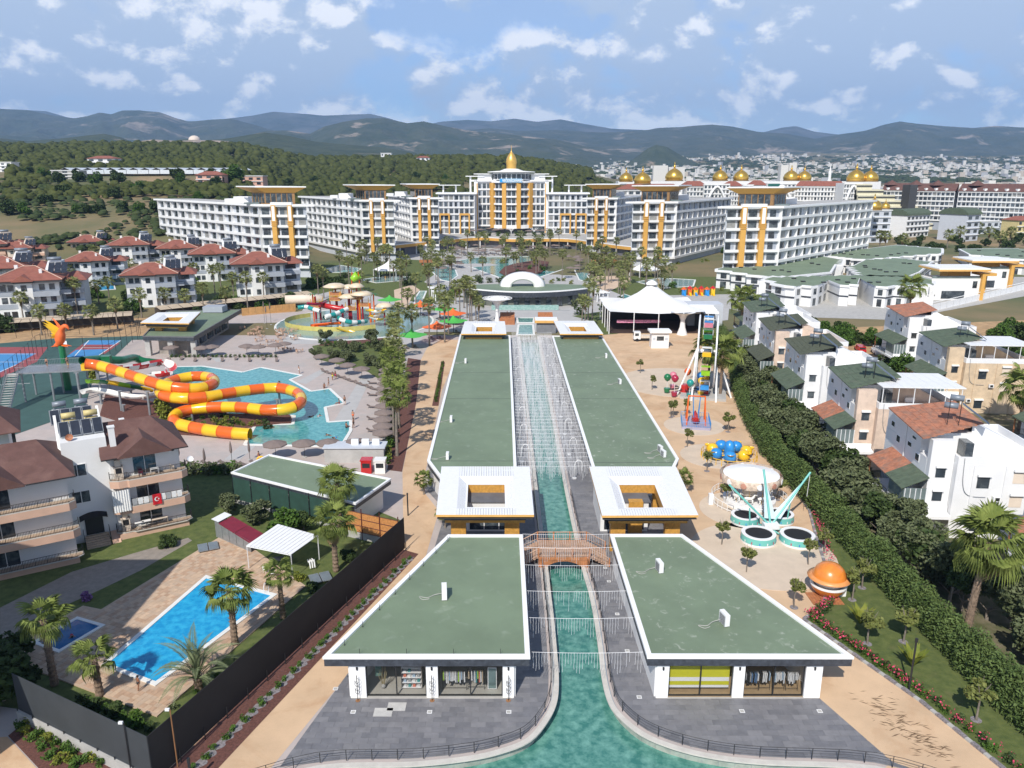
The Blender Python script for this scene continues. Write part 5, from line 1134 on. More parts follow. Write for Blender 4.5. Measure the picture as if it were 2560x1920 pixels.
part('base_wall',MB().prism([(A.x,A.y),(B.x,B.y),(B.x,B.y+.25),(A.x,A.y+.25)],0,.6),CONC,t)
for(x0,y0,x1,y1,h,lab)in((-74,40,-45.4,54.6,25,'tall white apartment block left of the pool yard'),(-45.3,38,-42.0,52.8,14,'lower stair wing of the tall block left of the pool yard')):
 t=thing('neighbour_block',lab,'apartment block',(x0,y0,0),world=True);part('wall',MB().box(x0,y0,0,x1,y1,h),WHITE,t);part('roof',MB().box(x0-.4,y0-.4,h,x1+.1,y1+.2,h+.4),BROWNR,t)
 for k in range(int(h/3.2)):part('window',MB().box(x1+.003,y0+4,k*3.2+1,x1+.05,y0+6,k*3.2+2.4),GLASS,t)
 # ================= water park, courts, red-roofed apartments
UB={}
def umbrella(x,y,lab,grp,r=1.55,h=2.3,m=CANV,open_=True,z=.02,sides=8,cat='umbrella',name='parasol'):
 def mk():
  t=thing(name,lab,cat,(x,y,z),0,grp);part('pole',MB().bar((0,0,0),(0,0,h+.45),.035,6),DARK,t);part('base',MB().cyl(0,0,0,.08,.35,n=10),CONC,t)
  g=MB()
  if open_:
   n=sides;g.lathe([(.05,h+.55),(r*.5,h+.33),(r,h),(r*1.0,h-.18)],n);part('canopy',g,m,t)
   rb=MB()
   for k in range(n):a=2*math.pi*k/n;rb.bar((0,0,h+.5),(r*math.cos(a),r*math.sin(a),h-.03),.012)
   part('ribs',rb,DARK,t)
  else:g.lathe([(.04,h+.6),(.14,h+.1),(.20,h-.9),(.10,h-1.3),(.02,h-1.35)],7,wob=lambda k,n,z:1+.25*(k%2));part('canopy',g,m,t)
  return t
 k=(r,h,m.name,open_,sides)
 if k not in UB:UB[k]=mk();return UB[k]
 return dup(UB[k],(x,y,z),random.uniform(0,.8),lab,grp)
def lounger(x,y,rz,lab,grp='grey loungers round the pools'):
 def mk():
  t=thing('sun_lounger',lab,'sun lounger',(x,y,.02),rz,grp);part('bed',MB().box(-.33,-.95,.25,.33,.35,.33),CANV,t);m=MB();m.add([(-.33,.35,.25),(.33,.35,.25),(.33,.95,.62),(-.33,.95,.62),(-.33,.35,.33),(.33,.35,.33),(.33,.92,.70),(-.33,.92,.70)],[(0,3,2,1),(4,5,6,7),(0,1,5,4),(2,3,7,6),(1,2,6,5),(3,0,4,7)]);part('backrest',m,CANV,t)
  for a,b in((-.3,-.85),(.3,-.85),(-.3,.6),(.3,.6)):part('leg',MB().bar((a,b,0),(a,b,.27),.025),DARK,t)
  return t
 if 'L' not in UB:UB['L']=mk();return
 dup(UB['L'],(x,y,.02),rz,lab,grp)
MP=[(416,918),(506,916),(607,931),(652,919),(755,939),(725,950),(777,979),(824,972),(862,1008),(813,1019),(820,1056),(877,1052),(877,1077),(853,1117),(612,1112),(638,1064),(732,1061),(736,1040),(570,1036),(500,985),(418,955)]
mp=[px(*p)for p in MP];t=thing('lagoon_pool','turquoise angular pool below the orange and yellow tube slide','pool',px(700,1010),world=True)
part('water',MB().sheet(mp,.06),POOLW,t)
ep=[Vector((p.x,p.y,0))for p in mp]+[Vector((mp[0].x,mp[0].y,0))]
for i in range(len(ep)-1):
 a,b=ep[i],ep[i+1];d=(b-a).normalized();n=Vector((-d.y,d.x,0))*.28;part('edge',MB().prism([(a.x-n.x,a.y-n.y),(b.x-n.x,b.y-n.y),(b.x+n.x,b.y+n.y),(a.x+n.x,a.y+n.y)],.0,.11+.002*(i%3)),POOLE,t)
for q in([(590,955),(640,955),(560,1000),(500,1000)],):pass
for i,q in enumerate(([(905,940),(930,940),(850,1110),(800,1110)],[(800,925),(822,925),(765,960),(740,955)],[(540,905),(560,905),(520,870),(505,870)],[(560,1150),(600,1150),(640,1115),(600,1115)])):struct('grey_paving_band',MB().sheet([px(*p)for p in q],.018),PARKG)
struct('planted_island',MB().prism([px(*p)for p in[(395,1010),(400,965),(480,990),(560,1036),(725,1040),(728,1058),(600,1072),(500,1090),(400,1085),(250,1040),(265,985)]],0,.28),MULCH)
for i in range(34):
 r=random.Random(i);p=px(r.uniform(400,690),r.uniform(1030,1075));shrub(p.x,p.y,r.uniform(.5,.95),'leafy plant in the bed under the tube slide','plants under the tube slide',[YLEAF,GREENB,DKLEAF][i%3],.25,n=260)
for(x,y,R)in((405,1030,1.9),(415,1050,1.8),(560,1085,1.5),(235,945,1.6)):p=px(x,y);shrub(p.x,p.y,R,'tall bright yellow green bush beside the tube slide ','bright bushes beside the tube slide',YLEAF,n=700,sq=1.1)
def slide(name,lab,P,r,mats,seglen=2.5,arc=None,n=14,grp=None,rib=True,res=8):
 """P rows: survey column, survey row, height"""
 W=smooth_path([at(x,y,z)for x,y,z in P],res);t=thing(name,lab,'water slide',(W[0].x,W[0].y,0),world=True,group=grp)
 L=[0]
 for i in range(1,len(W)):L.append(L[-1]+(W[i]-W[i-1]).length)
 def pt(s):
  s=max(0,min(L[-1]-1e-4,s));i=max(1,next(k for k in range(1,len(W))if L[k]>s));return W[i-1].lerp(W[i],(s-L[i-1])/max(1e-6,L[i]-L[i-1]))
 N=max(2,round(L[-1]/seglen));sl_=L[-1]/N
 for k in range(N):
  q=[pt(k*sl_+sl_*j/5)for j in range(6)];m=MB()
  m.tube(q,[r]*6,n,caps=False,arc=arc);
  if rib:e=(pt(k*sl_+.10)-q[0]).normalized();m.tube([q[0],q[0]+e*.10],r*1.07,n,caps=False,arc=arc)
  part('segment',m,mats[k%len(mats)],t,True)
 return t,pt,L[-1]
T1=[(186,786,8.2),(215,790,7.8),(260,803,7.3),(310,820,6.7),(360,834,6.1),(400,839,5.7),(435,838,5.4),(462,828,5.2),(455,816,5.0),(420,813,4.8),(375,822,4.6),(348,838,4.5),(352,853,4.4),(390,860,4.3),(440,858,4.1),(490,850,3.9),(545,842,3.7),(600,838,3.5),(640,848,3.3),(651,866,3.1),(630,881,2.9),(580,886,2.7),(520,880,2.6),(460,880,2.4),(405,886,2.1),(378,898,1.8),(380,913,1.5),(410,922,1.3),(450,929,1.15),(500,935,1.05),(540,938,.95)]
slide('tube_slide','long orange and yellow tube slide winding over the turquoise pool',T1,1.0,[ORG,YEL],2.7)
slide('slide_trough','open white and grey body slide below the orange tube slide',[(178,842,3.3),(200,838,3.2),(230,842,3.0),(262,850,2.8),(300,853,2.6),(345,848,2.4),(372,848,2.2)],.85,[WHG,WHG],2.6,(math.pi*.55,math.pi*1.45),10)
slide('raft_slide','open red and white banded slide behind the tube slide',[(250,792,5.2),(300,787,4.6),(350,778,4.2),(370,790,3.6),(360,802,3.1),(320,806,2.6)],1.1,[REDG,WHG],2.2,(math.pi*.5,math.pi*1.5),10)
slide('green_tube_slide','dark green tube slide behind the orange tube slide',[(178,779,7.6),(220,776,6.6),(262,778,5.4),(290,773,4.6),(310,780,3.6),(345,784,2.6)],.8,[GRNG,GRNG],2.4)
slide('green_trough','green and yellow open slide passing under the tube slide',[(190,820,5.5),(230,822,4.4),(270,829,3.4),(300,834,2.6),(330,840,1.6)],.7,[LIME,GRNG,YEL],2.0,(math.pi*.5,math.pi*1.5),8)
def pillar(x,y,h,r=.22,lab='grey steel column carrying the tube slide',m=GREYM,grp='columns carrying the slides',z=0):t=thing('slide_column',lab,'column',(x,y,z),0,grp);part('shaft',MB().cyl(0,0,0,h,r,n=10),m,t);part('foot',MB().cyl(0,0,0,.12,r*1.8,n=10),m,t);part('saddle',MB().box(-.5,-.12,h,.5,.12,h+.12),m,t)
for(x,y,h)in((202,1003,5.6),(376,1041,4.7),(305,1030,4.0),(254,1010,1.8),(310,1032,1.5),(402,1032,1.2),(478,1000,3.4),(486,1040,2.6),(482,1055,1.9),(695,1030,2.4),(700,1010,3.0),(245,955,4.5),(330,1000,2.0)):p=px(x,y);pillar(p.x,p.y,h)
def tower():
 c=px(205,1005);t=thing('slide_tower','grey steel launch platform with railings and stair for the slides','platform',(-86,146,0),R_(12));z=5.9
 part('deck',MB().box(-9,-3.2,z-.25,6,3.2,z),GREYM,t);rail_local(t,[(-9,-3.1,z),(4,-3.1,z)],1.1,.3,GREYM,'railing');rail_local(t,[(-9,3.1,z),(6,3.1,z)],1.1,.3,GREYM,'railing');rail_local(t,[(-9,-3.1,z),(-9,1,z)],1.1,.3,GREYM,'railing')
 for x in(-8.2,-3.2,1.5,5.2):
  for y in(-2.7,2.7):part('column',MB().cyl(x,y,0,z-.25,.2,n=8),GREYM,t)
 for k in range(16):part('stair_tread',MB().box(-10.2+k*.0-.0,-4.0-k*.42-.4,z-.36*(k+1),-8.2,-4.0-k*.42,z-.36*(k+1)+.06),CONC,t)
 m=MB();m.bar((-10.2,-3.8,z-.2),(-10.2,-10.6,.1),.1).bar((-8.2,-3.8,z-.2),(-8.2,-10.6,.1),.1);part('stringer',m,GREYM,t);rail_local(t,[(-10.2,-3.8,z),(-10.2,-10.6,.2)],1.0,.3,GREYM,'railing');rail_local(t,[(-8.2,-3.8,z),(-8.2,-10.6,.2)],1.0,.3,GREYM,'railing')
 part('landing',MB().box(-10.2,-4.0,z-.2,-8.2,-3.1,z),CONC,t);part('start_tub',MB().box(2.6,-3.6,z,6.4,-2.2,z+1.2),YEL,t);part('start_tub',MB().box(3.2,1.4,z,6.4,3.0,z+1.5),GRNG,t)
 return t
tower()
def bird():
 t=thing('bird_figure','red and orange fire bird figure with raised wings on a dark green pillar','figure',(px(185,975).x-1.2,150.5,0),R_(-10));part('pillar',MB().cyl(0,0,0,9.2,.7,.6,10),GRNG,t)
 m=MB();m.tube(smooth_path([(-1.6,0,9.1),(-.4,0,9.7),(.1,0,11.2),(.5,0,12.4),(1.4,0,13.2),(2.0,0,13.0),(2.3,0,12.5)],4),[.15,.35,.5,.6,.7,.85,.95,.95,.95,.9,.8,.7,.62,.55,.5,.48,.46,.44,.42,.36,.3,.24,.18,.1,.04][:25],8);part('body',m,CORANGE,t,True)
 for s in(-1,1):
  m=MB()
  for k in range(8):
   a=.15+k*.16;L=3.4-.17*k;b=Vector((.5-k*.12,s*.4,12.4-k*.18));tip=b+Vector((-math.cos(a*.9)*L*.8,s*(.7+.5*math.sin(k)),math.sin(1.25-a)*L*.75));w_=Vector((.1,0,.28));m.add([b-w_,b+w_,b.lerp(tip,.6)+w_*1.1,tip,b.lerp(tip,.6)-w_*.8],[(0,1,2,3,4)])
  part('wing',m,CORANGE if s>0 else YEL,t)
 for k in range(5):a=-.6+k*.3;part('claw',MB().tube([(0,0,9.3),(math.cos(a)*1.0*(1 if k%2 else-1),math.sin(a)*1.1,9.25),(math.cos(a)*2.0*(1 if k%2 else-1),math.sin(a)*1.6,9.1)],[.22,.16,.03],6),ORG,t)
bird()
PV=[px(356,840,5),px(484,842,5),px(604,773,5),px(416,777,5)];PV=[PV[0],PV[1],PV[2],PV[3]]
t=thing('pool_bar','grey pool bar with flat green roof and ring-shaped upper roof','building',(-80,180,0),world=True);flat_roof(t,[(p.x,p.y)for p in PV],5.0,3.9,ROOFG,cw=.3,coping=CONCD);part('wall',MB().prism(off_poly([(p.x,p.y)for p in PV],3.0),0,3.95),mat('mottled_stone_wall',(.30,.27,.24),.6,.2,.8,dirt=(.45,.30,.20),dscale=.8),t)
for u in(.05,.5,.95):p=PV[0].lerp(PV[1],u);part('pier',MB().box(p.x-.6,p.y+.6,0,p.x+.6,p.y+1.6,3.9),CONC,t)
for k in range(5):p,q=PV[1].lerp(PV[2],.15+k*.15),PV[1].lerp(PV[2],.25+k*.15);n=Vector((-2.9,0,0));part('window',MB().prism([(p.x-2.6,p.y),(q.x-2.6,q.y),(q.x-2.9,q.y),(p.x-2.9,p.y)],.8,3.2),GLASS,t)
part('roof_box',MB().box(PV[2].x-9,PV[2].y-5.5,5,PV[2].x-3.5,PV[2].y-1.5,6.6),GREYW,t)
gate_roof('white ring-shaped roof on ochre piers over the grey pool bar',[px(394,781,7.4),px(502,779,7.4),px(472,808,7.4),px(351,806,7.4)],(.32,.3,.7,.75),7.4,[(.3,.2),(.8,.2),(.3,.8),(.8,.8)],4.9,1.6)
for i,(x,y)in enumerate(((690,1145),(762,1143),(823,1141),(890,1140))):p=px(x,y);umbrella(p.x,p.y,'open taupe parasol in the row behind the green wedge building, number %s from the left'%('one','two','three','four')[i],'open parasols behind the wedge building',1.9)
for i in range(12):p=px(np.interp(i,[0,11],[968,958]),np.interp(i,[0,5,11],[950,1010,1115]));umbrella(p.x,p.y,'open taupe parasol in the packed column beside the tall palms','parasols in the column beside the palms',1.75)
for i,(x,y)in enumerate(((805,915),(843,925),(870,938),(905,948),(430,892),(506,893),(531,890),(618,888),(647,890),(690,886),(712,882))):p=px(x,y);umbrella(p.x,p.y,'open taupe parasol %s'%('by the olive lawn' if i<4 else 'along the planter of the pool bar'),'parasols by the lawn and pool bar',1.9)
for i,(x,y)in enumerate(((449,1160),(514,1172),(580,1153),(625,1150))):p=px(x,y);umbrella(p.x,p.y,'closed taupe parasol behind the hedge, number %s from the left'%('one','two','three','four')[i],'closed parasols behind the hedge',1.5,2.6,open_=False)
for i,(x,y)in enumerate(((662,808),(668,822),(678,812))):p=px(x,y);umbrella(p.x,p.y,'tall folded taupe parasol of the three on the paved square','tall folded parasols',1.5,6.0,open_=False)
for i in range(16):p=px(440+i*13+(i%2)*4,1163+(i%3)*3);lounger(p.x,p.y,1.2+.2*(i%3),'grey lounger behind the hedge beside the closed parasols')
for i in range(12):p=px(930+(i%2)*28,960+i*15);lounger(p.x,p.y,1.5,'grey lounger under the packed column of parasols')
for i in range(10):p=px(810+i*14,930+i*5);lounger(p.x,p.y,.8+.3*(i%2),'grey lounger under the parasols by the olive lawn')
for i in range(9):p=px(420+i*34,903-(i%2)*4);lounger(p.x,p.y,.3,'grey lounger along the planter of the pool bar')
CHP=chair(px(640,830,.02),.4,WOODP,'wooden chair of the open-air tables beside the pool bar','wooden chairs of the open-air tables');TBP=table(px(630,830,.02),.4,WOODP,'wooden table on the square beside the pool bar',grp='open-air tables')
r=random.Random(3)
for i in range(30):
 u,v_=r.random(),r.random();x,y=600+150*u+20*v_,820+62*v_;p=px(x,y,.02);dup(TBP,p,r.uniform(0,1.5))
 for k in range(3):a=k*2.1+r.uniform(0,1);dup(CHP,p+Vector((math.cos(a)*.85,math.sin(a)*.85,0)),a-1.57)
sc_=px(890,806);t=thing('splash_pool','shallow oval splash pool round the play structure','pool',(sc_.x,sc_.y,0));rx=(px(1089,812).x-px(699,812).x)/2;ry=(px(890,766).y-px(890,845).y)/2
el_=[(rx*math.cos(a),ry*math.sin(a))for a in np.linspace(0,2*math.pi,49)[:-1]];part('water',MB().sheet(el_,.05),MOSW,t);part('edge',ring(MB(),[(x*1.012,y*1.02)for x,y in el_],[(x*.985,y*.98)for x,y in el_],0,.13),POOLE,t)
fe=[(rx*.72*math.cos(a)-4,ry*.52*math.sin(a)-1)for a in np.linspace(math.pi*.75,math.pi*1.75,26)];m=MB();[m.add([(a[0],a[1],.1),(b[0],b[1],.1),(b[0],b[1],1.4),(a[0],a[1],1.4)],[(0,1,2,3)])for a,b in zip(fe[:-1],fe[1:])];part('yellow_screen',m,mat('yellow_screen',(.55,.48,.15),.4,.1,1),t)
def play():
 y0=sc_.y;t=thing('play_structure','colourful water play structure with mushroom roofs, red posts and platforms','play structure',(px(875,800).x,y0+2,0));kx=y0/1920/1.0
 def X(x):return(x-875)*(y0+2)/1920/.965
 def Z(y,d=0):return max(0,zof(y/1.15732,y0+2))
 RP=mat('dark_red_post',(.33,.015,.03),.35)
 for x in(790,803,845,863,884,905,932):part('post',MB().cyl(X(x),(x%7)-3,0,Z(745+(x%5)*5),.32,n=8),RP if x<900 else ORG,t)
 for(x,y,r)in((847,715,3.7),(879,740,3.1),(912,733,3.6),(880,718,2.2),(962,765,3.0),(900,714,2.4)):
  z=Z(y);g=MB();g.lathe([(.1,z+.9),(r*.5,z+.7),(r,z-.1),(r*.95,z-.25)],14);part('mushroom_roof',g,mat('cream_gelcoat',(.70,.58,.42),.35,.08,.5),t,True);part('roof_post',MB().cyl(X(x),(x%3)-1,0,z+.4,.25,n=8),RP,t)
  o=LAST[-2];o.location=(X(x),(x%3)-1,0)
 for(x,y,w_)in((848,748,3),(885,772,3),(850,735,3.4),(918,762,2.6),(800,765,2.6),(900,745,3)):
  z=Z(y);part('platform',MB().box(X(x)-w_/2,-2,z-.2,X(x)+w_/2,2,z),TAN,t);g=MB()
  for s in(-1,1):g.bar((X(x)-w_/2,s*2,z+1.1),(X(x)+w_/2,s*2,z+1.1),.06).bar((X(x)-w_/2,s*2,z),(X(x)-w_/2,s*2,z+2.4),.08).bar((X(x)+w_/2,s*2,z),(X(x)+w_/2,s*2,z+2.4),.08)
  part('guard_rail',g,YEL,t);part('net_panel',MB().box(X(x)-w_/2,-2.02,z,X(x)+w_/2,-1.98,z+.9),WOOD,t)
 z=Z(693);g=MB();g.lathe([(.9,-1.2),(1.35,1.2),(1.2,1.2),(.8,-1.0)],14);M=Matrix.Translation((X(897),0,z))@Matrix.Rotation(.9,4,'Y');g.v=[tuple(M@Vector(v))for v in g.v];part('tipping_bucket',g,LIME,t,True)
 for s in(-1,1):part('bucket_frame',MB().bar((X(897)+s*1.6,0,Z(760)),(X(897)+s*.9,0,z+1.5),.14,6),ORG,t)
 for k,(x,y)in enumerate(((793,735),(834,748),(940,735))):
  z=Z(y);g=MB()
  for j in range(7):a=j*.9;g.add([(0,0,z),(math.cos(a)*.9-math.sin(a)*.2,math.sin(a)*.9+math.cos(a)*.2,z+.3),(math.cos(a)*1.9,math.sin(a)*1.9,z-.4),(math.cos(a)*.9+math.sin(a)*.2,math.sin(a)*.9-math.cos(a)*.2,z+.3)],[(0,1,2,3)])
  o=part('palm_top',g,GRNG,t);o.location=(X(x),-1,0);part('palm_post',MB().cyl(X(x),-1,0,z,.2,n=8),ORG,t)
play()
S=lambda x,y,z:(x/1.15732,y/1.15732,z)
slide('play_slide','crimson open slide on the left of the play structure',[S(768,756,7),S(800,757,6.5),S(828,745,6.3),S(850,738,6)],.7,[CRIM],2.5,(math.pi*.5,math.pi*1.5),8,res=5)
slide('play_slide','red slide sinking into the crimson one on the play structure',[S(800,762,5.5),S(830,768,5),S(870,775,4.2)],.8,[REDG],2.5,None,10,res=5)
slide('play_slide','white and teal tube slide in front of the play structure',[S(868,772,5.5),S(835,786,4.6),S(812,793,4.2),S(840,790,3.8),S(855,800,3.2),S(885,806,2.4),S(915,803,1.8)],.65,[WHG,TEALG],1.6,None,10,res=5)
slide('play_slide','yellow and white spiral slide on the right of the play structure',[S(918,772,5),S(945,778,4.5),S(962,772,4.2),S(945,785,3.6),S(925,788,3.2),S(945,795,2.6),S(962,793,2.2)],.75,[YEL,WHG],2.0,(math.pi*.5,math.pi*1.5),8,res=5)
slide('play_slide','orange curled slide at the foot of the play structure',[S(850,805,2.4),S(810,808,1.8),S(780,812,1.4),S(800,818,.9),S(830,818,.5)],.7,[ORG],2.5,(math.pi*.5,math.pi*1.5),8,res=5)
slide('play_slide','broad yellow chute ending in the splash pool',[S(845,815,1.6),S(865,822,.9),S(885,828,.3)],.9,[YEL],2.5,(math.pi*.55,math.pi*1.45),8,res=5)
slide('play_slide','closed teal and white pipe at the far left of the play structure',[S(745,769,6.0),S(765,767,6.2),S(780,772,6.0),S(800,778,5.5)],.6,[TEALG,WHG],2.0,None,10,res=5)
for i,(x,y,m,c)in enumerate(((975,775,CGREEN,'green'),(1052,790,CORANGE,'orange'),(1110,800,CGREEN,'green'),(1133,812,CORANGE,'orange'),(1134,832,CGREEN,'green'),(1093,848,CORANGE,'orange'),(1030,870,CGREEN,'green'))):
 p=px(x,y);s=(p.y/190)
 t=thing('tent_umbrella','%s peaked tent umbrella %s'%(c,['farthest left beside the play structure','beyond the splash pool','behind the second orange one','half hidden behind a palm','between two orange ones','with loungers beneath, nearest of its colour','nearest to the tall palms'][i]),'tent umbrella',p,.3,'coloured tent umbrellas')
 g=MB();n=4;rows=[(.12,4.9),(.6,4.3),(1.3,3.9),(2.2,3.6),(3.3,3.35)];g.lathe(rows,16,wob=lambda k,n,z:1 if z>4 else(1.0+.22*abs(math.cos(2*math.pi*k/16*2))));part('canopy',g,m,t,True);part('pole',MB().bar((0,0,0),(0,0,5.1),.09,8),DARK,t);lounger(p.x+1,p.y,.5,'grey lounger under the coloured tent umbrellas');lounger(p.x-1.2,p.y-.5,.5,'grey lounger under the coloured tent umbrellas')
for nm,m,P,z in(('court_surface',CGRN,[(-80,1120),(0,1100),(200,1030),(215,1010),(235,940),(330,850),(420,848),(400,838),(120,848),(-40,862),(-120,900)],.03),('court_red',CRED,[(-60,868),(120,868),(92,905),(0,945),(-80,960)],.036),('court_blue',CBLUE,[(-60,884),(90,884),(40,912),(0,932),(-90,950)],.042),('court_red',CRED,[(210,858),(300,858),(262,885),(172,885)],.036),('court_blue',CBLUE,[(222,851),(302,851),(285,862),(206,862)],.042),('court_blue',CBLUE,[(190,875),(268,873),(240,893),(165,893)],.043)):struct(nm,MB().sheet([px(*p)for p in P],z),m)
for P in([(0,885),(90,885)],[(40,912),(-20,938)],[(0,905),(60,905)],[(222,851),(185,892)],[(302,851),(240,893)],[(205,869),(275,869)],[(0,962),(75,958)]):a,b=[px(*p,.05)for p in P];d=(b-a).normalized();n=Vector((-d.y,d.x,0))*.12;struct('court_line',MB().sheet([a-n,b-n,b+n,a+n],.05),LINE)
def mesh_fence(P,h,lab,step=3.2):
 t=thing('court_fence',lab,'fence',P[0],world=True)
 for a,b in zip(P[:-1],P[1:]):
  n=max(1,int((b-a).length/step))
  for k in range(n):p=a.lerp(b,k/n);part('post',MB().bar((p.x,p.y,0),(p.x,p.y,h),.06),DARK,t)
  for z in(h,h*.5):part('rail',MB().bar((a.x,a.y,z),(b.x,b.y,z),.035),DARK,t)
mesh_fence([px(-30,1010),px(60,930),px(95,892),px(165,850)],5,'tall dark fence between the two ball courts');mesh_fence([px(-40,850),px(160,838),px(350,822)],5,'tall dark fence at the far side of the ball courts');mesh_fence([px(165,892),px(260,893),px(345,850),px(355,830)],5,'tall dark fence round the further blue court')
t=thing('basketball_hoop','white basketball backboard on posts beside the launch platform','basketball hoop',px(160,900));part('post',MB().bar((0,0,0),(0,0,3.6),.12),WMETAL,t);part('backboard',ring(MB(),[(-1.3,-.03),(1.3,-.03),(1.3,.03),(-1.3,.03)],[(-1.28,-.02),(1.28,-.02),(1.28,.02),(-1.28,.02)],3.2,4.6),WMETAL,t);part('board',MB().box(-1.2,-.01,3.3,1.2,.01,4.5),CLEAR,t)
def long_roof(P,w_,z,lab,n):
 a,b=[px(*p,z)for p in P];t=thing('long_carport',lab,'carport',((a.x+b.x)/2,a.y,0),world=True);d=(b-a);nr=Vector((-d.y,d.x,0)).normalized()*w_
 for k in range(n):p,q=a+d*(k/n+.002),a+d*((k+1)/n-.002);part('roof_sheet',MB().add([p,q,q+nr+Vector((0,0,.5)),p+nr+Vector((0,0,.5))],[(0,1,2,3)]),mat('tan_sheet',(.50,.40,.29),.8,.08,.5),t);part('post',MB().bar((p.x,p.y+.3,0),(p.x,p.y+.3,z),.07),DARK,t)
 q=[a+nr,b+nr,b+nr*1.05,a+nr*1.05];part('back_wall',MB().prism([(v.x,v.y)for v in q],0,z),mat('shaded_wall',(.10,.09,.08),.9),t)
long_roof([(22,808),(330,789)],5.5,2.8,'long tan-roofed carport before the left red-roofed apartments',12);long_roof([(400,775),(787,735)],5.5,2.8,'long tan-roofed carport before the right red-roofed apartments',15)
a,b=px(605,790),px(740,777);t=thing('board_wall','low orange board wall behind the splash pool','wall',a,world=True)
for k in range(8):p,q=a.lerp(b,k/8+.002),a.lerp(b,(k+1)/8-.002);part('board',MB().prism([(p.x,p.y),(q.x,q.y),(q.x,q.y+.1),(p.x,p.y+.1)],0,2.4),mat('tan_orange_board',(.52,.29,.11),.8,.12,1),t)
t=thing('tank_wagon','long cream tank on wheels behind the play structure','tank',px(762,768),.15);part('tank',MB().tube([(-6,0,2.6),(6,0,2.6)],1.5,16),CREAM,t,True);part('chassis',MB().box(-6,-1,.6,6,1,1.1),DARK,t)
for k in range(3):part('wheel',MB().tube([(-4+k*3.5,-1.2,.5),(-4+k*3.5,1.2,.5)],.5,10),DARK,t)
struct('square_paving',MB().sheet([px(*p)for p in[(470,812),(560,790),(740,780),(930,750),(960,800)]],.016),PARK);struct('soil_strip',MB().sheet([px(*p)for p in[(-60,868),(420,838),(420,800),(740,782),(735,772),(-60,820)]],.012),SOIL)
def apt(cream=False):
 W1=CREAM if cream else WHITE;W2=PEACH if cream else GREYW;t=thing('apartment_house',None,None,(0,0,0));F=DGREY
 part('wall',MB().box(-6,-5,0,4.6,5,8.8),W1,t);part('wing',MB().box(3.0,-2.5,0,8.5,6.0,8.2),GREYL if not cream else CREAM,t);part('bay',MB().box(-2.6,-5.9,0,.2,-5.003,8.8),W1,t)
 for k,z in enumerate((2.6,5.5)):part('band',MB().box(-6.05,-5.06,z,-2.62,-5.01,z+1.1),W2,t);part('balcony',MB().box(.25,-6.6,z-.1,4.7,-5.01,z+.95),W2,t);part('balcony',MB().box(4.62,-4.6,z-.1,6.4,-2.52,z+.95),W2,t);part('balcony',MB().box(6.0,-3.6,z-.1,8.6,-2.52,z+.9),W2,t)
 for x0,y in((-5.3,-5),(-4.0,-5),(1.2,-5),(2.9,-5),(-1.7,-5.9)):
  for z in(.7,3.9,6.7):part('window',MB().box(x0,y-.08,z,x0+.95,y-.003,z+1.35),GLASS,t)
 for z in(1,4,6.9):part('window',MB().box(4.603,-3.2,z,4.66,-1.2-1.4,z+1.3),GLASS,t);part('window',MB().box(5.2,-2.58,z,7.6,-2.503,z+1.5),GLASS,t)
 part('fascia',ring(MB(),[(-7,-6.4),(5.4,-6.4),(5.4,6),(-7,6)],[(-6.8,-6.2),(5.2,-6.2),(5.2,5.8),(-6.8,5.8)],8.5,9.1),F,t)
 g=MB();roof_hip(g,-7.1,5.5,-6.5,6.1,9.12,11.6,5.2,5.2);part('roof',g,TILE_R,t);g=MB();gable_y(g,-1.2,1.8,-6.9,-2.5,9.0,10.3);part('roof',g,TILE_R,t);g=MB();roof_hip(g,4.6,9.3,-3.3,6.8,8.4,9.9,1.8,2.0);part('roof',g,TILE_R,t)
 rl=MB();[rl.bar(p,q,.1)for p,q in(((-7.1,-6.5,9.2),(-1.9,-.2,11.65)),((5.5,-6.5,9.2),(.3,-.2,11.65)),((-1.9,-.2,11.65),(.3,-.2,11.65)))];part('ridge_tile',rl,mat('pale_ridge',(.55,.38,.30),.8),t)
 part('gable_wall',MB().add([(-2.6,-5.91,8.8),(.2,-5.91,8.8),(-1.2,-5.91,10.0)],[(0,1,2)]),W1,t)
 m=MB();m.add([(2.0,-5.5,9.2),(2.5,-5.5,9.2),(2.5,5,12.8),(2.0,5,12.8),(2.0,-5.5,8.4),(2.5,-5.5,8.4),(2.5,5,8.4),(2.0,5,8.4)],[(0,1,2,3),(0,4,5,1),(1,5,6,2),(2,6,7,3),(3,7,4,0)]);part('parapet',m,W1,t);part('stair_head',MB().box(2.5,1,8.4,4.7,5.5,12.3),W1 if cream else GREYL,t)
 part('chimney',MB().box(-3.2,-.9,10.4,-2.6,-.3,12.0),W1,t);part('chimney',MB().box(1.3,-3.5,9.9,1.8,-3.0,11.2),W1,t)
 fr=MB()
 for i in range(3):
  x=2.6+i*1.15;q=[(x,-2.6,10.2),(x+1.0,-2.6,10.2),(x+1.0,.6,12.2),(x,.6,12.2)];part('solar_panel',MB().add(q+[(a,b,c-.1)for a,b,c in q],[(0,1,2,3),(0,4,5,1),(1,5,6,2),(3,2,6,7)]),SOLAR,t)
 for y,z in((1.2,13.0),(2.4,12.9)):part('tank',MB().tube([(2.3,y,z),(4.6,y,z)],.42,10),GT,t,True)
 return t
A1,A2=apt(),apt(True);used={0:False,1:False}
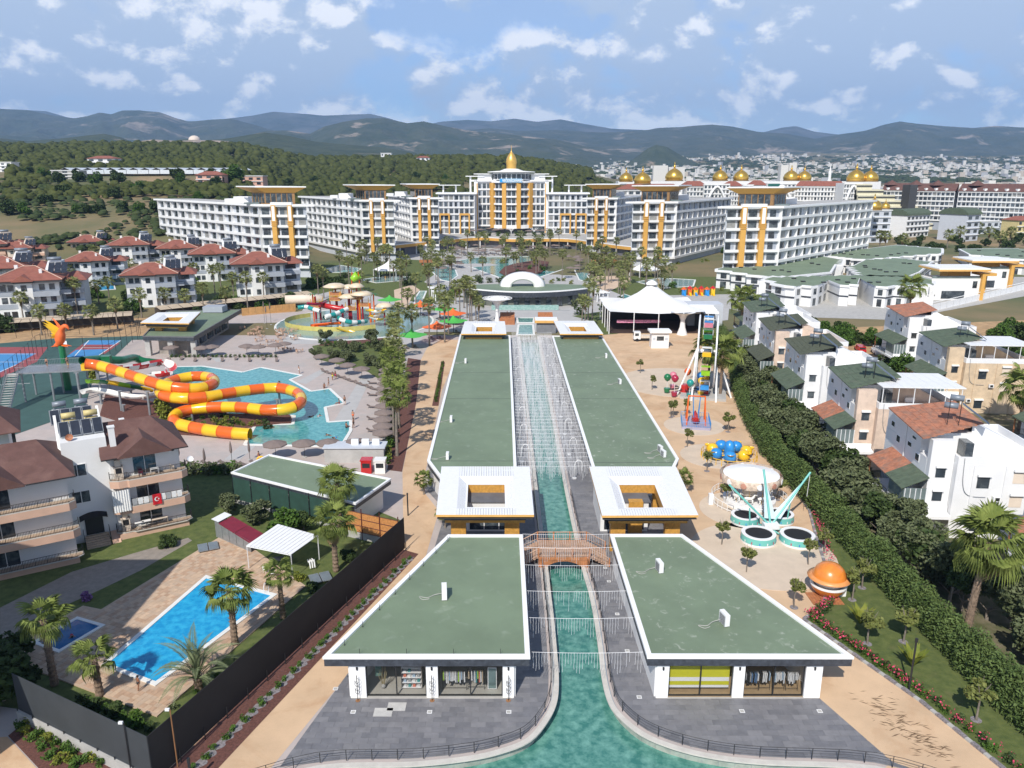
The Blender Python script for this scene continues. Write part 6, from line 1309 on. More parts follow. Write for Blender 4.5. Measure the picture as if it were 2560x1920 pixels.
for i,(x,y,k,rz,s,lab)in enumerate(((87,682,0,22,1.1,'nearest red-roofed white apartment house by the left edge with a tall palm before it'),(386,670,0,20,1.0,'red-roofed white apartment house right of the small turquoise garden pool'),(537,622,0,20,1.05,'red-roofed white apartment house with a grey dish between two others before the hotel'),(652,643,0,20,1.1,'rightmost red-roofed white apartment house beside the hotel gardens'),(450,610,0,20,1.0,'red-roofed white apartment house behind the one with the garden pool'),(330,602,0,20,1.05,'red-roofed white apartment house beside the cream ones, farthest back'),(225,596,1,20,.95,'cream apartment house with peach bands beside a dark conifer, right one'),(150,583,1,20,.95,'cream apartment house with peach bands, left one'),(8,655,0,22,1.1,'red-roofed apartment house cut by the left edge of the picture'),(-25,600,1,22,1.1,'cream apartment house cut by the left edge farther back'),(45,612,1,22,.9,'small cream apartment house with a white dish near the left edge'),(230,640,0,20,.95,'red-roofed white house in the gap between the garden pool and the cream houses'),(290,575,1,20,.85,'small cream house farthest back beside the field'),(600,600,0,20,.9,'red-roofed white house partly hidden behind the rightmost one'))):
 s*=1.2;p=px(x,y,12.0*s/1.2);src=(A1,A2)[k]
 if not used[k]:used[k]=True;o=src;o.location=(p.x,p.y,0);o.rotation_euler=(0,0,R_(rz));o.scale=(s*1.18,s*1.18,s)
 else:o=dup(src,(p.x,p.y,0),R_(rz),None,None,(s*1.18,s*1.18,s))
 tag(o,lab,'apartment house','red-roofed apartment houses')
gp=[px(*p)for p in((240,712),(285,708),(290,724),(240,728))];pool('garden_pool','small turquoise pool in the garden between the red-roofed houses',gp,BLUEW,.5)
struct('apartment_garden',MB().sheet([px(*p)for p in[(-80,830),(60,800),(790,728),(830,690),(760,640),(250,640),(-80,700)]],.02),LAWN)
for i,(x,y,h,g)in enumerate(((25,800,12,0),(105,838,8,0),(168,826,7,0),(195,790,12.5,0),(235,838,8,0),(295,824,9,0),(355,795,9,0),(415,785,8,0),(465,782,7,0),(490,745,13,0),(510,785,10,0),(567,790,9,0),(621,785,14,0),(538,735,11,0),(553,722,10,0),(295,690,8,0),(326,690,7,0),(238,660,9,0),(248,760,8,0),(275,758,9,0),(535,608,10,0),(612,620,10,0),(797,750,13,0),(810,745,11,0),(755,640,8,0),(60,805,9,0),(440,730,9,0),(370,730,9,0),(420,690,9,0),(660,745,9,0),(700,735,10,0),(730,725,9,0),(180,720,9,0),(140,750,9,0),(320,740,8,0),(585,745,9,0))):
 p=px(x,y);palm(p.x,p.y,h*.82,'fan palm among the red-roofed apartment houses and the carports','palms among the red-roofed houses',1.05)
for i,(x,y,h,r,k)in enumerate(((150,650,9,4.5,'o'),(185,655,7,4,'d'),(120,640,10,2.5,'d'),(100,628,9,2.0,'d'),(60,650,8,3.5,'d'),(215,670,5,5,'g'),(245,680,5,5,'g'),(270,690,5,4,'d'),(315,790,4,3,'d'),(335,780,4,3,'g'),(560,760,4,3,'d'),(590,765,3,3,'g'),(500,790,3,3,'d'),(10,830,5,4,'d'),(440,805,3,2.4,'g'),(800,715,5,4,'d'),(840,720,5,4,'d'),(300,790,3,3,'g'),(0,790,8,4,'d'),(20,700,5,4,'d'),(420,700,4,3,'g'),(160,560,8,2,'d'),(330,755,5,4,'d'),(380,750,4,3.5,'g'),(345,720,5,4,'d'),(470,720,5,4,'g'),(200,760,5,4,'d'),(120,780,4,3,'g'),(520,700,5,4,'d'),(640,700,5,4,'d'),(700,690,5,4,'g'),(740,680,5,4,'d'),(250,745,4,3,'g'),(600,775,3,3,'d'),(660,775,3,3,'g'),(720,760,4,4,'d'),(770,720,4,4,'g'),(118,590,10,2.2,'d'))):
 p=px(x,y);tree(p.x,p.y,h,r,'dark garden tree among the red-roofed apartment houses',group='garden trees among the red-roofed houses',kind=k)
p=px(75,590);lamp_post(p.x,p.y,21,'tall pale leaning utility pole at the field edge behind the red roofs',CONC,'none',r=.28)
struct('olive_lawn',MB().sheet([px(*p)for p in[(780,865),(900,845),(985,860),(990,900),(985,940),(950,950),(920,930),(800,900)]],.03),LAWN);struct('shrub_bed',MB().sheet([px(*p)for p in[(795,865),(830,845),(960,843),(975,858),(880,860)]],.04),MULCH)
for i,(x,y,h,r)in enumerate(((815,855,3.8,1.9),(835,900,3.2,2),(870,905,3.6,2.2),(790,900,3.4,1.6),(930,860,4,2),(955,880,4.4,2.6),(975,910,4,2.4),(960,935,4.5,2.6),(890,880,3.2,1.8),(858,880,3.5,1.6),(925,915,3.4,2))):p=px(x,y);tree(p.x,p.y,h,r,'small grey green olive in the lawn and bed before the splash pool',group='olives before the splash pool',kind='o',th=1.4)
for i in range(26):p=px(800+i*6.6,868+(i%3)*4-abs(i-13)*.9);shrub(p.x,p.y,.9,'low shrub in the bed before the splash pool','shrubs before the splash pool',[GREENB,DKLEAF,OLIVE][i%3],n=260)
for i in range(24):p=px(430+i*11.3,893);shrub(p.x,p.y,.6,'small plant in the planter of the pool bar','plants in the pool bar planter',[GREENB,DKLEAF][i%2],n=260)
for i in range(12):p=px(450+i*13,1180+(i%2)*5);shrub(p.x,p.y,1.3,'leafy shrub of the loose hedge behind the wedge building','shrubs of the loose hedge',[OLIVE,GREENB,OLIVE][i%3],n=260)
struct('palm_bed',MB().sheet([px(*p)for p in[(968,1175),(1005,1180),(1040,1010),(1052,900),(1020,895),(1000,1000)]],.03),MULCH);struct('palm_bed',MB().sheet([px(*p)for p in[(1096,1015),(1080,1015),(1103,905),(1112,905)]],.05),MULCH)
for i,(x,y,h,s)in enumerate(((993,1140,13,1.35),(985,1100,14,1.2),(998,1070,13,1.3),(983,1035,14,1.2),(992,1000,13.5,1.2),(988,965,13,1.3),(995,935,14,1.2),(985,905,13,1.2),(1000,880,14,1.1),(1032,870,12,1.3),(1074,865,14,1.2),(1112,856,13.5,1.2),(1150,800,14,1.2))):
 p=px(x,y);palm(p.x,p.y,h*.76,'tall fan palm of the dense row along the sandy left path','tall palms along the left path',s*.82,crown=CROWNS_G if i<4 else CROWNS)
for i in range(22):u=i/21;p=px(968+u*40,1160-u*270);shrub(p.x,p.y,.9+.3*(i%2),'green shrub at the foot of the tall palm row','shrubs below the tall palm row',[GREENB,YLEAF,GREENB][i%3],n=260,sq=1.2)
for i in range(16):u=i/15;p=px(1089+u*18,1005-u*95);shrub(p.x,p.y,.5,'small clipped shrub in the strip beside the left hall','clipped shrubs beside the left hall',GREENB,n=260,sq=1.2)
for i,(x,m,s)in enumerate(((918,REDG,'red'),(952,WHG,'white'))):
 p=px(x,1180);t=thing('kiosk','small %s vending kiosk behind the wedge building'%s,'kiosk',(p.x,p.y,0));part('body',MB().box(-.75,-.7,0,.75,.7,1.9),m,t);part('roof',MB().box(-.85,-.8,1.9,.85,.8,2.1),m,t);part('opening',MB().box(-.55,-.72,.9,.55,-.703,1.6),DARK,t)
a=px(890,1150);t=thing('service_hut','low grey hut with three white fans on its roof behind the wedge building','hut',(a.x,a.y,0));part('body',MB().box(-4.5,-1.2,0,4.5,1.5,2.3),CONC,t);part('roof',MB().box(-4.7,-1.4,2.3,4.7,1.7,2.45),GREYL,t)
for k in range(3):part('fan_unit',MB().box(-.6+k*1.6,0,2.45,.5+k*1.6,.5,3.3),WMETAL,t)
# ================= the hotel, its podium and pool court
def ub(m):return once(MC,('ub',m.name),lambda:MB().box(0,0,0,1,1,1).mesh('block',m))
def blk(name,m,t,o,ang,x0,x1,y0,y1,z0,z1):
 """a block in a facade frame: x along the wall, y out of it"""
 off=OFF.get(t.name,(0,0,0));ca,sa=math.cos(ang),math.sin(ang)
 ob=link(name,ub(m),t,(o[0]+ca*x0-sa*y0-off[0],o[1]+sa*x0+ca*y0-off[1],z0-off[2]),ang,(x1-x0,y1-y0,z1-z0));return ob
FR=random.Random(8);WG2=mat('window_glass_pale',(.10,.12,.14),.1,.3,.3,spec=.8);WG3=mat('curtained_glass',(.26,.26,.25),.3,.2,.5)  # WG2 is a paler glass tone, mixed in at random among the windows
def facade(t,a,b,zs,bays,band=WHITE,out_=1.3,fins=True,wf=.72,solid=(),skip=0,wm=GLASS,wh=.62,frame=None):
 """bands, fins and one window per bay and storey on the wall a-b; the outside is to its right when walking from a to b"""
 a,b=Vector(a[:2]),Vector(b[:2]);L=(b-a).length;ang=math.atan2(b.y-a.y,b.x-a.x);w_=L/bays;n=len(zs)-1
 for j in range(n+1):
  if j>=skip:blk('balcony_band',band,t,a,ang,-.02*(j%3),L+.02*(j%2),-out_-.01*(j%2),-.02,zs[j]-(.45 if j<n else.6),zs[j]+.55)
 for j in range(skip,n):
  h=zs[j+1]-zs[j]
  for i in range(bays):
   if i in solid:blk('window',wm,t,a,ang,i*w_+w_*.36,i*w_+w_*.62,-.12,-.003,zs[j]+.75,zs[j]+h*.85);continue
   q_w=FR.random();wq=wm if q_w<.62 else WG2 if q_w<.8 else WG3;sp_=w_*wf*FR.choice((0,0,.3,.38))
   if sp_:blk('curtained_pane',WG3 if q_w>.5 else GREYW,t,a,ang,i*w_+w_*(1+wf)/2-sp_+.02,i*w_+w_*(1+wf)/2,-.10,-.003,zs[j]+.1,zs[j]+h*wh+.6)
   blk('window',wq,t,a,ang,i*w_+w_*(1-wf)/2,i*w_+w_*(1+wf)/2-sp_,-.10,-.003,zs[j]+.1,zs[j]+h*wh+.6)
 if fins:
  for i in range(bays+1):blk('fin',band,t,a,ang,i*w_-.14,i*w_+.14,-out_+.12,-.004,zs[skip],zs[n]-.3)
def wing(lab,A,B,C,left,Yc=None,H=30.0,hat=True,base=0.0,sb=12):
 """A, B = feet of the tower front (left, right); C = far end of the long side"""
 A,B,C=Vector(A),Vector(B),Vector(C);t=thing('hotel_wing',lab,'hotel wing',(A.x,A.y,0),world=True,group='white and orange wings of the hotel')
 N=A if left else B;s=C-N;O=(B if left else A)+s;P=[(A.x,A.y),(B.x,B.y)]+([(O.x,O.y),(C.x,C.y)]if left else[(C.x,C.y),(O.x,O.y)])
 part('wall',MB().prism(P,0,H-.3),GREYL,t);zs=[base+.2]+[base+4.4+(H-base-4.4)*k/6 for k in range(7)]
 part('roof_slab',MB().prism(off_poly(P,-1.9),H-.3,H+.5),WHITEC,t);ri=off_poly(P,-.9);part('roof_surface',MB().prism(ri,H+.5,H+.56),CONC,t)
 L=(B-A).length;ang=math.atan2(B.y-A.y,B.x-A.x)
 facade(t,A,B,zs,5,fins=False,wf=.8,skip=1);
 if left:facade(t,C,A,zs,sb,skip=1,solid=(sb-3,sb-4),wf=.66)
 else:facade(t,B,C,zs,sb,skip=1,solid=(2,3),wf=.66)
 for f0 in(.26,.62):
  x=L*f0
  blk('orange_pier',ORANGE,t,A,ang,x,x+L*.10,-2.0,-.03,4.4,H+.2);blk('white_inlay',WHITEC,t,A,ang,x+L*.02,x+L*.08,-2.06,-2.003,H-6.2,H-.2)
  for k in range(3):blk('pier_rib',ORANGE,t,A,ang,x-.25,x+L*.10+.25,-2.25,-2.07,H-8.2+k*.8,H-7.8+k*.8)
 blk('portal_head',WHITEC,t,A,ang,L*.26,L*.72,-2.03,-.03,H+.22,H+1.4)
 if hat:
  q=off_poly([(A.x,A.y),(B.x,B.y),(O.x,O.y),(C.x,C.y)]if left else P,0);v=s.normalized();u=(B-A).normalized();bc=A+u*L*.16+v*2
  f=lambda x,y:bc+u*x+v*y
  r0=[f(0,0),f(L*.66,0),f(L*.66,12),f(0,12)];part('penthouse',MB().prism([(p.x,p.y)for p in r0],H+.56,H+5.2),mat('penthouse_wall',(.30,.17,.07),.5),t)
  for k in range(5):blk('window',GLASS,t,f(.4+k*L*.12,0),ang,0,L*.10,-.12,-.003,H+1.0,H+4.9)
  sd=math.atan2(v.y,v.x)
  for k in range(4):
   p=f(0,11-k*2.8)if left else f(L*.66,1+k*2.6);blk('window',GLASS,t,p,sd+(math.pi if left else 0),0,2.1,-.1,-.003,H+1.0,H+4.8)
  r1=[f(-5.5 if left else-3.5,-3.2),f(L*.66+(3.5 if left else 5.5),-3.2),f(L*.66+(2 if left else 5),16),f(-5 if left else-2,16)];r2=[f(0,-.5),f(L*.66,-.5),f(L*.66,12.5),f(0,12.5)]
  m=MB();m.add([(p.x,p.y,H+7.4)for p in r1]+[(p.x,p.y,H+5.2)for p in r2],[(0,1,5,4),(1,2,6,5),(2,3,7,6),(3,0,4,7),(4,5,6,7)]);part('hat_underside',m,ORANGE,t);part('hat_roof',MB().prism([(p.x,p.y)for p in r1],H+7.41,H+7.85),WHITEC,t)
  g=f(-6 if left else L*.8,14);part('roof_plant',MB().box(g.x-3.5,g.y+6,H+.56,g.x+3,g.y+12,H+3.2),WHITEC,t);part('roof_unit',MB().box(g.x-9,g.y+10,H+.56,g.x-5,g.y+14,H+2.2),WMETAL,t)
  bq=f(-3.2,4)if left else f(L*.66+1.5,4);part('roof_pool_screen',MB().box(bq.x-3.5,bq.y-2,H+.56,bq.x+3,bq.y+2,H+1.2),GLASSB,t)
 return t
def Q(x,Y):return Vector(((x-1280)/1920/.965*Y*1.0,Y))
def q_(x,Y,y=500):
 a,e=az_el(x/1.15732,y/1.15732);return Vector((a*Y,Y))
wing('leftmost hotel wing with orange portal tower and long receding left side',q_(650,332),q_(764,330),q_(398,415),True,sb=13)
wing('hotel wing standing second from the left, before the white splash tent',q_(904,395),q_(984,394),q_(758,470),True,sb=11)
wing('hotel wing beside the left shoulder of the main building',q_(1029,440),q_(1096,438),q_(975,500),True,sb=8)
wing('hotel wing beside the right shoulder of the main building',q_(1468,432),q_(1537,434),q_(1605,500),False,sb=7)
wing('hotel wing standing second from the right, above the long narrow pool',q_(1582,367),q_(1688,369),q_(1822,440),False,sb=11)
wing('rightmost hotel wing with long receding right side behind the villas',q_(1818,311),q_(1952,313),q_(2178,392),False,sb=13)
def low_wing(lab,x0,x1,k):
 a,b=q_(x0,498),q_(x1,498);t=thing('hotel_link',lab,'hotel wing',(a.x,a.y,6),world=True);P=[(a.x,a.y),(b.x,b.y),(b.x,b.y+14),(a.x,a.y+14)];part('wall',MB().prism(P,0,31),GREYL,t);zs=[6.2+k_*4.15 for k_ in range(7)];facade(t,a,b,zs,7,out_=.6,wf=.7);part('roof_slab',MB().prism(off_poly(P,-1.5),31,31.9),WHITEC,t)
 L=(b-a).length
 for s in(.02,.58)if k else(.30,.99-.29):blk('orange_frame',ORANGE,t,a,0,L*s,L*s+.9,-1.3,-.7,6,18);blk('orange_frame',ORANGE,t,a,0,L*(s+.29)-.9,L*(s+.29),-1.3,-.7,6,18);blk('orange_frame',ORANGE,t,a,0,L*s,L*(s+.29),-1.32,-.72,18,19.2)
 c=a.lerp(b,.3 if k else.7);part('roof_canopy',MB().box(c.x-7,c.y+2,36.2,c.x+7,c.y+8,36.6),WHITEC,t)
 for dx in(-4,4):part('canopy_column',MB().cyl(c.x+dx,c.y+5,31.9,36.2,.5,n=8),WHITEC,t)
low_wing('low hotel link with orange frames left of the main building',1096,1186,1);low_wing('low hotel link with orange frames right of the main building',1371,1468,0)
def main_block():
 a,b=q_(1186,508),q_(1371,508);cx=(a.x+b.x)/2;t=thing('hotel_main_building','tall white main hotel building with curved orange-piered bay and golden onion finial','hotel',(cx,508,6),world=True)
 part('wall',MB().prism([(a.x,a.y),(b.x,b.y),(b.x,b.y+18),(a.x,a.y+18)],5,38.6),GREYL,t);zs=[11+4.55*k for k in range(7)];hw=(b.x-a.x)/2;r=hw*.60;dc=(cx,508+r*.55)
 for(p,q)in((a+Vector((2.4,0)),Vector((cx-r*.92,508))),(Vector((cx+r*.92,508)),b-Vector((2.4,0)))):facade(t,p,q,zs,3,out_=.7,wf=.72)
 for x in(a.x,b.x-2.3):blk('corner_pier',WHITEC,t,(x,508),0,0,2.3,-1.5,-.02,5,39.2);blk('orange_edge',ORANGE,t,(x,508),0,(1.5 if x==a.x else.1),(2.2 if x==a.x else.8),-1.56,-1.503,6,37.5)
 th=[math.pi*(1.06+.88*k/14)for k in range(15)];arc=[(dc[0]+r*math.cos(q),dc[1]+r*math.sin(q))for q in th];part('drum',MB().prism(arc,11,38.6),GREYL,t)
 for j in range(7):
  ao=[(dc[0]+(r+1.3)*math.cos(q),dc[1]+(r+1.3)*math.sin(q))for q in th];part('balcony_band',MB().prism(ao,zs[j]-.4-(1.2 if j==0 else 0),zs[j]+.6),WHITEC,t)
 for k in range(14):
  if k in(1,2,5,8,11,12):
   q=(th[k]+th[k+1])/2;m=MB();w_=(th[1]-th[0])*.42;P=[(dc[0]+R*math.cos(q+s),dc[1]+R*math.sin(q+s))for R,s in((r+.1,-w_),(r+1.9,-w_),(r+1.9,w_),(r+.1,w_))];part('orange_pier',m.prism(P,9.6,37.8),ORANGE,t);continue
  for j in range(6):
   P=[(dc[0]+R*math.cos(s),dc[1]+R*math.sin(s))for R,s in((r+.01,th[k]+.02),(r+.12,th[k]+.02),(r+.12,th[k+1]-.02),(r+.01,th[k+1]-.02))];part('window',MB().prism(P,zs[j]+.6,zs[j]+3.7),GLASS,t)
 part('lobby_glass',MB().prism([(dc[0]+(r-1)*math.cos(q),dc[1]+(r-1)*math.sin(q))for q in th],5.5,9.4),GLASS,t);part('lobby_front',MB().box(a.x+2.4,507.4,5.5,b.x-2.4,507.9,10.3),GLASS,t)
 part('roof_slab',MB().box(a.x-2,506.5,38.6,b.x+2,527,39.6),WHITEC,t);r2=r*.86;n=24;part('crown_room',MB().lathe([(r2,39.6),(r2,43.9)],n,(cx,513)),WHITE,t)
 for k in range(10):q=math.pi*(1.08+.84*(k+.5)/10);w_=.10;P=[(cx+R*math.cos(q+s),513+R*math.sin(q+s))for R,s in((r2,-w_),(r2+.15,-w_),(r2+.15,w_),(r2,w_))];part('window',MB().prism(P,40.2,43.2),GLASS,t)
 part('crown_roof',MB().lathe([(.1,46.9),(r2*.35,46.4),(r2*.62,45.2),(r2*1.25,44.7),(r2*1.25,44.2),(.1,44.0)],32,(cx,513)),WHITEC,t,True)
 part('onion',MB().lathe([(3.2,46.4),(3.1,48.2),(3.5,50.5),(3.2,52.5),(2.1,54.8),(.9,56.4),(.15,57.4),(.1,61)],20,(cx,513)),GOLDY,t,True)
 for s in(-1,1):
  x=cx+s*hw*.98;part('roof_canopy',MB().box(x-6,509,41.6,x+6,517,42.1),WHITEC,t);x2=cx+s*hw*.72;part('roof_room',MB().box(x2-4.5,510,39.6,x2+4.5,520,43.0),WHITEC,t);part('roof_canopy',MB().box(x2-7,508.5,43.02,x2+7,521,43.5),WHITEC,t)
  for dx in(-3,3):part('canopy_column',MB().cyl(x+dx,511,31.9 if abs(dx)else 39,41.6,.6,n=8),WHITEC,t)
 cu=bpy.data.curves.new('letters','FONT');cu.body='WYNDHAM';cu.size=2.5;cu.align_x='CENTER';cu.extrude=.12;cu.materials.append(WHITEC);o=bpy.data.objects.new('letters',cu);COL.objects.link(o)
 dg=bpy.context.evaluated_depsgraph_get();me=bpy.data.meshes.new_from_object(o.evaluated_get(dg));bpy.data.objects.remove(o);off=OFF[t.name];yb=dc[1]-r-1.75
 part('sign_board',MB().box(cx-7.4,yb,38.0,cx+6.8,yb+.3,40.4),mat('sign_blue',(.30,.50,.68),.4),t);part('sign_emblem',MB().box(cx-7.2,yb-.12,38.2,cx-5.4,yb-.02,40.2),mat('emblem_blue',(.02,.30,.68),.4),t)
 l=link('sign_letters',me,t,(cx+.8-off[0],yb-.15-off[1],38.3-off[2]));l.rotation_euler=(math.pi/2,0,0)
main_block()
PF=[px(x,y,6)for x,y in((985,614),(1060,606),(1130,599),(1200,594),(1280,598),(1350,597),(1420,598),(1490,607),(1560,616),(1640,622))]
t=thing('podium','curved podium with orange band carrying the terrace before the main hotel building','podium',(PF[4].x,PF[4].y,0),world=True);P=[(p.x,p.y)for p in smooth_path(PF,4)]+[(110,512),(-75,512)]
part('orange_band',MB().prism(P,4.4,6.0),ORANGE,t);part('white_lip',MB().prism(off_poly(P,.0),6.002,6.35),WHITEC,t);part('terrace',MB().prism(off_poly(P,.9),6.3,6.42),CONC,t);part('recess',MB().prism([(x,y+3.5)for x,y in P],0,4.39),mat('podium_wall',(.16,.16,.18),.6),t)
for i in range(16):a=PF[0].lerp(PF[-1],(i+.5)/16);k=P[int(len(P[:-2])*(i+.5)/16)];part('window',MB().box(k[0]-2.6,k[1]+3.3,.3,k[0]+2.2,k[1]+3.45,3.8),GLASS,t);part('column',MB().cyl(k[0],k[1]+.8,0,4.4,.35,n=8),WHITEC,t)
r=random.Random(9)
for i in range(14):p=px(1170+i*17+r.uniform(-4,4),584+r.uniform(-3,5),6.4);umbrella(p.x,p.y,'taupe parasol on the hotel terrace below the curved bay','parasols on the hotel terrace',2.6,2.8,z=6.42)
for i in range(44):p=px(1130+r.uniform(0,290),622+r.uniform(0,16));umbrella(p.x,p.y,'taupe parasol on the sun deck between podium and main pool','parasols on the sun deck behind the main pool',2.0)
for i in range(16):p=px((1105+r.uniform(0,45))if i%2 else(1420+r.uniform(0,35)),650+r.uniform(0,34));umbrella(p.x,p.y,'taupe parasol at the flank of the main pool','parasols at the flanks of the main pool',2.2)
for i in range(60):p=px(1140+i*4.8,634+(i%3)*2.4);lounger(p.x,p.y,0.1,'grey lounger on the sun deck behind the main pool')
for i in range(10):p=px(1180+i*22,590,6.4);shrub(p.x,p.y,2.2,'green planting on the hotel terrace','plants on the hotel terrace',GREENB if i%2 else DKLEAF,6.4,n=260)
for i,x in enumerate((1278,1335,1385,1400)):p=px(x,590,6.4);t=thing('tree_sculpture','white branching tree sculpture on the hotel terrace','sculpture',p,0,'white tree sculptures');g=MB();g.bar((0,0,0),(0,0,3),.2,6);[g.bar((0,0,2.6),(2.6*math.cos(k),1.2*math.sin(k),5),.1)for k in range(7)];part('branches',g,WMETAL,t)
def zp(P,z=0):return[px(*p,z)for p in P]
struct('court_paving',MB().sheet(zp([(700,860),(760,770),(830,690),(985,640),(1130,618),(1560,625),(1700,660),(1830,700),(1820,800),(1500,838),(1500,830),(1060,830),(1050,860)]),.008),PARKG)
struct('court_lawn',MB().sheet(zp([(560,720),(780,660),(1010,648),(1130,655),(1060,705),(1130,735),(1080,760),(960,745),(860,720),(800,735)]),.014),LAWN);struct('court_lawn',MB().sheet(zp([(1470,650),(1640,648),(1900,690),(1860,735),(1560,740),(1510,720),(1440,690)]),.014),LAWN);struct('court_lawn',MB().sheet(zp([(1430,790),(1560,770),(1660,815),(1540,835),(1500,838),(1470,800)]),.016),LAWN)
struct('court_path',MB().sheet(zp([(1010,790),(1030,740),(1050,725),(1030,712),(985,725),(990,800)]),.02),PROMF);struct('court_path',MB().sheet(zp([(1470,700),(1530,672),(1560,680),(1580,700),(1520,730),(1490,730)]),.02),PROMF)
def wpool(lab,P,m=POOLW,nm='pool'):return pool(nm,lab,zp(P),m,.6,.1)
Pm=zp([(1141,653),(1190,644),(1290,641),(1384,641),(1437,655),(1425,668),(1353,692),(1309,698),(1262,699),(1212,681),(1180,669)]);t=thing('main_pool','large turquoise main pool with planted island before the podium','pool',Pm[0],world=True);part('water',MB().sheet(Pm,.05),POOLW,t);part('edge',ring(MB(),off_poly([(p.x,p.y)for p in Pm],-.5),off_poly([(p.x,p.y)for p in Pm],.4),0,.12),POOLE,t);part('deck_tongue',MB().prism(zp([(1150,660),(1225,659),(1248,663),(1180,669)]),.0,.13),PARKG,t)
struct('pool_island',MB().prism(zp([(1248,682),(1262,668),(1290,660),(1340,652),(1372,656),(1368,668),(1352,684),(1300,690),(1262,690)]),0,.4),MULCH)
wpool('curving turquoise side channel left of the main pool',[(1070,672),(1115,664),(1140,675),(1146,690),(1125,705),(1100,700)]);wpool('curving turquoise side channel right of the main pool',[(1435,676),(1462,668),(1500,662),(1470,690),(1480,708),(1446,700)]);wpool('long turquoise pool at the feet of the second right wing',[(1665,673),(1700,662),(1815,645),(1822,660),(1700,676)]);wpool('turquoise pool beside the second left wing',[(815,672),(850,663),(905,672),(890,682),(830,682)]);wpool('pale turquoise play pool right of the white peaked tent',[(1590,705),(1650,695),(1740,700),(1735,716),(1650,722)],MOSW);wpool('small turquoise pool by the white peaked splash tent',[(900,700),(960,690),(1030,692),(1010,702),(940,708)],MOSW)
wpool('narrow dark turquoise slide channel left of the round building',[(1036,745),(1048,728),(1068,728),(1058,752),(1046,775),(1034,768)]);wpool('narrow turquoise slide channel right of the round building',[(1530,760),(1560,735),(1590,745),(1560,775)])
wpool('stepped turquoise basin where the channel ends below the bridge stairs',[(1290,838),(1294,812),(1335,812),(1338,838)],CHW);wpool('upper turquoise basin above the stepped one',[(1292,808),(1290,795),(1338,795),(1336,808)],CHW)
a,b=px(1200,800),px(1430,800);t=thing('glass_weir','long pale turquoise cascade below the round building','cascade',((a.x+b.x)/2,a.y,0),world=True);part('weir',MB().box(a.x+3,a.y+18,0,b.x-3,a.y+18.4,1.6),CHWF,t);part('rail',MB().bar((a.x,a.y+10,1.2),(b.x,a.y+10,1.2),.06),GREYM,t)
for k in range(2):p=px(1268+k*98,812);t=thing('stair_ramp','orange brown timber stair %s of the stepped basin'%('left','right')[k],'stair',p,0);[part('step',MB().box(-2.2,j*1.1,0,2.2,j*1.1+1.05,.3+.22*j),WOOD,t)for j in range(9)]
p=px(1365,830);t=thing('ticket_hut','small dark hut with yellow roof between the far gateways','hut',p,0);part('body',MB().box(-2.6,-2,0,2.6,2,3.0),mat('hut_grey',(.20,.21,.23),.6),t);part('roof',MB().box(-3.2,-2.6,3.0,3.2,2.6,3.7),TAN,t);part('roof_top',MB().box(-3.1,-2.5,3.7,3.1,2.5,3.8),WHITEC,t)
c=Vector((px(1318,770).x,251,0));t=thing('round_building','low curved building with green roof, slate fascia and stone-clad wall','building',(c.x,c.y,0),world=True);hw=(px(1447,740).x-px(1190,740).x)/2*1.16
fr=[(c.x+hw*(k/12*2-1),c.y+10*(k/12*2-1)**2-1)for k in range(13)];bk=[(x,c.y+22-3*((x-c.x)/hw)**2)for x,y in fr[::-1]];RB=fr+bk
part('roof',MB().prism(RB,4.6,5.0),ROOFG,t);m=MB();F=[(x,y-.3)for x,y in fr];m.prism(F+[(x,y+.4)for x,y in fr[::-1]],3.6,5.2);part('fascia',m,SLATE,t);m=MB();m.prism([(x,y-.35)for x,y in fr]+[(x,y+.2)for x,y in fr[::-1]],5.21,5.6);part('coping',m,WHITEC,t)
part('wall',MB().prism([(x,y+2.0)for x,y in fr]+[(x,y-1)for x,y in bk],0,4.6),mat('grey_green_marble',(.13,.14,.12),.5,.25,.5,dirt=(.25,.25,.21),dscale=.6),t)
for k in range(11):x,y=fr[k+1];part('window',MB().box(x-.85,y+1.6,.3,x+.85,y+1.95,3.5),GLASS,t)
t=thing('arch_shell','white half-dome shell standing on the green roof of the round building','shell',(px(1302,700).x,268,5.0));m=MB();n=20;R0,R1=8.0,3.9;vs_=[]
for R,y in((R0,0),(R0*.92,-2.2),(R1*1.25,-3.6),(R1,-3.2),(R1*.95,1)):vs_+=[(R*math.cos(math.pi*i/n),y,R*.62*math.sin(math.pi*i/n))for i in range(n+1)]
m.add(vs_,[(j*(n+1)+i,j*(n+1)+i+1,(j+1)*(n+1)+i+1,(j+1)*(n+1)+i)for j in range(4)for i in range(n)]+[(4*(n+1)+i,4*(n+1)+i+1,i+1,i)for i in range(n)]);part('shell',m,MEMB,t,True)
p=px(1243,806);t=thing('disc_canopy','white lattice disc on a flared stalk before the round building','canopy',p);part('stalk',MB().lathe([(.9,0),(.5,2),(.5,4.5),(1.2,6),(3.5,7)],12),WMETAL,t,True)
g=MB();[g.tube([(rr*math.cos(a),rr*math.sin(a),7.1+rr*.03)for a in np.linspace(0,6.283,25)],.09,4)for rr in(1.2,2.3,3.4,4.4)];[g.bar((0,0,7.0),(4.4*math.cos(a),4.4*math.sin(a),7.25),.07)for a in np.linspace(0,6.283,15)[:-1]];part('disc',g,WMETAL,t)
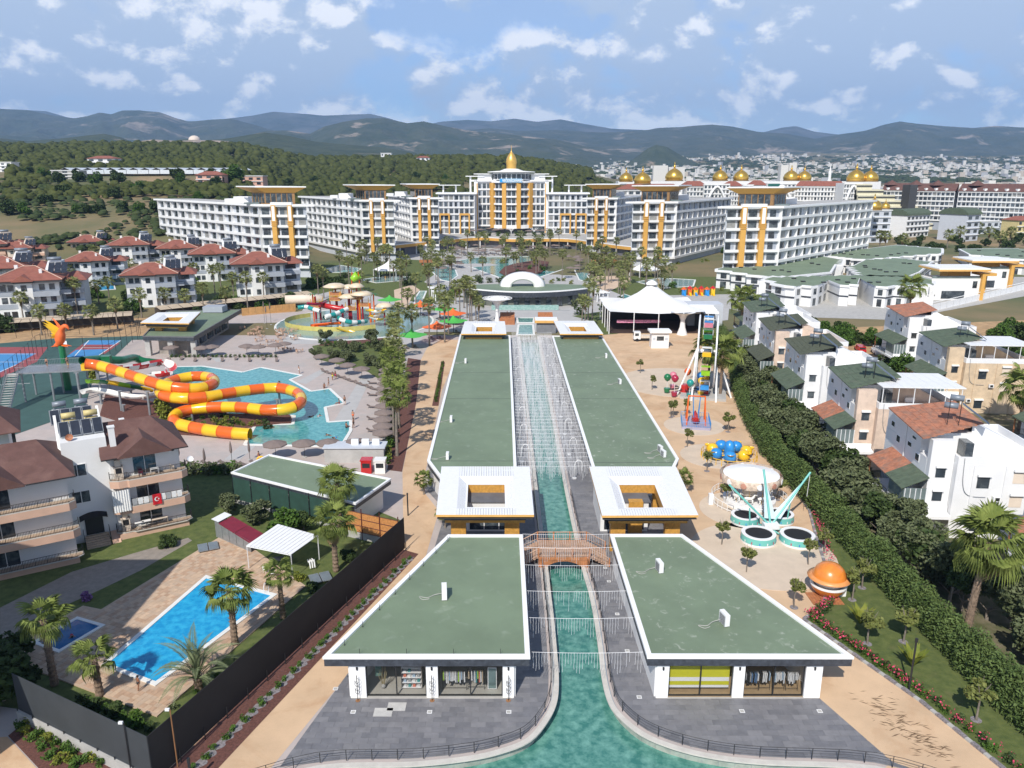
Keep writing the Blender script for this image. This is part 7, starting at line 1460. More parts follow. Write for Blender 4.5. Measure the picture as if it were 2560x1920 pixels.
def peak_tent(p,R,h0,h1,lab,n=6,post=True,z=0):
 t=thing('peaked_tent',lab,'tent',(p.x,p.y,z));g=MB();rows=[(max(.3,R*(1-u)**1.7),h0+(h1-h0)*u**.95)for u in np.linspace(0,1,7)];g.lathe(rows,24,wob=lambda k,nn,z_:1+.13*math.cos(2*math.pi*k/24*n)*(1-(z_-h0)/(h1-h0)));part('membrane',g,MEMB,t,True);[part('post',MB().bar((R*1.1*math.cos(a),R*1.1*math.sin(a),0),(R*1.1*math.cos(a),R*1.1*math.sin(a),h0),.12,6),WMETAL,t)for a in np.linspace(0,6.283,n+1)[:-1]];return t
peak_tent(px(975,690),6.5,2.8,7.5,'white peaked tent beside the small pool left of the court');peak_tent(px(1612,690),6.0,2.8,7.5,'white peaked tent beside the play pool right of the court')
PLM=[(868,655),(905,708),(945,700),(1002,668),(912,660),(945,662),(985,705),(1060,675),(1070,655),(1080,660),(1052,650),(1108,680),(1120,660),(1130,672),(1068,715),(1018,712),(960,690),(1178,680),(1207,690),(1215,655),(1265,690),(1285,672),(1290,684),(1298,665),(1305,672),(1330,670),(1340,690),(1347,680),(1352,668),(1362,672),(1375,640),(1405,700),(1270,650),(1256,640),(1300,640),(1350,640),(1480,672),(1492,668),(1505,660),(1515,665),(1532,672),(1540,655),(1470,690),(1485,720),(1500,745),(1512,735),(1550,760),(1570,705),(1580,690),(1600,700),(1660,700),(1680,705),(1180,815),(1175,805),(1190,800),(1197,815),(1168,795),(1122,835),(1122,800),(1100,795),(1075,760),(1040,760),(1020,780),(1000,720),(1005,765),(1462,820),(1455,805),(1470,800),(1480,812),(1140,760),(1160,770),(1095,735),(1090,700),(1620,660),(1640,665),(1440,640),(1130,640),(1160,640),(1556,795),(755,690),(700,700)]
PR_=random.Random(31);PLM+=[(PR_.choice((PR_.uniform(840,1130),PR_.uniform(1440,1660))),PR_.uniform(655,735))for _ in range(46)]+[(PR_.uniform(1140,1440),PR_.uniform(628,642))for _ in range(14)]
for i,(x,y)in enumerate(PLM):p=px(x,y);palm(p.x,p.y,9+3.0*math.sin(i*1.7),'tall fan palm in the pool court before the hotel','tall palms of the pool court',.95)
for i in range(70):
 g=[(1255,1370,655,688),(1190,1260,702,712),(1340,1430,700,712),(820,960,685,720),(1060,1180,715,760),(1430,1560,730,790),(1620,1820,655,668),(1000,1060,690,730),(1640,1830,715,735),(860,1060,655,664)][i%10];p=px(r.uniform(g[0],g[1]),r.uniform(g[2],g[3]));shrub(p.x,p.y,r.uniform(1.2,2.4),'green shrub in the beds of the pool court','shrubs of the pool court',[GREENB,DKLEAF,YLEAF,OLIVE][i%4],n=260)
for i,(x,y)in enumerate(((1090,740),(1100,750),(1480,745),(1500,752))):p=px(x,y);t=thing('white_pergola','white timber pergola %s of the round building'%('left' if i<2 else 'right'),'pergola',p,.3,'white pergolas of the court');[part('post',MB().box(a-.15,b-.15,0,a+.15,b+.15,3),WHITEC,t)for a in(-2,2)for b in(-2,2)];[part('slat',MB().box(-2.6,-2.4+k*.8,3,2.6,-2.2+k*.8,3.2),WHITEC,t)for k in range(7)]
for i,(x,y)in enumerate(((1080,662),(1510,662))):p=px(x,y);t=thing('arched_bridge','small brown timber bridge %s of the main pool'%('left','right')[i],'footbridge',p,.2);[part('deck',MB().box(-6,-1.5,1.2,6,1.5,1.4),WOOD,t)];[part('railing',MB().box(-6,s*1.5-.05,1.4,6,s*1.5+.05,2.4),WOOD,t)for s in(-1,1)];part('pier',MB().box(-5,-1,0,-4,1,1.2).box(4,-1,0,5,1,1.2),WOOD,t)
# ---------------- hotel with golden domes, brown-roofed hotel
def dome(x,y,Y,rpx,lab,rows=None):
 a,e=az_el(x/1.15732,y/1.15732);R=rpx/1920*Y;z=CAM_H+e*Y;t=thing('golden_dome',lab,'dome',(a*Y,Y,z),0,'golden domes of the palace hotel')
 part('shell',MB().lathe([(R*q,R*h)for q,h in((.92,0),(1.0,.22),(.98,.45),(.86,.72),(.62,.98),(.34,1.16),(.12,1.27),(.05,1.32))],28,wob=lambda k,n,z_:1+.012*(k%4==0)),GOLD,t,True);part('finial',MB().lathe([(R*.05,R*1.3),(R*.16,R*1.42),(R*.16,R*1.5),(R*.04,R*1.62),(R*.09,R*1.7),(.02*R,R*1.95)],12),GOLD,t,True);part('collar',MB().lathe([(R*1.0,-R*.12),(R*1.0,0),(R*.9,.01*R)],28),mat('dome_collar',(.25,.17,.07),.5),t)
DM=[(1565,453,640,16.5,'smallest golden dome, farthest left'),(1606,458,620,20.5,'golden dome second from the left, set lower than its neighbours'),(1685,450,640,21.5,'wide golden dome third from the left'),(1800,450,700,18.5,'golden dome before the grey board'),(1852,450,700,18.5,'golden dome right of the grey board'),(1977,450,700,18,'left one of the joined golden domes nearer the middle'),(2010,450,700,17,'right one of the joined golden domes nearer the middle'),(2139,452,640,21,'left one of the large joined golden domes at the stepped end'),(2175,452,640,19,'right one of the large joined golden domes at the stepped end'),(2184,523,480,19,'lower golden dome over the rightmost hotel wing'),(2213,520,500,11,'small lower golden dome with a pink panel')]
for a in DM:dome(*a[:4],a[4])
def palace():
 t=thing('palace_hotel','long cream hotel with red tile roofs, pointed arches and stepped terraces behind the white wings','hotel',(q_(1850,650).x,650,0),world=True)
 def seg(x0,x1,Y0,Y1,top,roof,bays,st=4):
  a,b=q_(x0,Y0),q_(x1,Y1);z=CAM_H+az_el(x0,top/1.15732)[1]*(Y0+Y1)/2;P=[(a.x,a.y),(b.x,b.y),(b.x,b.y+16),(a.x,a.y+16)];part('wall',MB().prism(P,0,z),CREAM if st==3 else WHITE,t);zs=[z-3.7*(st-k)-.3 for k in range(st+1)];facade(t,a,b,zs,bays,out_=.7,wf=.62,wh=.55)
  if roof:m=MB();L=(b-a).length;roof_hip(m,0,L,-1.2,13,z+.4,z+4.2,3,3);m.rot(math.atan2(b.y-a.y,b.x-a.x),(a.x,a.y,0));part('roof',m,TILE_R,t)
  return a,b,z
 for s in((1535,1700,600,620,474,1,10),(1715,1765,640,645,466,1,6),(1822,1855,650,655,466,1,5),(1880,1915,650,652,464,1,5),(1985,2108,655,640,466,1,15)):seg(*s)
 for(x0,x1,Y,top)in((1758,1822,640,460),(1855,1882,650,462),(1915,1986,648,458),(2106,2152,625,458)):
  a,b,z=seg(x0,x1,Y,Y,top,0,7);c=(a+b)/2;w_=(b-a).length*.34
  pts=[(c.x-w_+2*w_*k/10,c.y-1.6,z-13+11*(1-abs(k/5-1)**1.8))for k in range(11)];part('pointed_arch',MB().tube(pts,.9,6),WHITEC,t)
 part('rooftop',MB().box(q_(1545,670).x,672,20,q_(2200,670).x,690,37.6),WHITE,t)
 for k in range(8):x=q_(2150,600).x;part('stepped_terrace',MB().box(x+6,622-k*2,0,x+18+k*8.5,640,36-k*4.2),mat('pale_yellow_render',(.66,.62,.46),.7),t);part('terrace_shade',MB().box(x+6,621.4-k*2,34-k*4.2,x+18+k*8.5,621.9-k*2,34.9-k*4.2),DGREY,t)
 part('glass_bay',MB().box(q_(1916,648).x,646.5,24,q_(1945,648).x,647,36),mat('green_glass',(.02,.12,.10),.1),t)
palace()
def brown_hotel():
 t=thing('brown_roofed_hotel','very long white hotel with brown roof and square balconies at the right edge','hotel',(q_(2300,620).x,620,0),world=True);x0,x1=2205,2640
 for k,(s,e,Ya,Yb)in enumerate(((2205,2265,640,630),(2275,2385,620,600),(2395,2700,600,545))):
  a,b=q_(s,Ya),q_(e,Yb);P=[(a.x,a.y),(b.x,b.y),(b.x+3,b.y+16),(a.x+3,a.y+16)];part('wall',MB().prism(P,0,31),GREYW,t);facade(t,a,b,[9+3.6*j for j in range(7)],(6,10,26)[k],out_=1.0,wf=.78,wh=.45);L=(b-a).length;m=MB();roof_hip(m,-.5,L+.5,-1.4,15,31,36.5,0,0);m.rot(math.atan2(b.y-a.y,b.x-a.x),(a.x,a.y,0));part('roof',m,BROWNR,t)
  for j in range(int(L/7)):p=a.lerp(b,(j+.5)*7/L);part('dormer',MB().box(p.x-.9,p.y-.9,31.3,p.x+.9,p.y+1.5,33),WHITEC,t)
  for f in((.2,.7)if k else(.5,)):p=a.lerp(b,f);m=MB();m.add([(p.x-5,p.y+3,35),(p.x+5,p.y+3,35),(p.x+5,p.y+11,35),(p.x-5,p.y+11,35),(p.x,p.y+7,39)],[(0,1,4),(1,2,4),(2,3,4),(3,0,4)]);part('roof_peak',m,BROWNR,t)
 for x,mt in((2268,DGREY),(2388,WHITEC)):a=q_(x,612);part('stair_tower',MB().box(a.x-2.8,604,0,a.x+2.8,616,35.5),mt,t)
brown_hotel()
def block(name,lab,x,y,w_,d,h,m,rz=0,roof=None,nx=3,nz=3,cat='building',grp=None,rm=None):
 p=px(x,y);t=thing(name,lab,cat,(p.x,p.y,tzs(p.x,p.y)-.3 if p.y>400 else 0),R_(rz),grp);part('wall',MB().box(-w_/2,0,0,w_/2,d,h),m,t);hh=h/nz
 for i in range(nx):
  for k in range(nz):part('window',MB().box(-w_/2+w_*(i+.22)/nx,-.1,k*hh+hh*.28,-w_/2+w_*(i+.72)/nx,-.003,k*hh+hh*.75),GLASS,t)
 for k in range(1,nz):part('band',MB().box(-w_/2-.2,-.7,k*hh-.2,w_/2+.2,-.02,k*hh+.15),WHITEC,t)
 if roof=='hip':g=MB();roof_hip(g,-w_/2-.7,w_/2+.7,-.9,d+.7,h,h+2.6,w_*.3,w_*.3);part('roof',g,rm or TILE_R,t)
 elif roof=='vault':g=MB();n=10;v=[(-w_/2-.6+(w_+1.2)*j,d/2-(d/2+.8)*math.cos(math.pi*i/n),h+4.2*math.sin(math.pi*i/n))for j in(0,1)for i in range(n+1)];g.add(v,[(i,i+1,n+2+i,n+1+i)for i in range(n)]+[tuple(range(n+1))[::-1],tuple(range(n+1,2*n+2))]);part('roof',g,rm or FELT,t)
 else:part('roof',MB().box(-w_/2-.5,-.5,h,w_/2+.5,d+.5,h+.5),rm or WHITEC,t)
 return t
for a in(('small_hotel','narrow grey and white building with dark balconies beside the rightmost wing',2195,612,13,14,20,GREYL,8,None,2,5),('small_hotel','white hotel with curved green roof and skylights',2290,598,30,16,15,WHITE,35,'vault',6,4),('small_hotel','grey house with dark vaulted roof and white slab',2425,608,15,18,17,GREYL,30,'vault',2,4),('house','grey house with small dark red roof between two vaulted ones',2365,578,16,12,10,GREYL,5,'hip',3,2),('house','plain blue-grey slab house near the right edge',2520,580,12,16,18,GREYW,10,None,1,4),('house','yellow house with red roof and blue balconies at the right edge',2558,600,15,12,12,mat('yellow_render',(.62,.52,.26),.7),20,'hip',3,3),('house','white flat house between palms right of the curved green roof',2330,560,18,12,10,WHITE,10,None,3,3),('house','low grey white house beside the road right of the dark vaulted one',2470,590,16,12,9,GREYL,10,None,3,2),('house','white house with red roof below the brown-roofed hotel',2500,548,18,12,10,WHITE,0,'hip',4,2),('house','white three-storey house behind the grey slab house',2550,560,16,12,12,WHITE,0,None,3,3),('house','low white house among palms below the brown-roofed hotel',2400,545,26,14,9,WHITE,0,None,5,2)):block(*a)
struct('right_green',MB().sheet(zp([(1960,640),(2190,600),(2240,560),(2900,540),(2900,690),(2400,640)]),.01),mat('weedy_ground',(.06,.08,.03),.95,rgb2=(.17,.16,.09),scale=.06,bump=.6,bscale=3))
for i in range(130):
 x=r.uniform(2190,2580);y=r.uniform(560,640)if i%2 else r.uniform(535,565);p=px(x,y)
 if i%3:tree(p.x,p.y,6,r.uniform(2.5,4),'bushy tree among the small buildings on the right',group='trees among the small buildings on the right',kind='d' if i%2 else 'g')
 else:palm(p.x,p.y,9,'palm among the small buildings on the right','palms among the small buildings on the right',1.6)
for a in(('house','white house with crimson roof beside the greenhouses on the left',255,425,26,14,11,WHITE,'hip'),('house','pink three-storey house standing left above the first hotel wing',525,470,19,12,9.5,mat('pink_render',(.60,.36,.28),.7),'hip'),('house','pink block right above the first hotel wing',630,476,18,12,11,MATS['pink_render'],None),('house','tall white slab house in the pine forest',966,408,18,12,17,WHITE,None),('house','white house with red roof in the pine forest',1058,416,19,14,13,WHITE,'hip'),('house','low white hut in the pine forest',1000,400,18,10,6,WHITE,None),('house','white house on the ridge of the forest',875,395,20,12,8,WHITE,None),('house','unfinished grey frame house in the left fields',165,448,22,12,7,CONC,None),('house','half hidden white house at the left edge of the fields',10,430,16,12,9,WHITE,None),('house','red block on the left ridge',45,360,22,12,9,TILE_O,None),('house','white stepped villa behind the golden onion',1256,416,16,12,10,WHITE,None)):
 gx,gy=ground_hit(a[2]/1.15732,a[3]/1.15732);t=block(a[0],a[1],0,800,a[4],a[5],a[6],a[7],0,a[8]);t.location=(gx,gy,tzs(gx,gy)-.5)
gx,gy=ground_hit(320,380);t=thing('greenhouse','long row of white plastic greenhouses on the left slope','greenhouse',(gx,gy,tzs(gx,gy)+1.5))
for k in range(16):m=MB();roof_hip(m,0,30,0,9,3.2,5,0,0);m.rot(math.pi/2,(k*9.2-60,-8+k*.5,0));part('bay',m,mat('greenhouse_film',(.62,.66,.70),.4),t);part('bay_wall',MB().box(k*9.2-69,-8,0,k*9.2-60.2,-7.7,3.2),MATS['greenhouse_film'],t)
x,y,rr=scatter(1,1,2,0,1,1);TM=[mat('town_white',(.66,.64,.60),.7),mat('town_cream',(.52,.46,.39),.7),mat('town_grey',(.36,.37,.39),.7)]
def townbox(k):
 def f():return MB().box(-.5,-.5,0,.5,.5,1).mesh('town_building',TM[k])
 return once(MC,('tb',k),f)
rg=np.random.default_rng(44);B3=[[],[],[]];cnt=0
for i in range(9000):
 d=1200*(6200/1200)**(rg.random()**.75);k=rg.uniform(-.02,.80);
 if k<.22 and d<2300:continue
 X=k*d
 if fbm(X,d,420,3,33)<.43:continue
 w_,dp,h=rg.uniform(9,26),rg.uniform(9,20),(rg.uniform(5,14)if rg.random()>.06 else rg.uniform(16,30));z=tzs(X,d)-1;c=rg.integers(3)if rg.random()>.45 else 0
 if d<2300 and cnt<200:cnt+=1;tag(link('town_building',townbox(int(c)),None,(X,d,z),rg.uniform(0,1.5),(w_,dp,h)),'pale town building on the plain beyond the hotels','building','buildings of the distant town')
 else:B3[int(c)].append((X,d,z,w_,dp,h,rg.uniform(0,1.5)))
for c in range(3):
 m=MB()
 for(X,d,z,w_,dp,h,a)in B3[c]:b=MB().box(-w_/2,-dp/2,0,w_/2,dp/2,h).rot(a,(X,d,z));m.add(b.v,b.f)
 tag(part('distant_town',m,TM[c]),kind='stuff')
t=thing('minaret','slim white minaret standing in the town beyond the palace hotel','minaret',(q_(2068,900).x,900,0));part('shaft',MB().cyl(0,0,0,44,2.0,1.6,10),WHITEC,t);part('spire',MB().cyl(0,0,44,54,1.7,.1,10),WHITEC,t);part('gallery',MB().cyl(0,0,36,37.5,2.6,n=12),WHITEC,t)
for i,(x,Y,h,w_)in enumerate(((1240,2600,95,20),(1262,2600,90,20),(1955,1500,62,14),(1975,1500,66,14),(1648,2200,70,40),(1688,2200,66,44))):p=q_(x,Y);tag(part('tower_block',MB().box(p.x-w_/2,Y,tzs(p.x,Y)-2,p.x+w_/2,Y+16,h+(tzs(p.x,Y)if Y>2500 else 0)*.2),TM[0]),'pale tower block standing out of the town, %s'%['left of the twin pair before the hills','right of the twin pair before the hills','left of the pair near the minaret','right of the pair near the minaret','left wide slab below the conical hill','right wide slab below the conical hill'][i],'tower block','tower blocks of the town')
# ================= right bank: rides, lawn, hedge, houses, villas
def B3d(t,nm,m,*b):return part(nm,MB().box(*b),m,t)
HX=[(44,40),(41.5,47),(40.3,52),(39.8,62),(39.5,75),(39.5,92),(40.2,118),(45,148),(50.3,171),(56,205)]
def hedge():
 P=smooth_path([(x,y,0)for x,y in HX],5);L=[0]
 for i in range(1,len(P)):L.append(L[-1]+(P[i]-P[i-1]).length)
 n=95000;s=rng.uniform(0,L[-1],n);s=np.where(rng.random(n)<.45,s*.45,s);X=np.interp(s,L,[p.x for p in P]);Y=np.interp(s,L,[p.y for p in P]);a=rng.uniform(0,math.pi,n);lump=.85+.3*vnoise(s,s*0,1.6,3)+.12*np.sin(s*3.7)
 rr=rng.uniform(.72,1,n)*lump;C=np.stack([X+1.45*np.cos(a)*rr+.4,Y+rng.normal(0,.2,n),3.5*np.abs(np.sin(a))**.7*rr+.15],1)
 o=link('hedge',leaves('hedge',C,.17,HEDGE,.36,.5));tag(o,'long feathery dark green conifer hedge separating the rides from the white houses','hedge')
 m=MB();m.v=[(p.x+.5+dx,p.y,z)for p in P for dx,z in((-1.0,0),(-.9,2.2),(.9,2.2),(1.0,0))];m.f=[(i*4+k,i*4+k+1,i*4+5+k,i*4+4+k)for i in range(len(P)-1)for k in range(3)];part('stems',m,DKLEAF,o)
hedge()
LN=[(37.5,42),(33.8,54.5),(31.0,61),(28.6,66.6),(31.6,69.3),(34.4,75),(36.5,84),(38.6,92),(40.2,110),(44.5,140),(50,171),(58,171),(46,118),(41,92),(41,60),(45,42)]
struct('side_lawn',MB().sheet(LN,.02),LAWN);struct('garden_ground',MB().sheet([(40.5,40),(41,118),(50,171),(58,215),(110,215),(110,40)],.014),mat('garden_soil_and_weeds',(.075,.085,.03),.95,rgb2=(.20,.165,.11),scale=.5,bump=.6,bscale=5))
K=[Vector((x,y,0))for x,y in LN[:10]];t=thing('stone_kerb','grey stone kerb between the sandy promenade and the flower bed','kerb',K[0],world=True)
i=0
for a,b in zip(K[:-1],K[1:]):
 n=max(1,int((b-a).length/.55));d=(b-a).normalized();nn=Vector((-d.y,d.x,0))*.16
 for k in range(n):i+=1;p,q=a.lerp(b,k/n+.03/n),a.lerp(b,(k+1)/n-.03/n);part('stone',MB().prism([(p.x-nn.x,p.y-nn.y),(q.x-nn.x,q.y-nn.y),(q.x+nn.x,q.y+nn.y),(p.x+nn.x,p.y+nn.y)],0,.16+.03*(i%3)),GRAVEL if i%3 else CONC,t)
for i in range(46):u=i/45*3.9;a,b=K[int(u)],K[int(u)+1];p=a.lerp(b,u%1);shrub(p.x+.75+.3*(i%2),p.y+.3,.6,'pink-flowering low shrub along the stone kerb of the side lawn','pink flower bed along the kerb',DKLEAF if i%2 else GREENB,n=260)
qb=[]
for i in range(1500):u=random.random()*8.9;a,b=K[int(u)],K[int(u)+1];p=a.lerp(b,u%1);qb.append((p.x+.75+random.gauss(0,.3),p.y+.3+random.gauss(0,.3),.45+random.uniform(0,.35)))
tag(link('blossoms',leaves('blossoms',np.array(qb),.09,PINK,.8)),kind='stuff')
def sap(x,y,lab='slim young tree in a round pit on the sandy promenade',h=3.2,r=.95,grp='young trees on the promenade'):
 p=px(x,y);t=tree(p.x,p.y,h,r,lab,'tree',grp,'s',name='young_tree',th=h-r);part('tree_pit',MB().cyl(0,0,0,.04,.42,n=14),GRAVEL,t)
for a in((1866,1431),(1985,1519),(1804,1362),(1814,1260),(1767,1178),(1713,1038),(1682,1041),(1677,1044),(1630,975),(1600,933),(1718,1118),(2060,1385),(2020,1412)):sap(*a)
for a in((2155,1470),(2168,1610),(2258,1605),(2440,1800),(1942,1250),(1820,1080),(2130,1500)):sap(*a,lab='young tree with pale trunk on the side lawn',h=3.6,r=1.2,grp='young trees on the side lawn')
for(x,y,lab)in((1060,1236,'thin young palm in a pit on the left path beside the gateway'),(1113,1320,'thin young palm in a pit on the left path, nearer one'),(1708,1230,'small palm at the right gateway corner')):p=px(x,y);palm(p.x,p.y,2.2,lab,None,.6,skirt=False,crown=CROWNS_G)
for i,(x,y)in enumerate(((2150,1565),(2280,1672))):p=px(x,y);t=thing('banana_plant','broad-leaved banana plant on the side lawn, %s one'%('further','nearer')[i],'plant',p);[setattr(link('leaf',once(MC,'bl',lambda:MB().add([(0,-.02,0),(0,.02,0),(.5,.28,1.2),(1.1,0,1.9),(.5,-.28,1.2)],[(0,4,3,2,1)]).mesh('leaf',YLEAF)),t,(0,0,.2)),'rotation_euler',(0,.1*(k%3),k*.8))for k in range(12)]
p=px(2272,1725);lamp_post(p.x,p.y,4.6,'dark leaning lamp post in the flower bed of the side lawn',r=.08);p=px(2366,1560);lamp_post(p.x,p.y,3.6,'dark pole standing in the hedge',r=.1)
p=px(2415,1590);big_palm(p,9.6,'tall fan palm with thick dry skirt before the near white houses',s=1.75,seed=12,nl=34,dead=26,r0=.3,lean=(.9,.3),rough=.05)
for i,(x,y,h)in enumerate(((1800,990,9),(1770,965,8),(1850,850,11),(2270,800,10),(2545,1080,8),(2500,1010,6))):p=px(x,y);big_palm(p,h,'dry-skirted fan palm among the white houses, %s'%['left one behind the ferris wheel','right one behind the ferris wheel','slender one before the villas','one before the orange-pillared villa','one at the beige house','lower one at the right edge'][i],s=1.9,seed=20+i,nl=26,dead=14,r0=.24,rough=.05)
for i in range(78):
 r=random.Random(i+60);y=44+i*1.62;x=float(np.interp(y,[50,120,165],[45.5,45.5,53]))+r.uniform(-2.2,1.6)+(r.uniform(0,7)if y<66 else 0);tree(x,y,r.uniform(4.6,6.6),r.uniform(2.1,3.2),'grey green olive between the hedge and the white houses',group='olives between hedge and houses',kind='o' if i%5 else 'd',th=1.2)
for i in range(46):r=random.Random(i+160);tree(r.uniform(82,150),r.uniform(150,212),r.uniform(3.5,5),r.uniform(2.6,3.6),'round citrus tree in the orchard behind the white houses',group='citrus orchard behind the houses',kind='d' if i%2 else 'g',th=1)
struct('orchard_ground',MB().sheet([(82,140),(82,214),(170,232),(170,120),(110,120)],.03),SOIL)
def house(x,y,lab,wall=HOUSEW,front=None,roof=TILE_O,porch=TILE_O,s=1.0,h=12.0,rz=-4,w_=14,terrace='open'):
 front=front or wall;t=thing('house',lab,'house',(x,y,0),R_(rz));W=wall
 B3d(t,'wall',W,0,0,0,6.5,12,h-2.5);B3d(t,'front_bay',front,.02,-.9,3.2,2.7,-.02,h);B3d(t,'wall',front,2.72,-1.8,0,w_,11.5,h-2.6);B3d(t,'upper_wall',W,.01,2.0,h-2.48,6,11.9,h)
 m=MB();m.add([(5.98,2.5,h-2.6),(w_-.5,2.5,h-2.6),(w_-3,2.5,h-1.2),(5.98,2.5,h+1.3),(5.98,8,h-2.6),(w_-.5,8,h-2.6),(w_-3,8,h-1.2),(5.98,8,h+1.3)],[(3,2,1,0)[::-1],(4,5,6,7)[::-1],(2,6,7,3),(1,5,6,2)]);part('stair_gable',m,front,t)
 part('parapet',ring(MB(),[(2.74,-1.78),(w_-.02,-1.78),(w_-.02,11.4),(2.74,11.4)],[(2.95,-1.55),(w_-.22,-1.55),(w_-.22,11.2),(2.95,11.2)],h-2.59,h-1.7),W,t)
 n=9
 for k in range(n):a,b=-1.2+k*8.2/n+.02,-1.2+(k+1)*8.2/n-.02;m=MB();q=[(a,-.8+.35*k,h+.25+.12*k),(b,-.8+.35*k,h+.25+.12*(k+1)),(b,9.5,h+.9+.12*(k+1)),(a,9.5,h+.9+.12*k)];m.add(q+[(u,v,z-.14)for u,v,z in q],[(0,1,2,3),(7,6,5,4),(0,4,5,1),(1,5,6,2),(3,7,4,0)]);part('roof_strip',m,roof,t)
 for k in range(n):a,b=-1.4+k*11/n+.02,-1.4+(k+1)*11/n-.02;q=[(-3.1,a,6.1),(-3.1,b,6.1),(-.02,b,7.5),(-.02,a,7.5)];m=MB();m.add(q+[(u,v,z-.12)for u,v,z in q],[(0,3,2,1),(4,5,6,7),(0,1,5,4),(1,2,6,5),(3,0,4,7)]);part('porch_roof',m,porch if k>3 else(FELT if porch is TILE_O else porch),t)
 part('balcony',MB().prism([(-2.9,-2.6),(2.5,-2.6),(2.7,-.9),(-.02,-.9),(-.02,9.4),(-2.9,9.4)],2.7,3.1),WHITEC,t);B3d(t,'porch_glazing',GLASSB,-2.6,-1.2,3.9,-.03,-1.05,6.0);B3d(t,'porch_glazing',GLASSB,-2.7,-1.2,3.9,-2.6,3,6.0);B3d(t,'porch_panel',WHITEC,-2.72,-1.25,3.1,-2.56,3,3.88);B3d(t,'porch_panel',WHITEC,-2.54,-1.25,3.1,2.6,-1.1,3.88)
 for k in range(5):B3d(t,'mullion',WHITEC,-2.6+k*.62,-1.28,3.9,-2.53+k*.62,-1.04,6.0)
 rail_local(t,[(-2.8,3.1,3.1),(-2.8,9.3,3.1),(-.1,9.3,3.1)],.95,.2,DARK);B3d(t,'porch_post',WOOD,-2.8,9.1,3.1,-2.65,9.25,6.2);B3d(t,'lower_wall',W,-1.0,1,0,-.01,9,2.7)
 for(yy,z,hh)in((1.8,8.2,1.0),(4.2,9.2,.7),(7.5,8.6,1.0),(3.2,h-1.5,.5),(9.5,h-1.9,.8)):f=MB();f.box(-.05,yy,z,-.003,yy+1.1,z+hh);part('window_frame',f,WHITEC,t);B3d(t,'window',GLASS,-.07,yy+.1,z+.1,-.052,yy+1.0,z+hh-.1)
 for(xx,z)in((5.2,1),(9.2,4.2),(9.2,7.2),(5.2,6.5)):B3d(t,'window',GLASS if z<3 or xx<6 else CREAM,xx,-1.84,z,xx+1.4,-1.803,z+1.5);B3d(t,'shutter_box',WHITEC,xx-.1,-2.15,z+1.52,xx+1.5,-1.803,z+1.8)
 part('downpipe',MB().bar((-.08,6,7.5),(-.08,6,h),.07,6),WHITEC,t)
 for z in(4.4,7.4):B3d(t,'window',GLASS,.8,-.96,z,1.9,-.905,z+1.2);B3d(t,'shutter_box',WHITEC,.7,-1.2,z+1.25,2.0,-.905,z+1.5)
 for xx in(4.6,8.2,11.4):B3d(t,'pilaster',front,xx,-1.92,.1,xx+.35,-1.803,h-2.65)
 for xx,z in((7.2,5.0),(3.6,2.2)):B3d(t,'air_unit',WMETAL,xx,-2.25,z,xx+.8,-1.9,z+.6);B3d(t,'unit_grille',DARK,xx+.15,-2.27,z+.1,xx+.65,-2.251,z+.5)
 part('cable',MB().tube(smooth_path([(3.4,-1.85,h-1.8),(3.6,-1.9,h-5),(4.4,-1.9,h-6.4),(6.4,-1.9,h-6.6)],5),.035,4),GREYM,t);B3d(t,'water_tank',WHITEC,8,2,h-2.58,9.4,3.2,h-1.9);B3d(t,'door',GLASS,4.3,-.0,h-2.45,5.2,1.9,h-.6)
 if terrace=='roof':
  for k in range(8):B3d(t,'terrace_roof',WMETAL,3+k*1.45,-1.7,h+.6,4.42+k*1.45,7,h+.72)
  for k in range(6):part('terrace_post',MB().bar((3.2+k*2.2,-1.5,h-1.7),(3.2+k*2.2,-1.5,h+.6),.07),WMETAL,t)
 return t
TN=mat('weathered_green_tile',(.075,.085,.055),.85,.2,2)
HS=[(49.6,86.3,'white house with weathered red tile roof and tile-and-green porch beside the trampolines',{}),(50.5,108.4,'cream-fronted house with white corrugated terrace roof and red tiled porch',dict(wall=HOUSEW,front=mat('cream_pink_render',(.64,.50,.40),.7),roof=FELT,porch=TILE_O,terrace='roof')),(51.1,130.5,'white house with dark green roof and crimson-green porch behind the ferris wheel',dict(roof=TN,porch=FELT)),(52.8,151.6,'white and cream house with dark roof, fourth back along the hedge',dict(roof=TN,porch=TN,front=MATS['cream_pink_render'])),(55.5,173,'white house fifth back along the hedge, before the villas',dict(roof=FELT,porch=FELT)),(62,195,'white flat house farthest back along the hedge',dict(roof=FELT,porch=FELT,h=10)),(87.4,167.4,'white house with short red tile roof beside the orchard',dict(porch=FELT)),(79.3,136.7,'beige house with wide green roof over a glazed attic',dict(front=mat('beige_render',(.62,.48,.33),.7),roof=FELT,porch=FELT,terrace='roof')),(80,104,'white house with green porch roof at the right edge',dict(roof=FELT,porch=FELT)),(55.5,66,'cream house with dark roof at the lower right edge behind the tall palm',dict(roof=FELT,front=MATS['cream_pink_render'],h=9.6)),(78,84,'white house with red tiled porch cut by the right edge',{})]
for x,y,lab,k in HS:house(x,y,lab,**k)
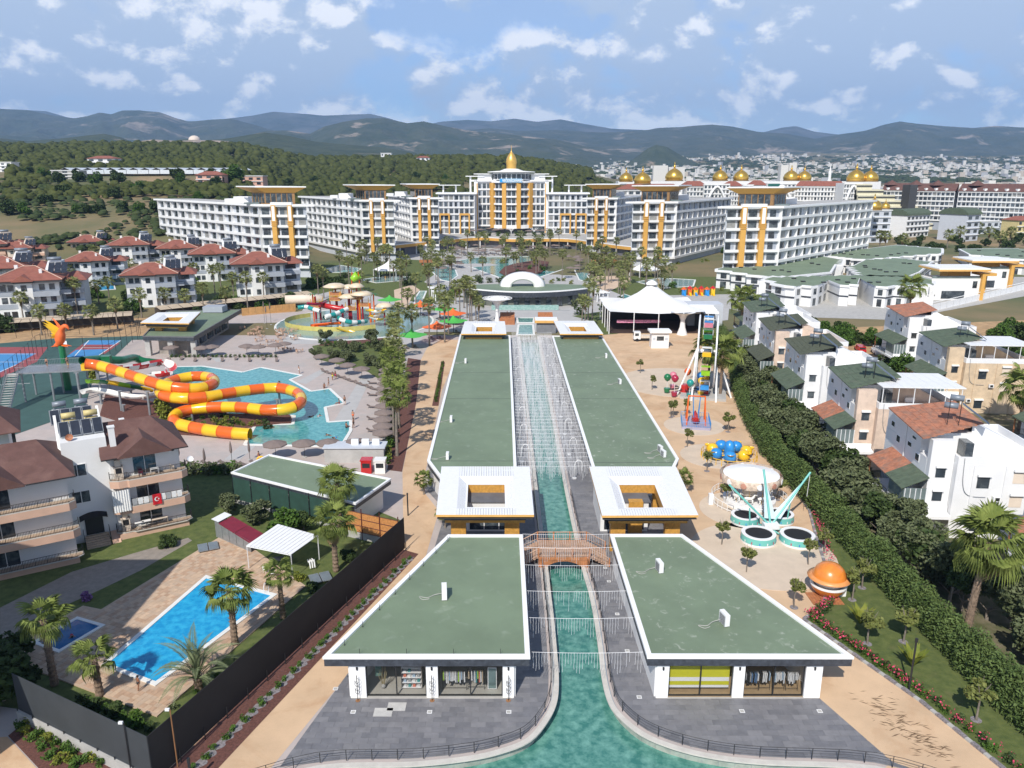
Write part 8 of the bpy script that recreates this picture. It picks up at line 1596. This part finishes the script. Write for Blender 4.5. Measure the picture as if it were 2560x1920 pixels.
for i,(x,y,z)in enumerate(((53.5,88.5,14.2),(53.5,111,13.6),(54,133,13.6),(55,154,13.6),(58,175,13.6),(84,140,13.6))):
 t=thing('solar_heater','grey solar water tank with slanting panel on the %s'%['white red-tiled house','cream-fronted house','house behind the ferris wheel','fourth house along the hedge','fifth house along the hedge','beige house'][i],'solar heater',(x,y,z-.9),R_(-30),'solar heaters on the right-hand houses')
 for dz in(0,-1.0):part('tank',MB().tube([(-.8+.5*dz,0,3+dz),(.7+.5*dz,0,3+dz)],.38,12),GT,t,True)
 part('panel',MB().add([(.6,-.5,2.4),(3.6,-.5,.3),(3.6,.6,.3),(.6,.6,2.4)],[(0,1,2,3)]),SOLAR,t);g=MB();[g.bar((a,b,-.6),(a,b,2.8),.035)for a in(-.7,.5)for b in(-.4,.4)];part('stand',g,DARK,t)
for i,(x,y,m,s)in enumerate(((2192,885,WMETAL,'white van with dark windows'),(2150,878,REDG,'dark red car'),(2205,950,BLUG,'blue grey car'))):
 p=px(x,y);t=thing('parked_car',s+' parked between the white houses','car',p,R_(80));h=1.1 if i==0 else.75;part('body',MB().prism([(-2.3,-.9),(2.3,-.9),(2.3,.9),(-2.3,.9)],.35,h),m,t);B3d(t,'cabin',m,-2.1,-.8,h,1.2,.8,h+.75);B3d(t,'window',GLASS,-2.13,-.7,h+.15,-2.103,.7,h+.6);[part('wheel',MB().tube([(a,b-.1,.35),(a,b+.1,.35)],.35,12),BLACKF,t)for a in(-1.5,1.5)for b in(-.85,.85)]
def zig(P,amp,n):
 o=[]
 for a,b,z in zip(P,P[1:]+P[:1],amp):
  if not z:o.append(a);continue
  k=z if isinstance(z,int)else n
  for i in range(k):u,v=i/k,(i+.35)/k;q=(a[0]+(b[0]-a[0])*u,a[1]+(b[1]-a[1])*u);r_=(a[0]+(b[0]-a[0])*v,a[1]+(b[1]-a[1])*v);L=math.hypot(b[0]-a[0],b[1]-a[1]);nx,ny=(b[1]-a[1])/L,-(b[0]-a[0])/L;o+=[q,(r_[0]+nx*2.6,r_[1]+ny*2.6)]
 return o
VL=[([(1787,672),(1905,690),(1980,690),(2080,680),(2092,660),(2100,647),(2045,637),(1975,645),(1950,665)],(3,3,0,0,4,0,0,4,4),'leftmost villa row with large dark green window'),([(1912,695),(1960,714),(2045,712),(2070,700),(2100,712),(2145,708),(2150,695),(2190,715),(2290,712),(2340,708),(2340,690),(2200,688),(2050,690)],(2,2,0,0,2,0,0,2,3,0,0,4,4),'front villa row with four projecting white rooms'),([(2130,665),(2160,690),(2270,692),(2300,680),(2330,655),(2250,645),(2160,650)],(4,4,0,0,4,4,0),'fan-shaped villa row behind the front one'),([(2055,637),(2150,648),(2360,632),(2360,622),(2240,612),(2160,622)],(5,6,0,4,0,4),'long rear villa row below the rightmost wing'),([(2395,622),(2420,635),(2560,648),(2640,650),(2640,630),(2520,620)],(0,4,3,0,4,0),'villa row behind the orange gateways at the right edge')]
for i,(P,A,lab)in enumerate(VL):
 w3=[px(x,y,7)for x,y in P];poly=zig([(p.x,p.y)for p in w3],A,3);c=(sum(p[0]for p in poly)/len(poly),sum(p[1]for p in poly)/len(poly));t=thing('villa_row',lab,'villa',(c[0],c[1],0),world=True);sh=lambda f:[(c[0]+(x-c[0])*f,c[1]+(y-c[1])*f)for x,y in poly]
 part('wall',MB().prism(sh(.97),0,6.3),WHITE,t);part('slate_band',MB().prism(sh(.978),3.0,3.5),SLATE,t);part('parapet',MB().prism(sh(1.0),6.3,7.0),WHITEC,t);part('roof',MB().prism(sh(.955),7.0,7.03),ROOFG,t)
 S=sh(.972);n=len(S)
 for k in range(n):
  a,b=Vector(S[k]),Vector(S[(k+1)%n]);L=(b-a).length
  if L<3.5 or(b-a).x*1<0 and i!=9 and sum(S[j][0]*S[(j+1)%n][1]-S[(j+1)%n][0]*S[j][1]for j in range(n))>0:continue
  ang=math.atan2(b.y-a.y,b.x-a.x)
  for u in range(max(1,int(L/5))):w_=L/max(1,int(L/5));[blk('window',GLASS,t,a,ang,u*w_+w_*.3,u*w_+w_*.7,-.12,-.0,z0,z1)for z0,z1 in((.3,2.7),(4.0,5.9))]
 for k in range(8):p=Vector(S[(k*3)%n]).lerp(Vector(c),.35+.07*(k%4));B3d(t,'skylight',DARK,p.x-.7,p.y-.5,7.03,p.x+.7,p.y+.5,7.4)
B3=px(1905,745);t=thing('dark_window_wall','tall dark green glass panel in the white end wall of the leftmost villa row','window wall',(px(1850,700).x,268,0));B3d(t,'glass',MATS['green_glass'],-5,-.3,.5,5,0,6.0);B3d(t,'frame',WHITEC,-9,.01,0,9,.4,6.6)
for i,(x,y)in enumerate(((2415,750),(2490,722))):p=px(x,y);t=thing('gateway_villa','white villa with orange portal and flat orange-edged hat roof, %s one'%('nearer','further')[i],'villa',p);B3d(t,'wall',WHITE,-13,0,0,4,10,7.5);B3d(t,'orange_pier',ORANGE,4.02,-1,0,5.2,1,8.5);B3d(t,'orange_pier',ORANGE,7.5,4,0,8.7,6,8.5);B3d(t,'orange_head',ORANGE,4.0,-1,8.5,8.8,6,9.4);B3d(t,'window',GLASS,-9,-.1,.5,-1,-.003,3.2);B3d(t,'window',GLASS,1.5,-.1,4.2,3,-.003,6.6);B3d(t,'hat_post',ORANGE,-6,3,7.5,2,8,10.2);B3d(t,'hat_edge',TAN,-12,-2,10.2,6,12,10.8);B3d(t,'hat_roof',WHITEC,-11.8,-1.8,10.81,5.8,11.8,11.2);B3d(t,'terrace',GLASSB,-12.8,.2,7.5,3.8,.4,8.4)
a,b=px(2240,800),px(2600,715);t=thing('boundary_wall','long white balustraded wall between the villas and the orchard','wall',a,world=True)
for k in range(24):p,q=a.lerp(b,k/24+.001),a.lerp(b,(k+1)/24-.001);part('panel',MB().prism([(p.x,p.y),(q.x,q.y),(q.x,q.y+.3),(p.x,p.y+.3)],0,2.2),WHITEC,t);part('baluster_rail',MB().bar((p.x,p.y,2.9),(q.x,q.y,2.9),.12),WHITEC,t)
struct('villa_ground',MB().sheet([px(1700,745),px(1905,790),px(2240,800),px(2700,715),px(2700,600),px(2180,640),px(1900,690)],.012),CONC)
for i in range(30):r=random.Random(i+400);p=px(r.uniform(1790,2230),r.choice((r.uniform(735,760),r.uniform(660,668),r.uniform(628,640))));tree(p.x,p.y,r.uniform(3,4.5),r.uniform(1.6,2.6),'green garden tree between the villa rows',group='garden trees between the villas',kind='g' if i%2 else 'd')
c=px(1640,830);t=thing('tent_hall','large white peaked membrane hall with dark open stage beneath','tent',(c.x,c.y+4,0));W2=13.5;D2=13;g=MB();N=20;M_=10;vs_=[]
for j in range(M_+1):
 for i in range(N+1):u,v=i/N*2-1,j/M_*2-1;rr=min(1,math.hypot(u*.93,v*.93));vs_.append((u*W2,v*D2+6,5.6+6.2*max(0,1-rr/1.02)**2.0+.9*(1-abs(u))*(1-abs(v))+.7*(abs(u)*abs(v))))
g.add(vs_,[(j*(N+1)+i,j*(N+1)+i+1,(j+1)*(N+1)+i+1,(j+1)*(N+1)+i)for j in range(M_)for i in range(N)]);part('membrane',g,MEMB,t,True);part('cap',MB().lathe([(1.6,11.9),(1.7,12.3),(.9,12.9),(.05,13.2)],16,(0,6)),MEMB,t,True)
for k in range(5):part('post',MB().bar((-W2+k*W2/2,-D2+6,0),(-W2+k*W2/2,-D2+6,6.2),.13,6),WMETAL,t)
for k in range(4):part('post',MB().bar((-W2,-D2+10+k*6,0),(-W2,-D2+10+k*6,6.2),.13,6),WMETAL,t)
B3d(t,'stage_floor',mat('stage_brown',(.05,.03,.025),.7),-W2+.5,-6,.02,W2-1,18,.3);B3d(t,'back_wall',DARK,-W2+.5,12,.3,W2-1,12.4,5.5);B3d(t,'counter',mat('pink_frieze',(.62,.25,.38),.6,.5,3),-11,-4,2.6,1,-3.8,3.4);B3d(t,'side_wall',DARK,W2-1,-5,0,W2-.6,12,5.4)
part('funnel_column',MB().lathe([(1.5,0),(.8,2),(.6,4),(1.2,5.4),(3.4,6.3)],14,(6.5,-D2+5.5)),WMETAL,t,True)
c2=px(1770,830);t=thing('stage_annex','small white ribbed canopy and grey box beside the tent hall','building',(c2.x,c2.y+4,0));B3d(t,'box',GREYL,-4,4,0,6,10,6.5)
for k in range(4):m=MB();n=6;v=[(-5+8*j,-3+k*1.9+1.9*i/n,5+.5*math.sin(math.pi*i/n)+.25*k)for j in(0,1)for i in range(n+1)];m.add(v,[(i,i+1,n+2+i,n+1+i)[::-1]for i in range(n)]);part('canopy_rib',m,MEMB,t,True)
p=px(1615,852);t=thing('flatbed_truck','small white flatbed truck parked before the tent hall','truck',p);B3d(t,'cab',WMETAL,-3.4,-1,.6,-1.6,1,2.5);B3d(t,'windscreen',GLASS,-3.43,-.8,1.5,-3.403,.8,2.3);B3d(t,'side_window',GLASS,-3.1,-1.03,1.5,-2.1,-1.003,2.2);B3d(t,'bed',CREAM,-1.5,-1.05,.9,3.2,1.05,1.5);B3d(t,'chassis',DARK,-3.2,-.7,.45,3,.7,.59);[part('wheel',MB().tube([(a,b-.14,.42),(a,b+.14,.42)],.42,12),BLACKF,t)for a in(-2.5,1.9)for b in(-.9,.9)]
p=px(1647,868);t=thing('ticket_booth','white ticket booth with two round signs between truck and ferris wheel','booth',p);B3d(t,'body',WMETAL,-2.2,-1.4,0,2.2,1.4,4);B3d(t,'roof',WHITEC,-2.7,-2,4.01,2.7,2,4.5);B3d(t,'counter_window',GLASS,-.9,-1.44,2,.9,-1.403,3.1);[B3d(t,'notice',CC[4]if k==2 else GREYL,x,-1.44,2.1,x+.7,-1.403,2.8)for k,x in enumerate((-1.9,1.2))]
def disc(x,y,r):p=px(x,y);struct('ride_pad',MB().cyl(p.x,p.y,0,.05,r,n=40),mat('pale_concrete_pad',(.60,.49,.38),.8,.06,.5));return p
disc(1905,1385,8.2);disc(1862,1275,5.8);disc(1790,1140,5.5);disc(1735,1065,5.2);disc(1690,955,12)
def trampoline(x,y,r,lab):
 p=px(x,y);t=thing('trampoline',lab,'trampoline',p,0,'round bungee trampolines');part('skirt',MB().lathe([(r*1.02,.05),(r,1.0)],36),AQUA,t,True);part('skirt_base',MB().lathe([(r*1.03,.05),(r*1.035,.3)],36),WMETAL,t,True);part('pad',ring(MB(),[(r*math.cos(a),r*math.sin(a))for a in np.linspace(0,6.283,37)[:-1]],[(r*.78*math.cos(a),r*.78*math.sin(a))for a in np.linspace(0,6.283,37)[:-1]],1.0,1.08),WMETAL,t);part('mat',MB().cyl(0,0,.98,1.0,r*.79,n=36),BLACKF,t)
 for k in range(14):a=k*.449;B=MB().lathe([(.12,0),(.1,.01)],8);part('flower_print',MB().prism([(r*1.025*math.cos(a+d),r*1.025*math.sin(a+d))for d in(-.03,.03)]+[(r*1.035*math.cos(a+d),r*1.035*math.sin(a+d))for d in(.03,-.03)],.35,.62),PINK if k%3==0 else BLUG if k%3==1 else WMETAL,t)
for a in((1862,1305,1.75,'round trampoline with aqua skirt, far left one of the bungee frame'),(1895,1352,2.0,'round trampoline with aqua skirt, near left one of the bungee frame'),(1992,1355,2.0,'round trampoline with aqua skirt, near right one of the bungee frame'),(1948,1302,1.7,'round trampoline with aqua skirt, far right one half hidden by the sails')):trampoline(*a)
p=px(1925,1330);t=thing('bungee_frame','aqua steel bungee frame with four raised arms and pale sails above the trampolines','bungee frame',p)
B3d(t,'machine',WMETAL,-.9,-.6,.6,.9,.6,1.2)
for k,(dx,dy,h)in enumerate(((-5.0,1.5,5.6),(5.6,3.5,6.4),(-.6,2.5,7.2),(2.2,-1.8,.3))):
 if k<3:part('arm',MB().bar((0,0,.8),(dx,dy,h),.13,6),AQUA,t);part('stay',MB().bar((dx*.45,dy*.45,.1),(dx*.5,dy*.5,h*.5),.09,6),AQUA,t);part('bungee_cord',MB().bar((dx,dy,h),(dx*.8+.8,dy-.5,h-3),.03),WMETAL,t)
 if k in(1,2):part('sail',MB().add([(dx*.95,dy*.95,h*.95),(dx*.1+.7,dy*.1,1.6),(dx*.1-.6,dy*.1+.3,1.6)],[(0,1,2)]),mat('pale_sail',(.50,.62,.66),.6,.04,1),t)
for k in range(6):a=k*1.05;part('foot_beam',MB().bar((0,0,.5),(3.0*math.cos(a),3.0*math.sin(a),.1),.1,6),AQUA,t)
def carousel():
 p=px(1872,1255);t=thing('carousel','white carousel with scalloped roof edge, round fence and white horses','carousel',p);R=3.7;part('floor',MB().cyl(0,0,.05,.7,R*.92,n=32),WMETAL,t);part('core',MB().cyl(0,0,.7,3.4,1.0,n=12),CREAM,t);part('roof',MB().lathe([(.05,5.0),(R*.5,4.55),(R*.98,4.05)],24),MEMB,t,True);part('frieze',MB().lathe([(R*1.02,3.1),(R*1.08,3.9),(R*1.04,4.25)],48,wob=lambda k,n,z:1+.02*math.sin(k*1.57)),mat('cream_frieze',(.68,.55,.44),.5,.25,2.5),t,True)
 for k in range(12):a=k*math.pi/6;c,s=math.cos(a),math.sin(a);part('medallion',MB().lathe([(.01,0),(.42,.05),(.36,.12),(.01,.14)],10),WHITEC if k%2 else mat('rose_medallion',(.50,.25,.18),.5),t);o=LAST[-1];o.location=(R*1.05*c,R*1.05*s,3.65);o.rotation_euler=(0,math.pi/2,a)
 for k in range(10):
  a=k*.628;x,y=2.7*math.cos(a),2.7*math.sin(a);part('pole',MB().bar((x,y,.7),(x,y,3.6),.03),GOLD,t);m=MB();d=Vector((-math.sin(a),math.cos(a),0));c=Vector((x,y,1.6));m.tube([c-d*.6,c-d*.3,c+d*.3,c+d*.55+Vector((0,0,.3)),c+d*.7+Vector((0,0,.65)),c+d*1.0+Vector((0,0,.5))],[.14,.22,.22,.16,.12,.06],7);[m.tube([c+d*q,c+d*(q+.12)-Vector((0,0,.45)),c+d*(q-.02)-Vector((0,0,.8))],[.09,.06,.04],5)for q in(-.4,-.3,.3,.4)];part('horse',m,WHG,t,True)
 g=MB();F=[((R+1.2)*math.cos(a),(R+1.2)*math.sin(a))for a in np.linspace(0,6.283,37)];[g.tube([(x,y,z)for x,y in F],.04,4)for z in(.3,1.1)];[g.bar((x,y,0),(x,y,1.15),.04)for x,y in F];part('fence',g,WMETAL,t);B3d(t,'control_box',WMETAL,-5.6,-1,0,-5.0,-.4,1.5)
carousel()
def ferris():
 p=px(1768,1000);t=thing('ferris_wheel','white ferris wheel seen edge on with coloured cabins','ferris wheel',(p.x+.6,p.y+5,0),R_(-14.5));R=7.0;zc=8.6
 for s in(-1,1):
  x=s*1.7;part('rim',MB().tube([(x,R*math.cos(a),zc+R*math.sin(a))for a in np.linspace(0,6.283,33)],.16,6),WMETAL,t);g=MB();[g.bar((x,0,zc),(x,R*math.cos(a),zc+R*math.sin(a)),.06)for a in np.linspace(0,6.283,13)[:-1]];part('spokes',g,WMETAL,t)
  for dx,dy in((.3,-6.5),(.3,6.5),(3.2,-2.6)):part('strut',MB().bar((s*2.0,0,zc),(s*(2.0+dx),dy,0),.19,6),WMETAL,t)
 part('hub',MB().bar((-2.1,0,zc),(2.1,0,zc),.4,8),WMETAL,t);B3d(t,'platform',CONC,-4.5,-5.5,0,4.2,3,.5)
 CB=[YEL,LIME,BLUG,mat('pink_gelcoat',(.60,.20,.26),.3),GRNG,YEL,LIME,BLUG,REDG,MATS['pink_gelcoat'],YEL,GRNG]
 for k,a in enumerate(np.linspace(0,6.283,13)[:-1]):y,z=R*math.cos(a+.2),zc+R*math.sin(a+.2)-.3;part('cabin',MB().prism([(-.8,y-.5),(.8,y-.5),(.8,y+.5),(-.8,y+.5)],z-1.5,z-.7),CB[k],t);B3d(t,'cabin_roof',WHG if k%2 else CB[k],-.85,y-.55,z+.15,.85,y+.55,z+.27);g=MB();[g.bar((q,w_,z-.7),(q,w_,z+.15),.05)for q in(-.9,.9)for w_ in(y-.5,y+.5)];part('cabin_post',g,WMETAL,t)
ferris()
def balloonride():
 p=px(1710,985);t=thing('balloon_ride','children\'s ride with striped balloons over small gondolas beside the ferris wheel','balloon ride',p);part('hub',MB().cyl(0,0,0,2.0,.8,n=12),REDG,t)
 for k in range(7):
  a=k*.9+.3;x,y=3.4*math.cos(a),3.4*math.sin(a);c=[BLUG,ORG,MATS['pink_gelcoat'],GRNG,CRIM,TEALG,YEL][k];z=3.4+.4*math.sin(k*2);part('balloon',MB().lathe([(.12,-.76),(.44,-.56),(.72,0),(.64,.4),(.36,.68),(.02,.78)],18,wob=lambda q,n,zz:1+.03*(q%2)),c,t,True);LAST[-1].location=(x,y,z);part('balloon_pole',MB().bar((x,y,.3),(x,y,z),.05),WMETAL,t);part('arm',MB().bar((0,0,1.2),(x,y,.9),.1),DARK,t);part('gondola',MB().cyl(x,y,.3,1.1,.5,.65,10),c,t)
balloonride()
p=px(1738,1062);t=thing('pirate_ship','small red swinging boat ride in an orange frame with blue fence','boat ride',p,R_(80));m=MB();m.tube([(-2.0,0,2.0),(-1.3,0,1.2),(0,0,.9),(1.3,0,1.2),(2.0,0,2.0)],[.1,.55,.75,.55,.1],8);part('boat',m,REDG,t,True);[part('frame',MB().bar((a,s*1.6,.1),(0,s*1.4,5.2),.12,6),ORG,t)for a in(-2,2)for s in(-1,1)];part('axle',MB().bar((0,-1.5,5.2),(0,1.5,5.2),.12,6),ORG,t);[part('hanger',MB().bar((a,s*.4,1.6),(0,s*.6,5.1),.06),BLUG,t)for a in(-.9,.9)for s in(-1,1)];B3d(t,'platform',mat('lilac_floor',(.36,.34,.44),.6),-3,-2.4,0,3,2.4,.5);rail_local(t,[(-3,-2.4,.5),(3,-2.4,.5),(3,2.4,.5),(-3,2.4,.5),(-3,-2.4,.5)],.9,.3,BLUG,'railing')
p=px(1822,1145);t=thing('animal_ride','blue and yellow children\'s ride with rounded tub seats behind the carousel','ride',p);part('hub',MB().lathe([(1.1,0),(.8,1.0),(.9,1.8),(.6,2.6),(.05,2.9)],12),BLUG,t,True)
for k in range(7):a=k*.9;x,y=2.6*math.cos(a),2.6*math.sin(a);part('seat_tub',MB().lathe([(.3,-.6),(.95,-.2),(.9,.5),(.55,.9),(.05,1.0)],10),BLUG if k%3 else YEL,t,True);LAST[-1].location=(x,y,1.0);part('seat_opening',MB().lathe([(.01,.0),(.5,.1),(.55,.25)],10),YEL,t,True);LAST[-1].location=(x*1.25,y*1.25,1.5);part('arm',MB().bar((0,0,.6),(x,y,.6),.12),YEL,t)
g=MB();F=[(4.2*math.cos(a),4.2*math.sin(a))for a in np.linspace(0,6.283,31)];g.tube([(x,y,1)for x,y in F],.05,4);[g.bar((x,y,0),(x,y,1),.05)for x,y in F];part('fence',g,YEL,t)
p=px(2068,1485);t=thing('orange_kiosk','kiosk shaped like a halved orange with domed lid, rim and round base','kiosk',(p.x,p.y,0));t.scale=(.9,.9,.86);OF_=mat('glossy_orange_fruit',(.72,.23,.035),.3,.1,1.5,coat=.3);part('dome',MB().lathe([(1.85,2.5),(1.8,2.8),(1.55,3.4),(1.1,3.85),(.5,4.1),(.02,4.15)],32),OF_,t,True);part('brim',MB().lathe([(2.35,2.28),(2.4,2.36),(1.85,2.52)],32),mat('orange_peel_rim',(.72,.30,.10),.4,.08,2),t,True);part('brim_underside',MB().lathe([(2.36,2.27),(1.6,2.2)],32),WHITEC,t);part('bowl',MB().lathe([(.5,.12),(1.3,.25),(1.8,.85),(2.0,1.35)],32),OF_,t,True);part('counter',MB().lathe([(2.02,1.35),(2.02,1.5),(1.7,1.5)],32),WHITEC,t);part('inner_wall',MB().cyl(0,0,1.4,2.4,1.45,n=24),CREAM,t);B3d(t,'back_box',WHITEC,.9,-.6,0,1.9,1.0,2.3)
for k in range(11):B3d(t,'deck_board',WOOD,-2.5+k*.32,-2.4,.05,-2.5+k*.32+.29,.2,.12)
p=px(1745,738);t=thing('playground','orange, blue and red plastic playground with roofs and slides behind the tent hall','playground',p);t.scale=(.75,.75,.62)
for k in range(6):x=-7+k*2.8;B3d(t,'tower',(BLUG,ORG,YEL,ORG,BLUG,YEL)[k],x-.9,-1,0,x+.9,1,3.4+.6*(k%2));part('tower_roof',MB().lathe([(1.6,0),(.05,1.6)],4),REDG if k%2 else ORG,t);LAST[-1].location=(x,0,3.4+.6*(k%2));part('slide',MB().add([(x-.5,-1,1.8),(x+.5,-1,1.8),(x+.5,-3.5,.2),(x-.5,-3.5,.2)],[(0,1,2,3)]),YEL if k%2 else BLUG,t)
r=random.Random(2);m=MB()
for i in range(190):u=r.random();p=px(2170+u*190+r.gauss(0,18),1745+u*150+r.gauss(0,14));a=r.uniform(-.9,.5);L=r.uniform(.1,.5);d=Vector((math.cos(a),math.sin(a)))*L;n=Vector((-d.y,d.x))*.12;m.add([(p.x-d.x,p.y-d.y,.016),(p.x+n.x,p.y+n.y,.018),(p.x+d.x,p.y+d.y,.016),(p.x-n.x,p.y-n.y,.018)],[(0,3,2,1)])
tag(part('leaf_litter',m,mat('dry_litter',(.16,.10,.055),.9)),kind='stuff')
# ---------------- people
def body(pose):
 J,E={'stand':([(0,0,.95),(0,0,1.2),(0,0,1.42),(0,0,1.52),(0,-.02,1.66),(.17,0,1.40),(.24,.02,1.12),(.22,-.12,.88),(-.17,0,1.40),(-.25,.02,1.12),(-.24,-.08,.86),(.10,0,.88),(.12,-.04,.48),(.12,.04,.06),(.12,-.13,.03),(-.10,0,.88),(-.12,.10,.48),(-.12,.22,.08),(-.12,.08,.03)],0),'sit':([(0,0,.22),(0,.02,.5),(0,0,.72),(0,0,.82),(0,-.04,.96),(.17,0,.70),(.24,-.1,.45),(.18,-.32,.35),(-.17,0,.70),(-.24,.05,.42),(-.22,.12,.15),(.10,-.03,.18),(.14,-.42,.42),(.14,-.62,.06),(.14,-.75,.04),(-.10,-.03,.18),(-.14,-.45,.30),(-.14,-.75,.06),(-.14,-.88,.04)],0),'swim':([(0,.3,.0),(0,.1,.04),(0,-.1,.06),(0,-.2,.10),(0,-.34,.16),(.17,-.1,.05),(.40,-.2,.0),(.5,-.42,0),(-.17,-.1,.05),(-.40,-.2,0),(-.5,-.42,0),(.1,.4,-.02),(.16,.8,-.05),(.2,1.15,-.06),(.2,1.3,-.05),(-.1,.4,-.02),(-.16,.8,-.05),(-.2,1.15,-.06),(-.2,1.3,-.05)],0)}[pose]
 ed=[(0,1),(1,2),(2,3),(3,4),(2,5),(5,6),(6,7),(2,8),(8,9),(9,10),(0,11),(11,12),(12,13),(13,14),(0,15),(15,16),(16,17),(17,18)];rad=[.14,.13,.15,.055,.105,.06,.045,.032,.06,.045,.032,.095,.065,.045,.035,.095,.065,.045,.035]
 me=bpy.data.meshes.new('person');me.from_pydata(J,ed,[]);o=bpy.data.objects.new('person',me);COL.objects.link(o);s=o.modifiers.new('s','SKIN');o.modifiers.new('u','SUBSURF').levels=1
 for v,q in zip(me.skin_vertices[0].data,rad):v.radius=(q,q*.8 if q>.12 else q)
 me.skin_vertices[0].data[0].use_root=True;dg=bpy.context.evaluated_depsgraph_get();nm=bpy.data.meshes.new_from_object(o.evaluated_get(dg));bpy.data.objects.remove(o);nm.name='person'
 for p_ in nm.polygons:p_.use_smooth=True
 h=Vector(J[4]);return nm,h,Vector(J[0])
PB={}
def person(x,y,pose,lab,cloth_m,z=.03,rz=0,s=1.0,skin=SKIN):
 p=px(x,y,z)if x else Vector(y);nm,h,hip=once(PB,(pose,skin.name),lambda:body(pose));nm=once(PB,(pose,skin.name,1),lambda:(nm.copy()))
 if not nm.materials:nm.materials.append(skin)
 t=tag(link('person',nm,None,p,rz,s),lab,'person');v=MB().lathe([(.02,.13),(.09,.10),(.118,.02),(.10,-.05)],10);v.v=[(a+h.x,b+h.y+.015,c+h.z)for a,b,c in v.v];part('hair',v,HAIR,t,True)
 v=MB();ax=(0,0,1)if pose!='swim' else(0,1,0);v.tube([hip-Vector(ax)*.17,hip,hip+Vector(ax)*.12],[.165,.175,.155],10);part('shorts',v,cloth_m,t,True);return t
person(348,1725,'stand','dark-haired child in dark swimwear standing at the near edge of the blue pool',DARK,.2,2.6,.8,SKIND);person(180,1592,'swim','swimmer lying in the small shaded pool',CRIM,.12,.6,.9,SKIND)
PE=[(883,1050,'stand','man in orange shorts walking on the paving beside the lagoon pool',CORANGE),(884,1070,'stand','man in dark shorts walking beside the one in orange shorts',DARK),(866,1070,'sit','bare-backed person sitting on the pool edge near the walking men',DARK),(862,1012,'stand','person in dark swimwear standing at the pool steps corner',DARK),(848,1010,'sit','sunburnt person sitting in the shallow pool corner',CRIM),(811,970,'sit','person sitting on the pool edge by the inner corner',DARK),(822,965,'stand','person in pale clothes bending at the inner pool corner',CC[1]),(832,950,'stand','child in yellow top on the paving above the pool',YS),(839,948,'stand','adult in pink top beside the child in yellow',PINK),(748,934,'stand','small child in white at the upper pool edge',CC[0]),(698,955,'swim','bather in the upper arm of the lagoon pool',DARK),(778,1042,'swim','dark-haired swimmer in the shadow of the tube slide',DARK),(798,1040,'swim','swimmer with pale float ring in the shadow of the tube slide',CC[2]),(820,1088,'swim','swimmer near the bottom edge of the lagoon pool',DARK),(836,1095,'swim','swimmer reaching out near the bottom edge of the lagoon pool',BLUG),(420,912,'sit','bather sitting at the far left pool edge',CRIM),(428,915,'stand','bather standing at the far left pool edge',DARK),(1268,792,'stand','left one of two people in white on the bridge stairs',CC[0]),(1277,792,'stand','right one of two people in white on the bridge stairs',CC[0])]
for i,a in enumerate(PE):person(a[0],a[1],a[2],a[3],a[4],.05,i*1.3,1.05,SKIND if i%3 else SKIN)
for i,(x,y,lab,c)in enumerate(((-91,146,'person leaning at the rail of the launch platform',DARK),(-87.5,147,'tall person in dark shorts queuing on the launch platform',DARK),(-86.2,145,'child with yellow shorts queuing on the launch platform',YEL))):person(0,(x,y,5.92),'stand',lab,c,rz=i,s=(1.05,1.1,.85)[i])
p=px(545,1122);t=thing('float_ring','yellow swim ring carried behind the wedge building beside the open parasols','swim ring',px(652,1150,1.2),.3);part('ring',MB().tube([(.5*math.cos(a),0,.5*math.sin(a))for a in np.linspace(0,6.283,17)],.17,8),YEL,t,True);person(648,1155,'stand','person carrying the yellow swim ring on the paving',CRIM,.03,1.2)
# ---------------- labels: tell like things apart by their order in the picture
def see(o):
 x,y,z=o.matrix_basis.translation;c,s_=math.cos(PITCH),math.sin(PITCH);d=y*c-(z-CAM_H)*s_;return(x/max(d,1),d)
BY={}
for o in sc.objects:
 if o.parent is None and 'category' in o and 'label' in o:BY.setdefault(o['label'],[]).append(o)
def nth(n):return['','first','second','third','fourth','fifth','sixth','seventh','eighth','ninth','tenth'][n]if n<=10 else '%d%s'%(n,'th' if n%100 in(11,12,13)else{1:'st',2:'nd',3:'rd'}.get(n%10,'th'))
for lab,L in BY.items():
 wd=len(lab.split())
 if wd>16:print('LONGLABEL',lab)
 if len(L)<2:continue
 P=[see(o)for o in L];sx=max(p[0]for p in P)-min(p[0]for p in P);deep=sx<.05*len(L)**.3 or 'curtain' in lab or 'column of' in lab
 for i,o in enumerate(sorted(L,key=lambda o:see(o)[1 if deep else 0])):
  n=len(L)-i if not deep and i>=len(L)/2 else i+1;w_='nearest' if deep else('right' if n==len(L)-i and i>=len(L)/2 else 'left')
  o['label']=(lab if wd<=13 else ' '.join(lab.split()[:13]))+', %s %s'%(nth(n),'counting away' if deep else 'from '+w_)
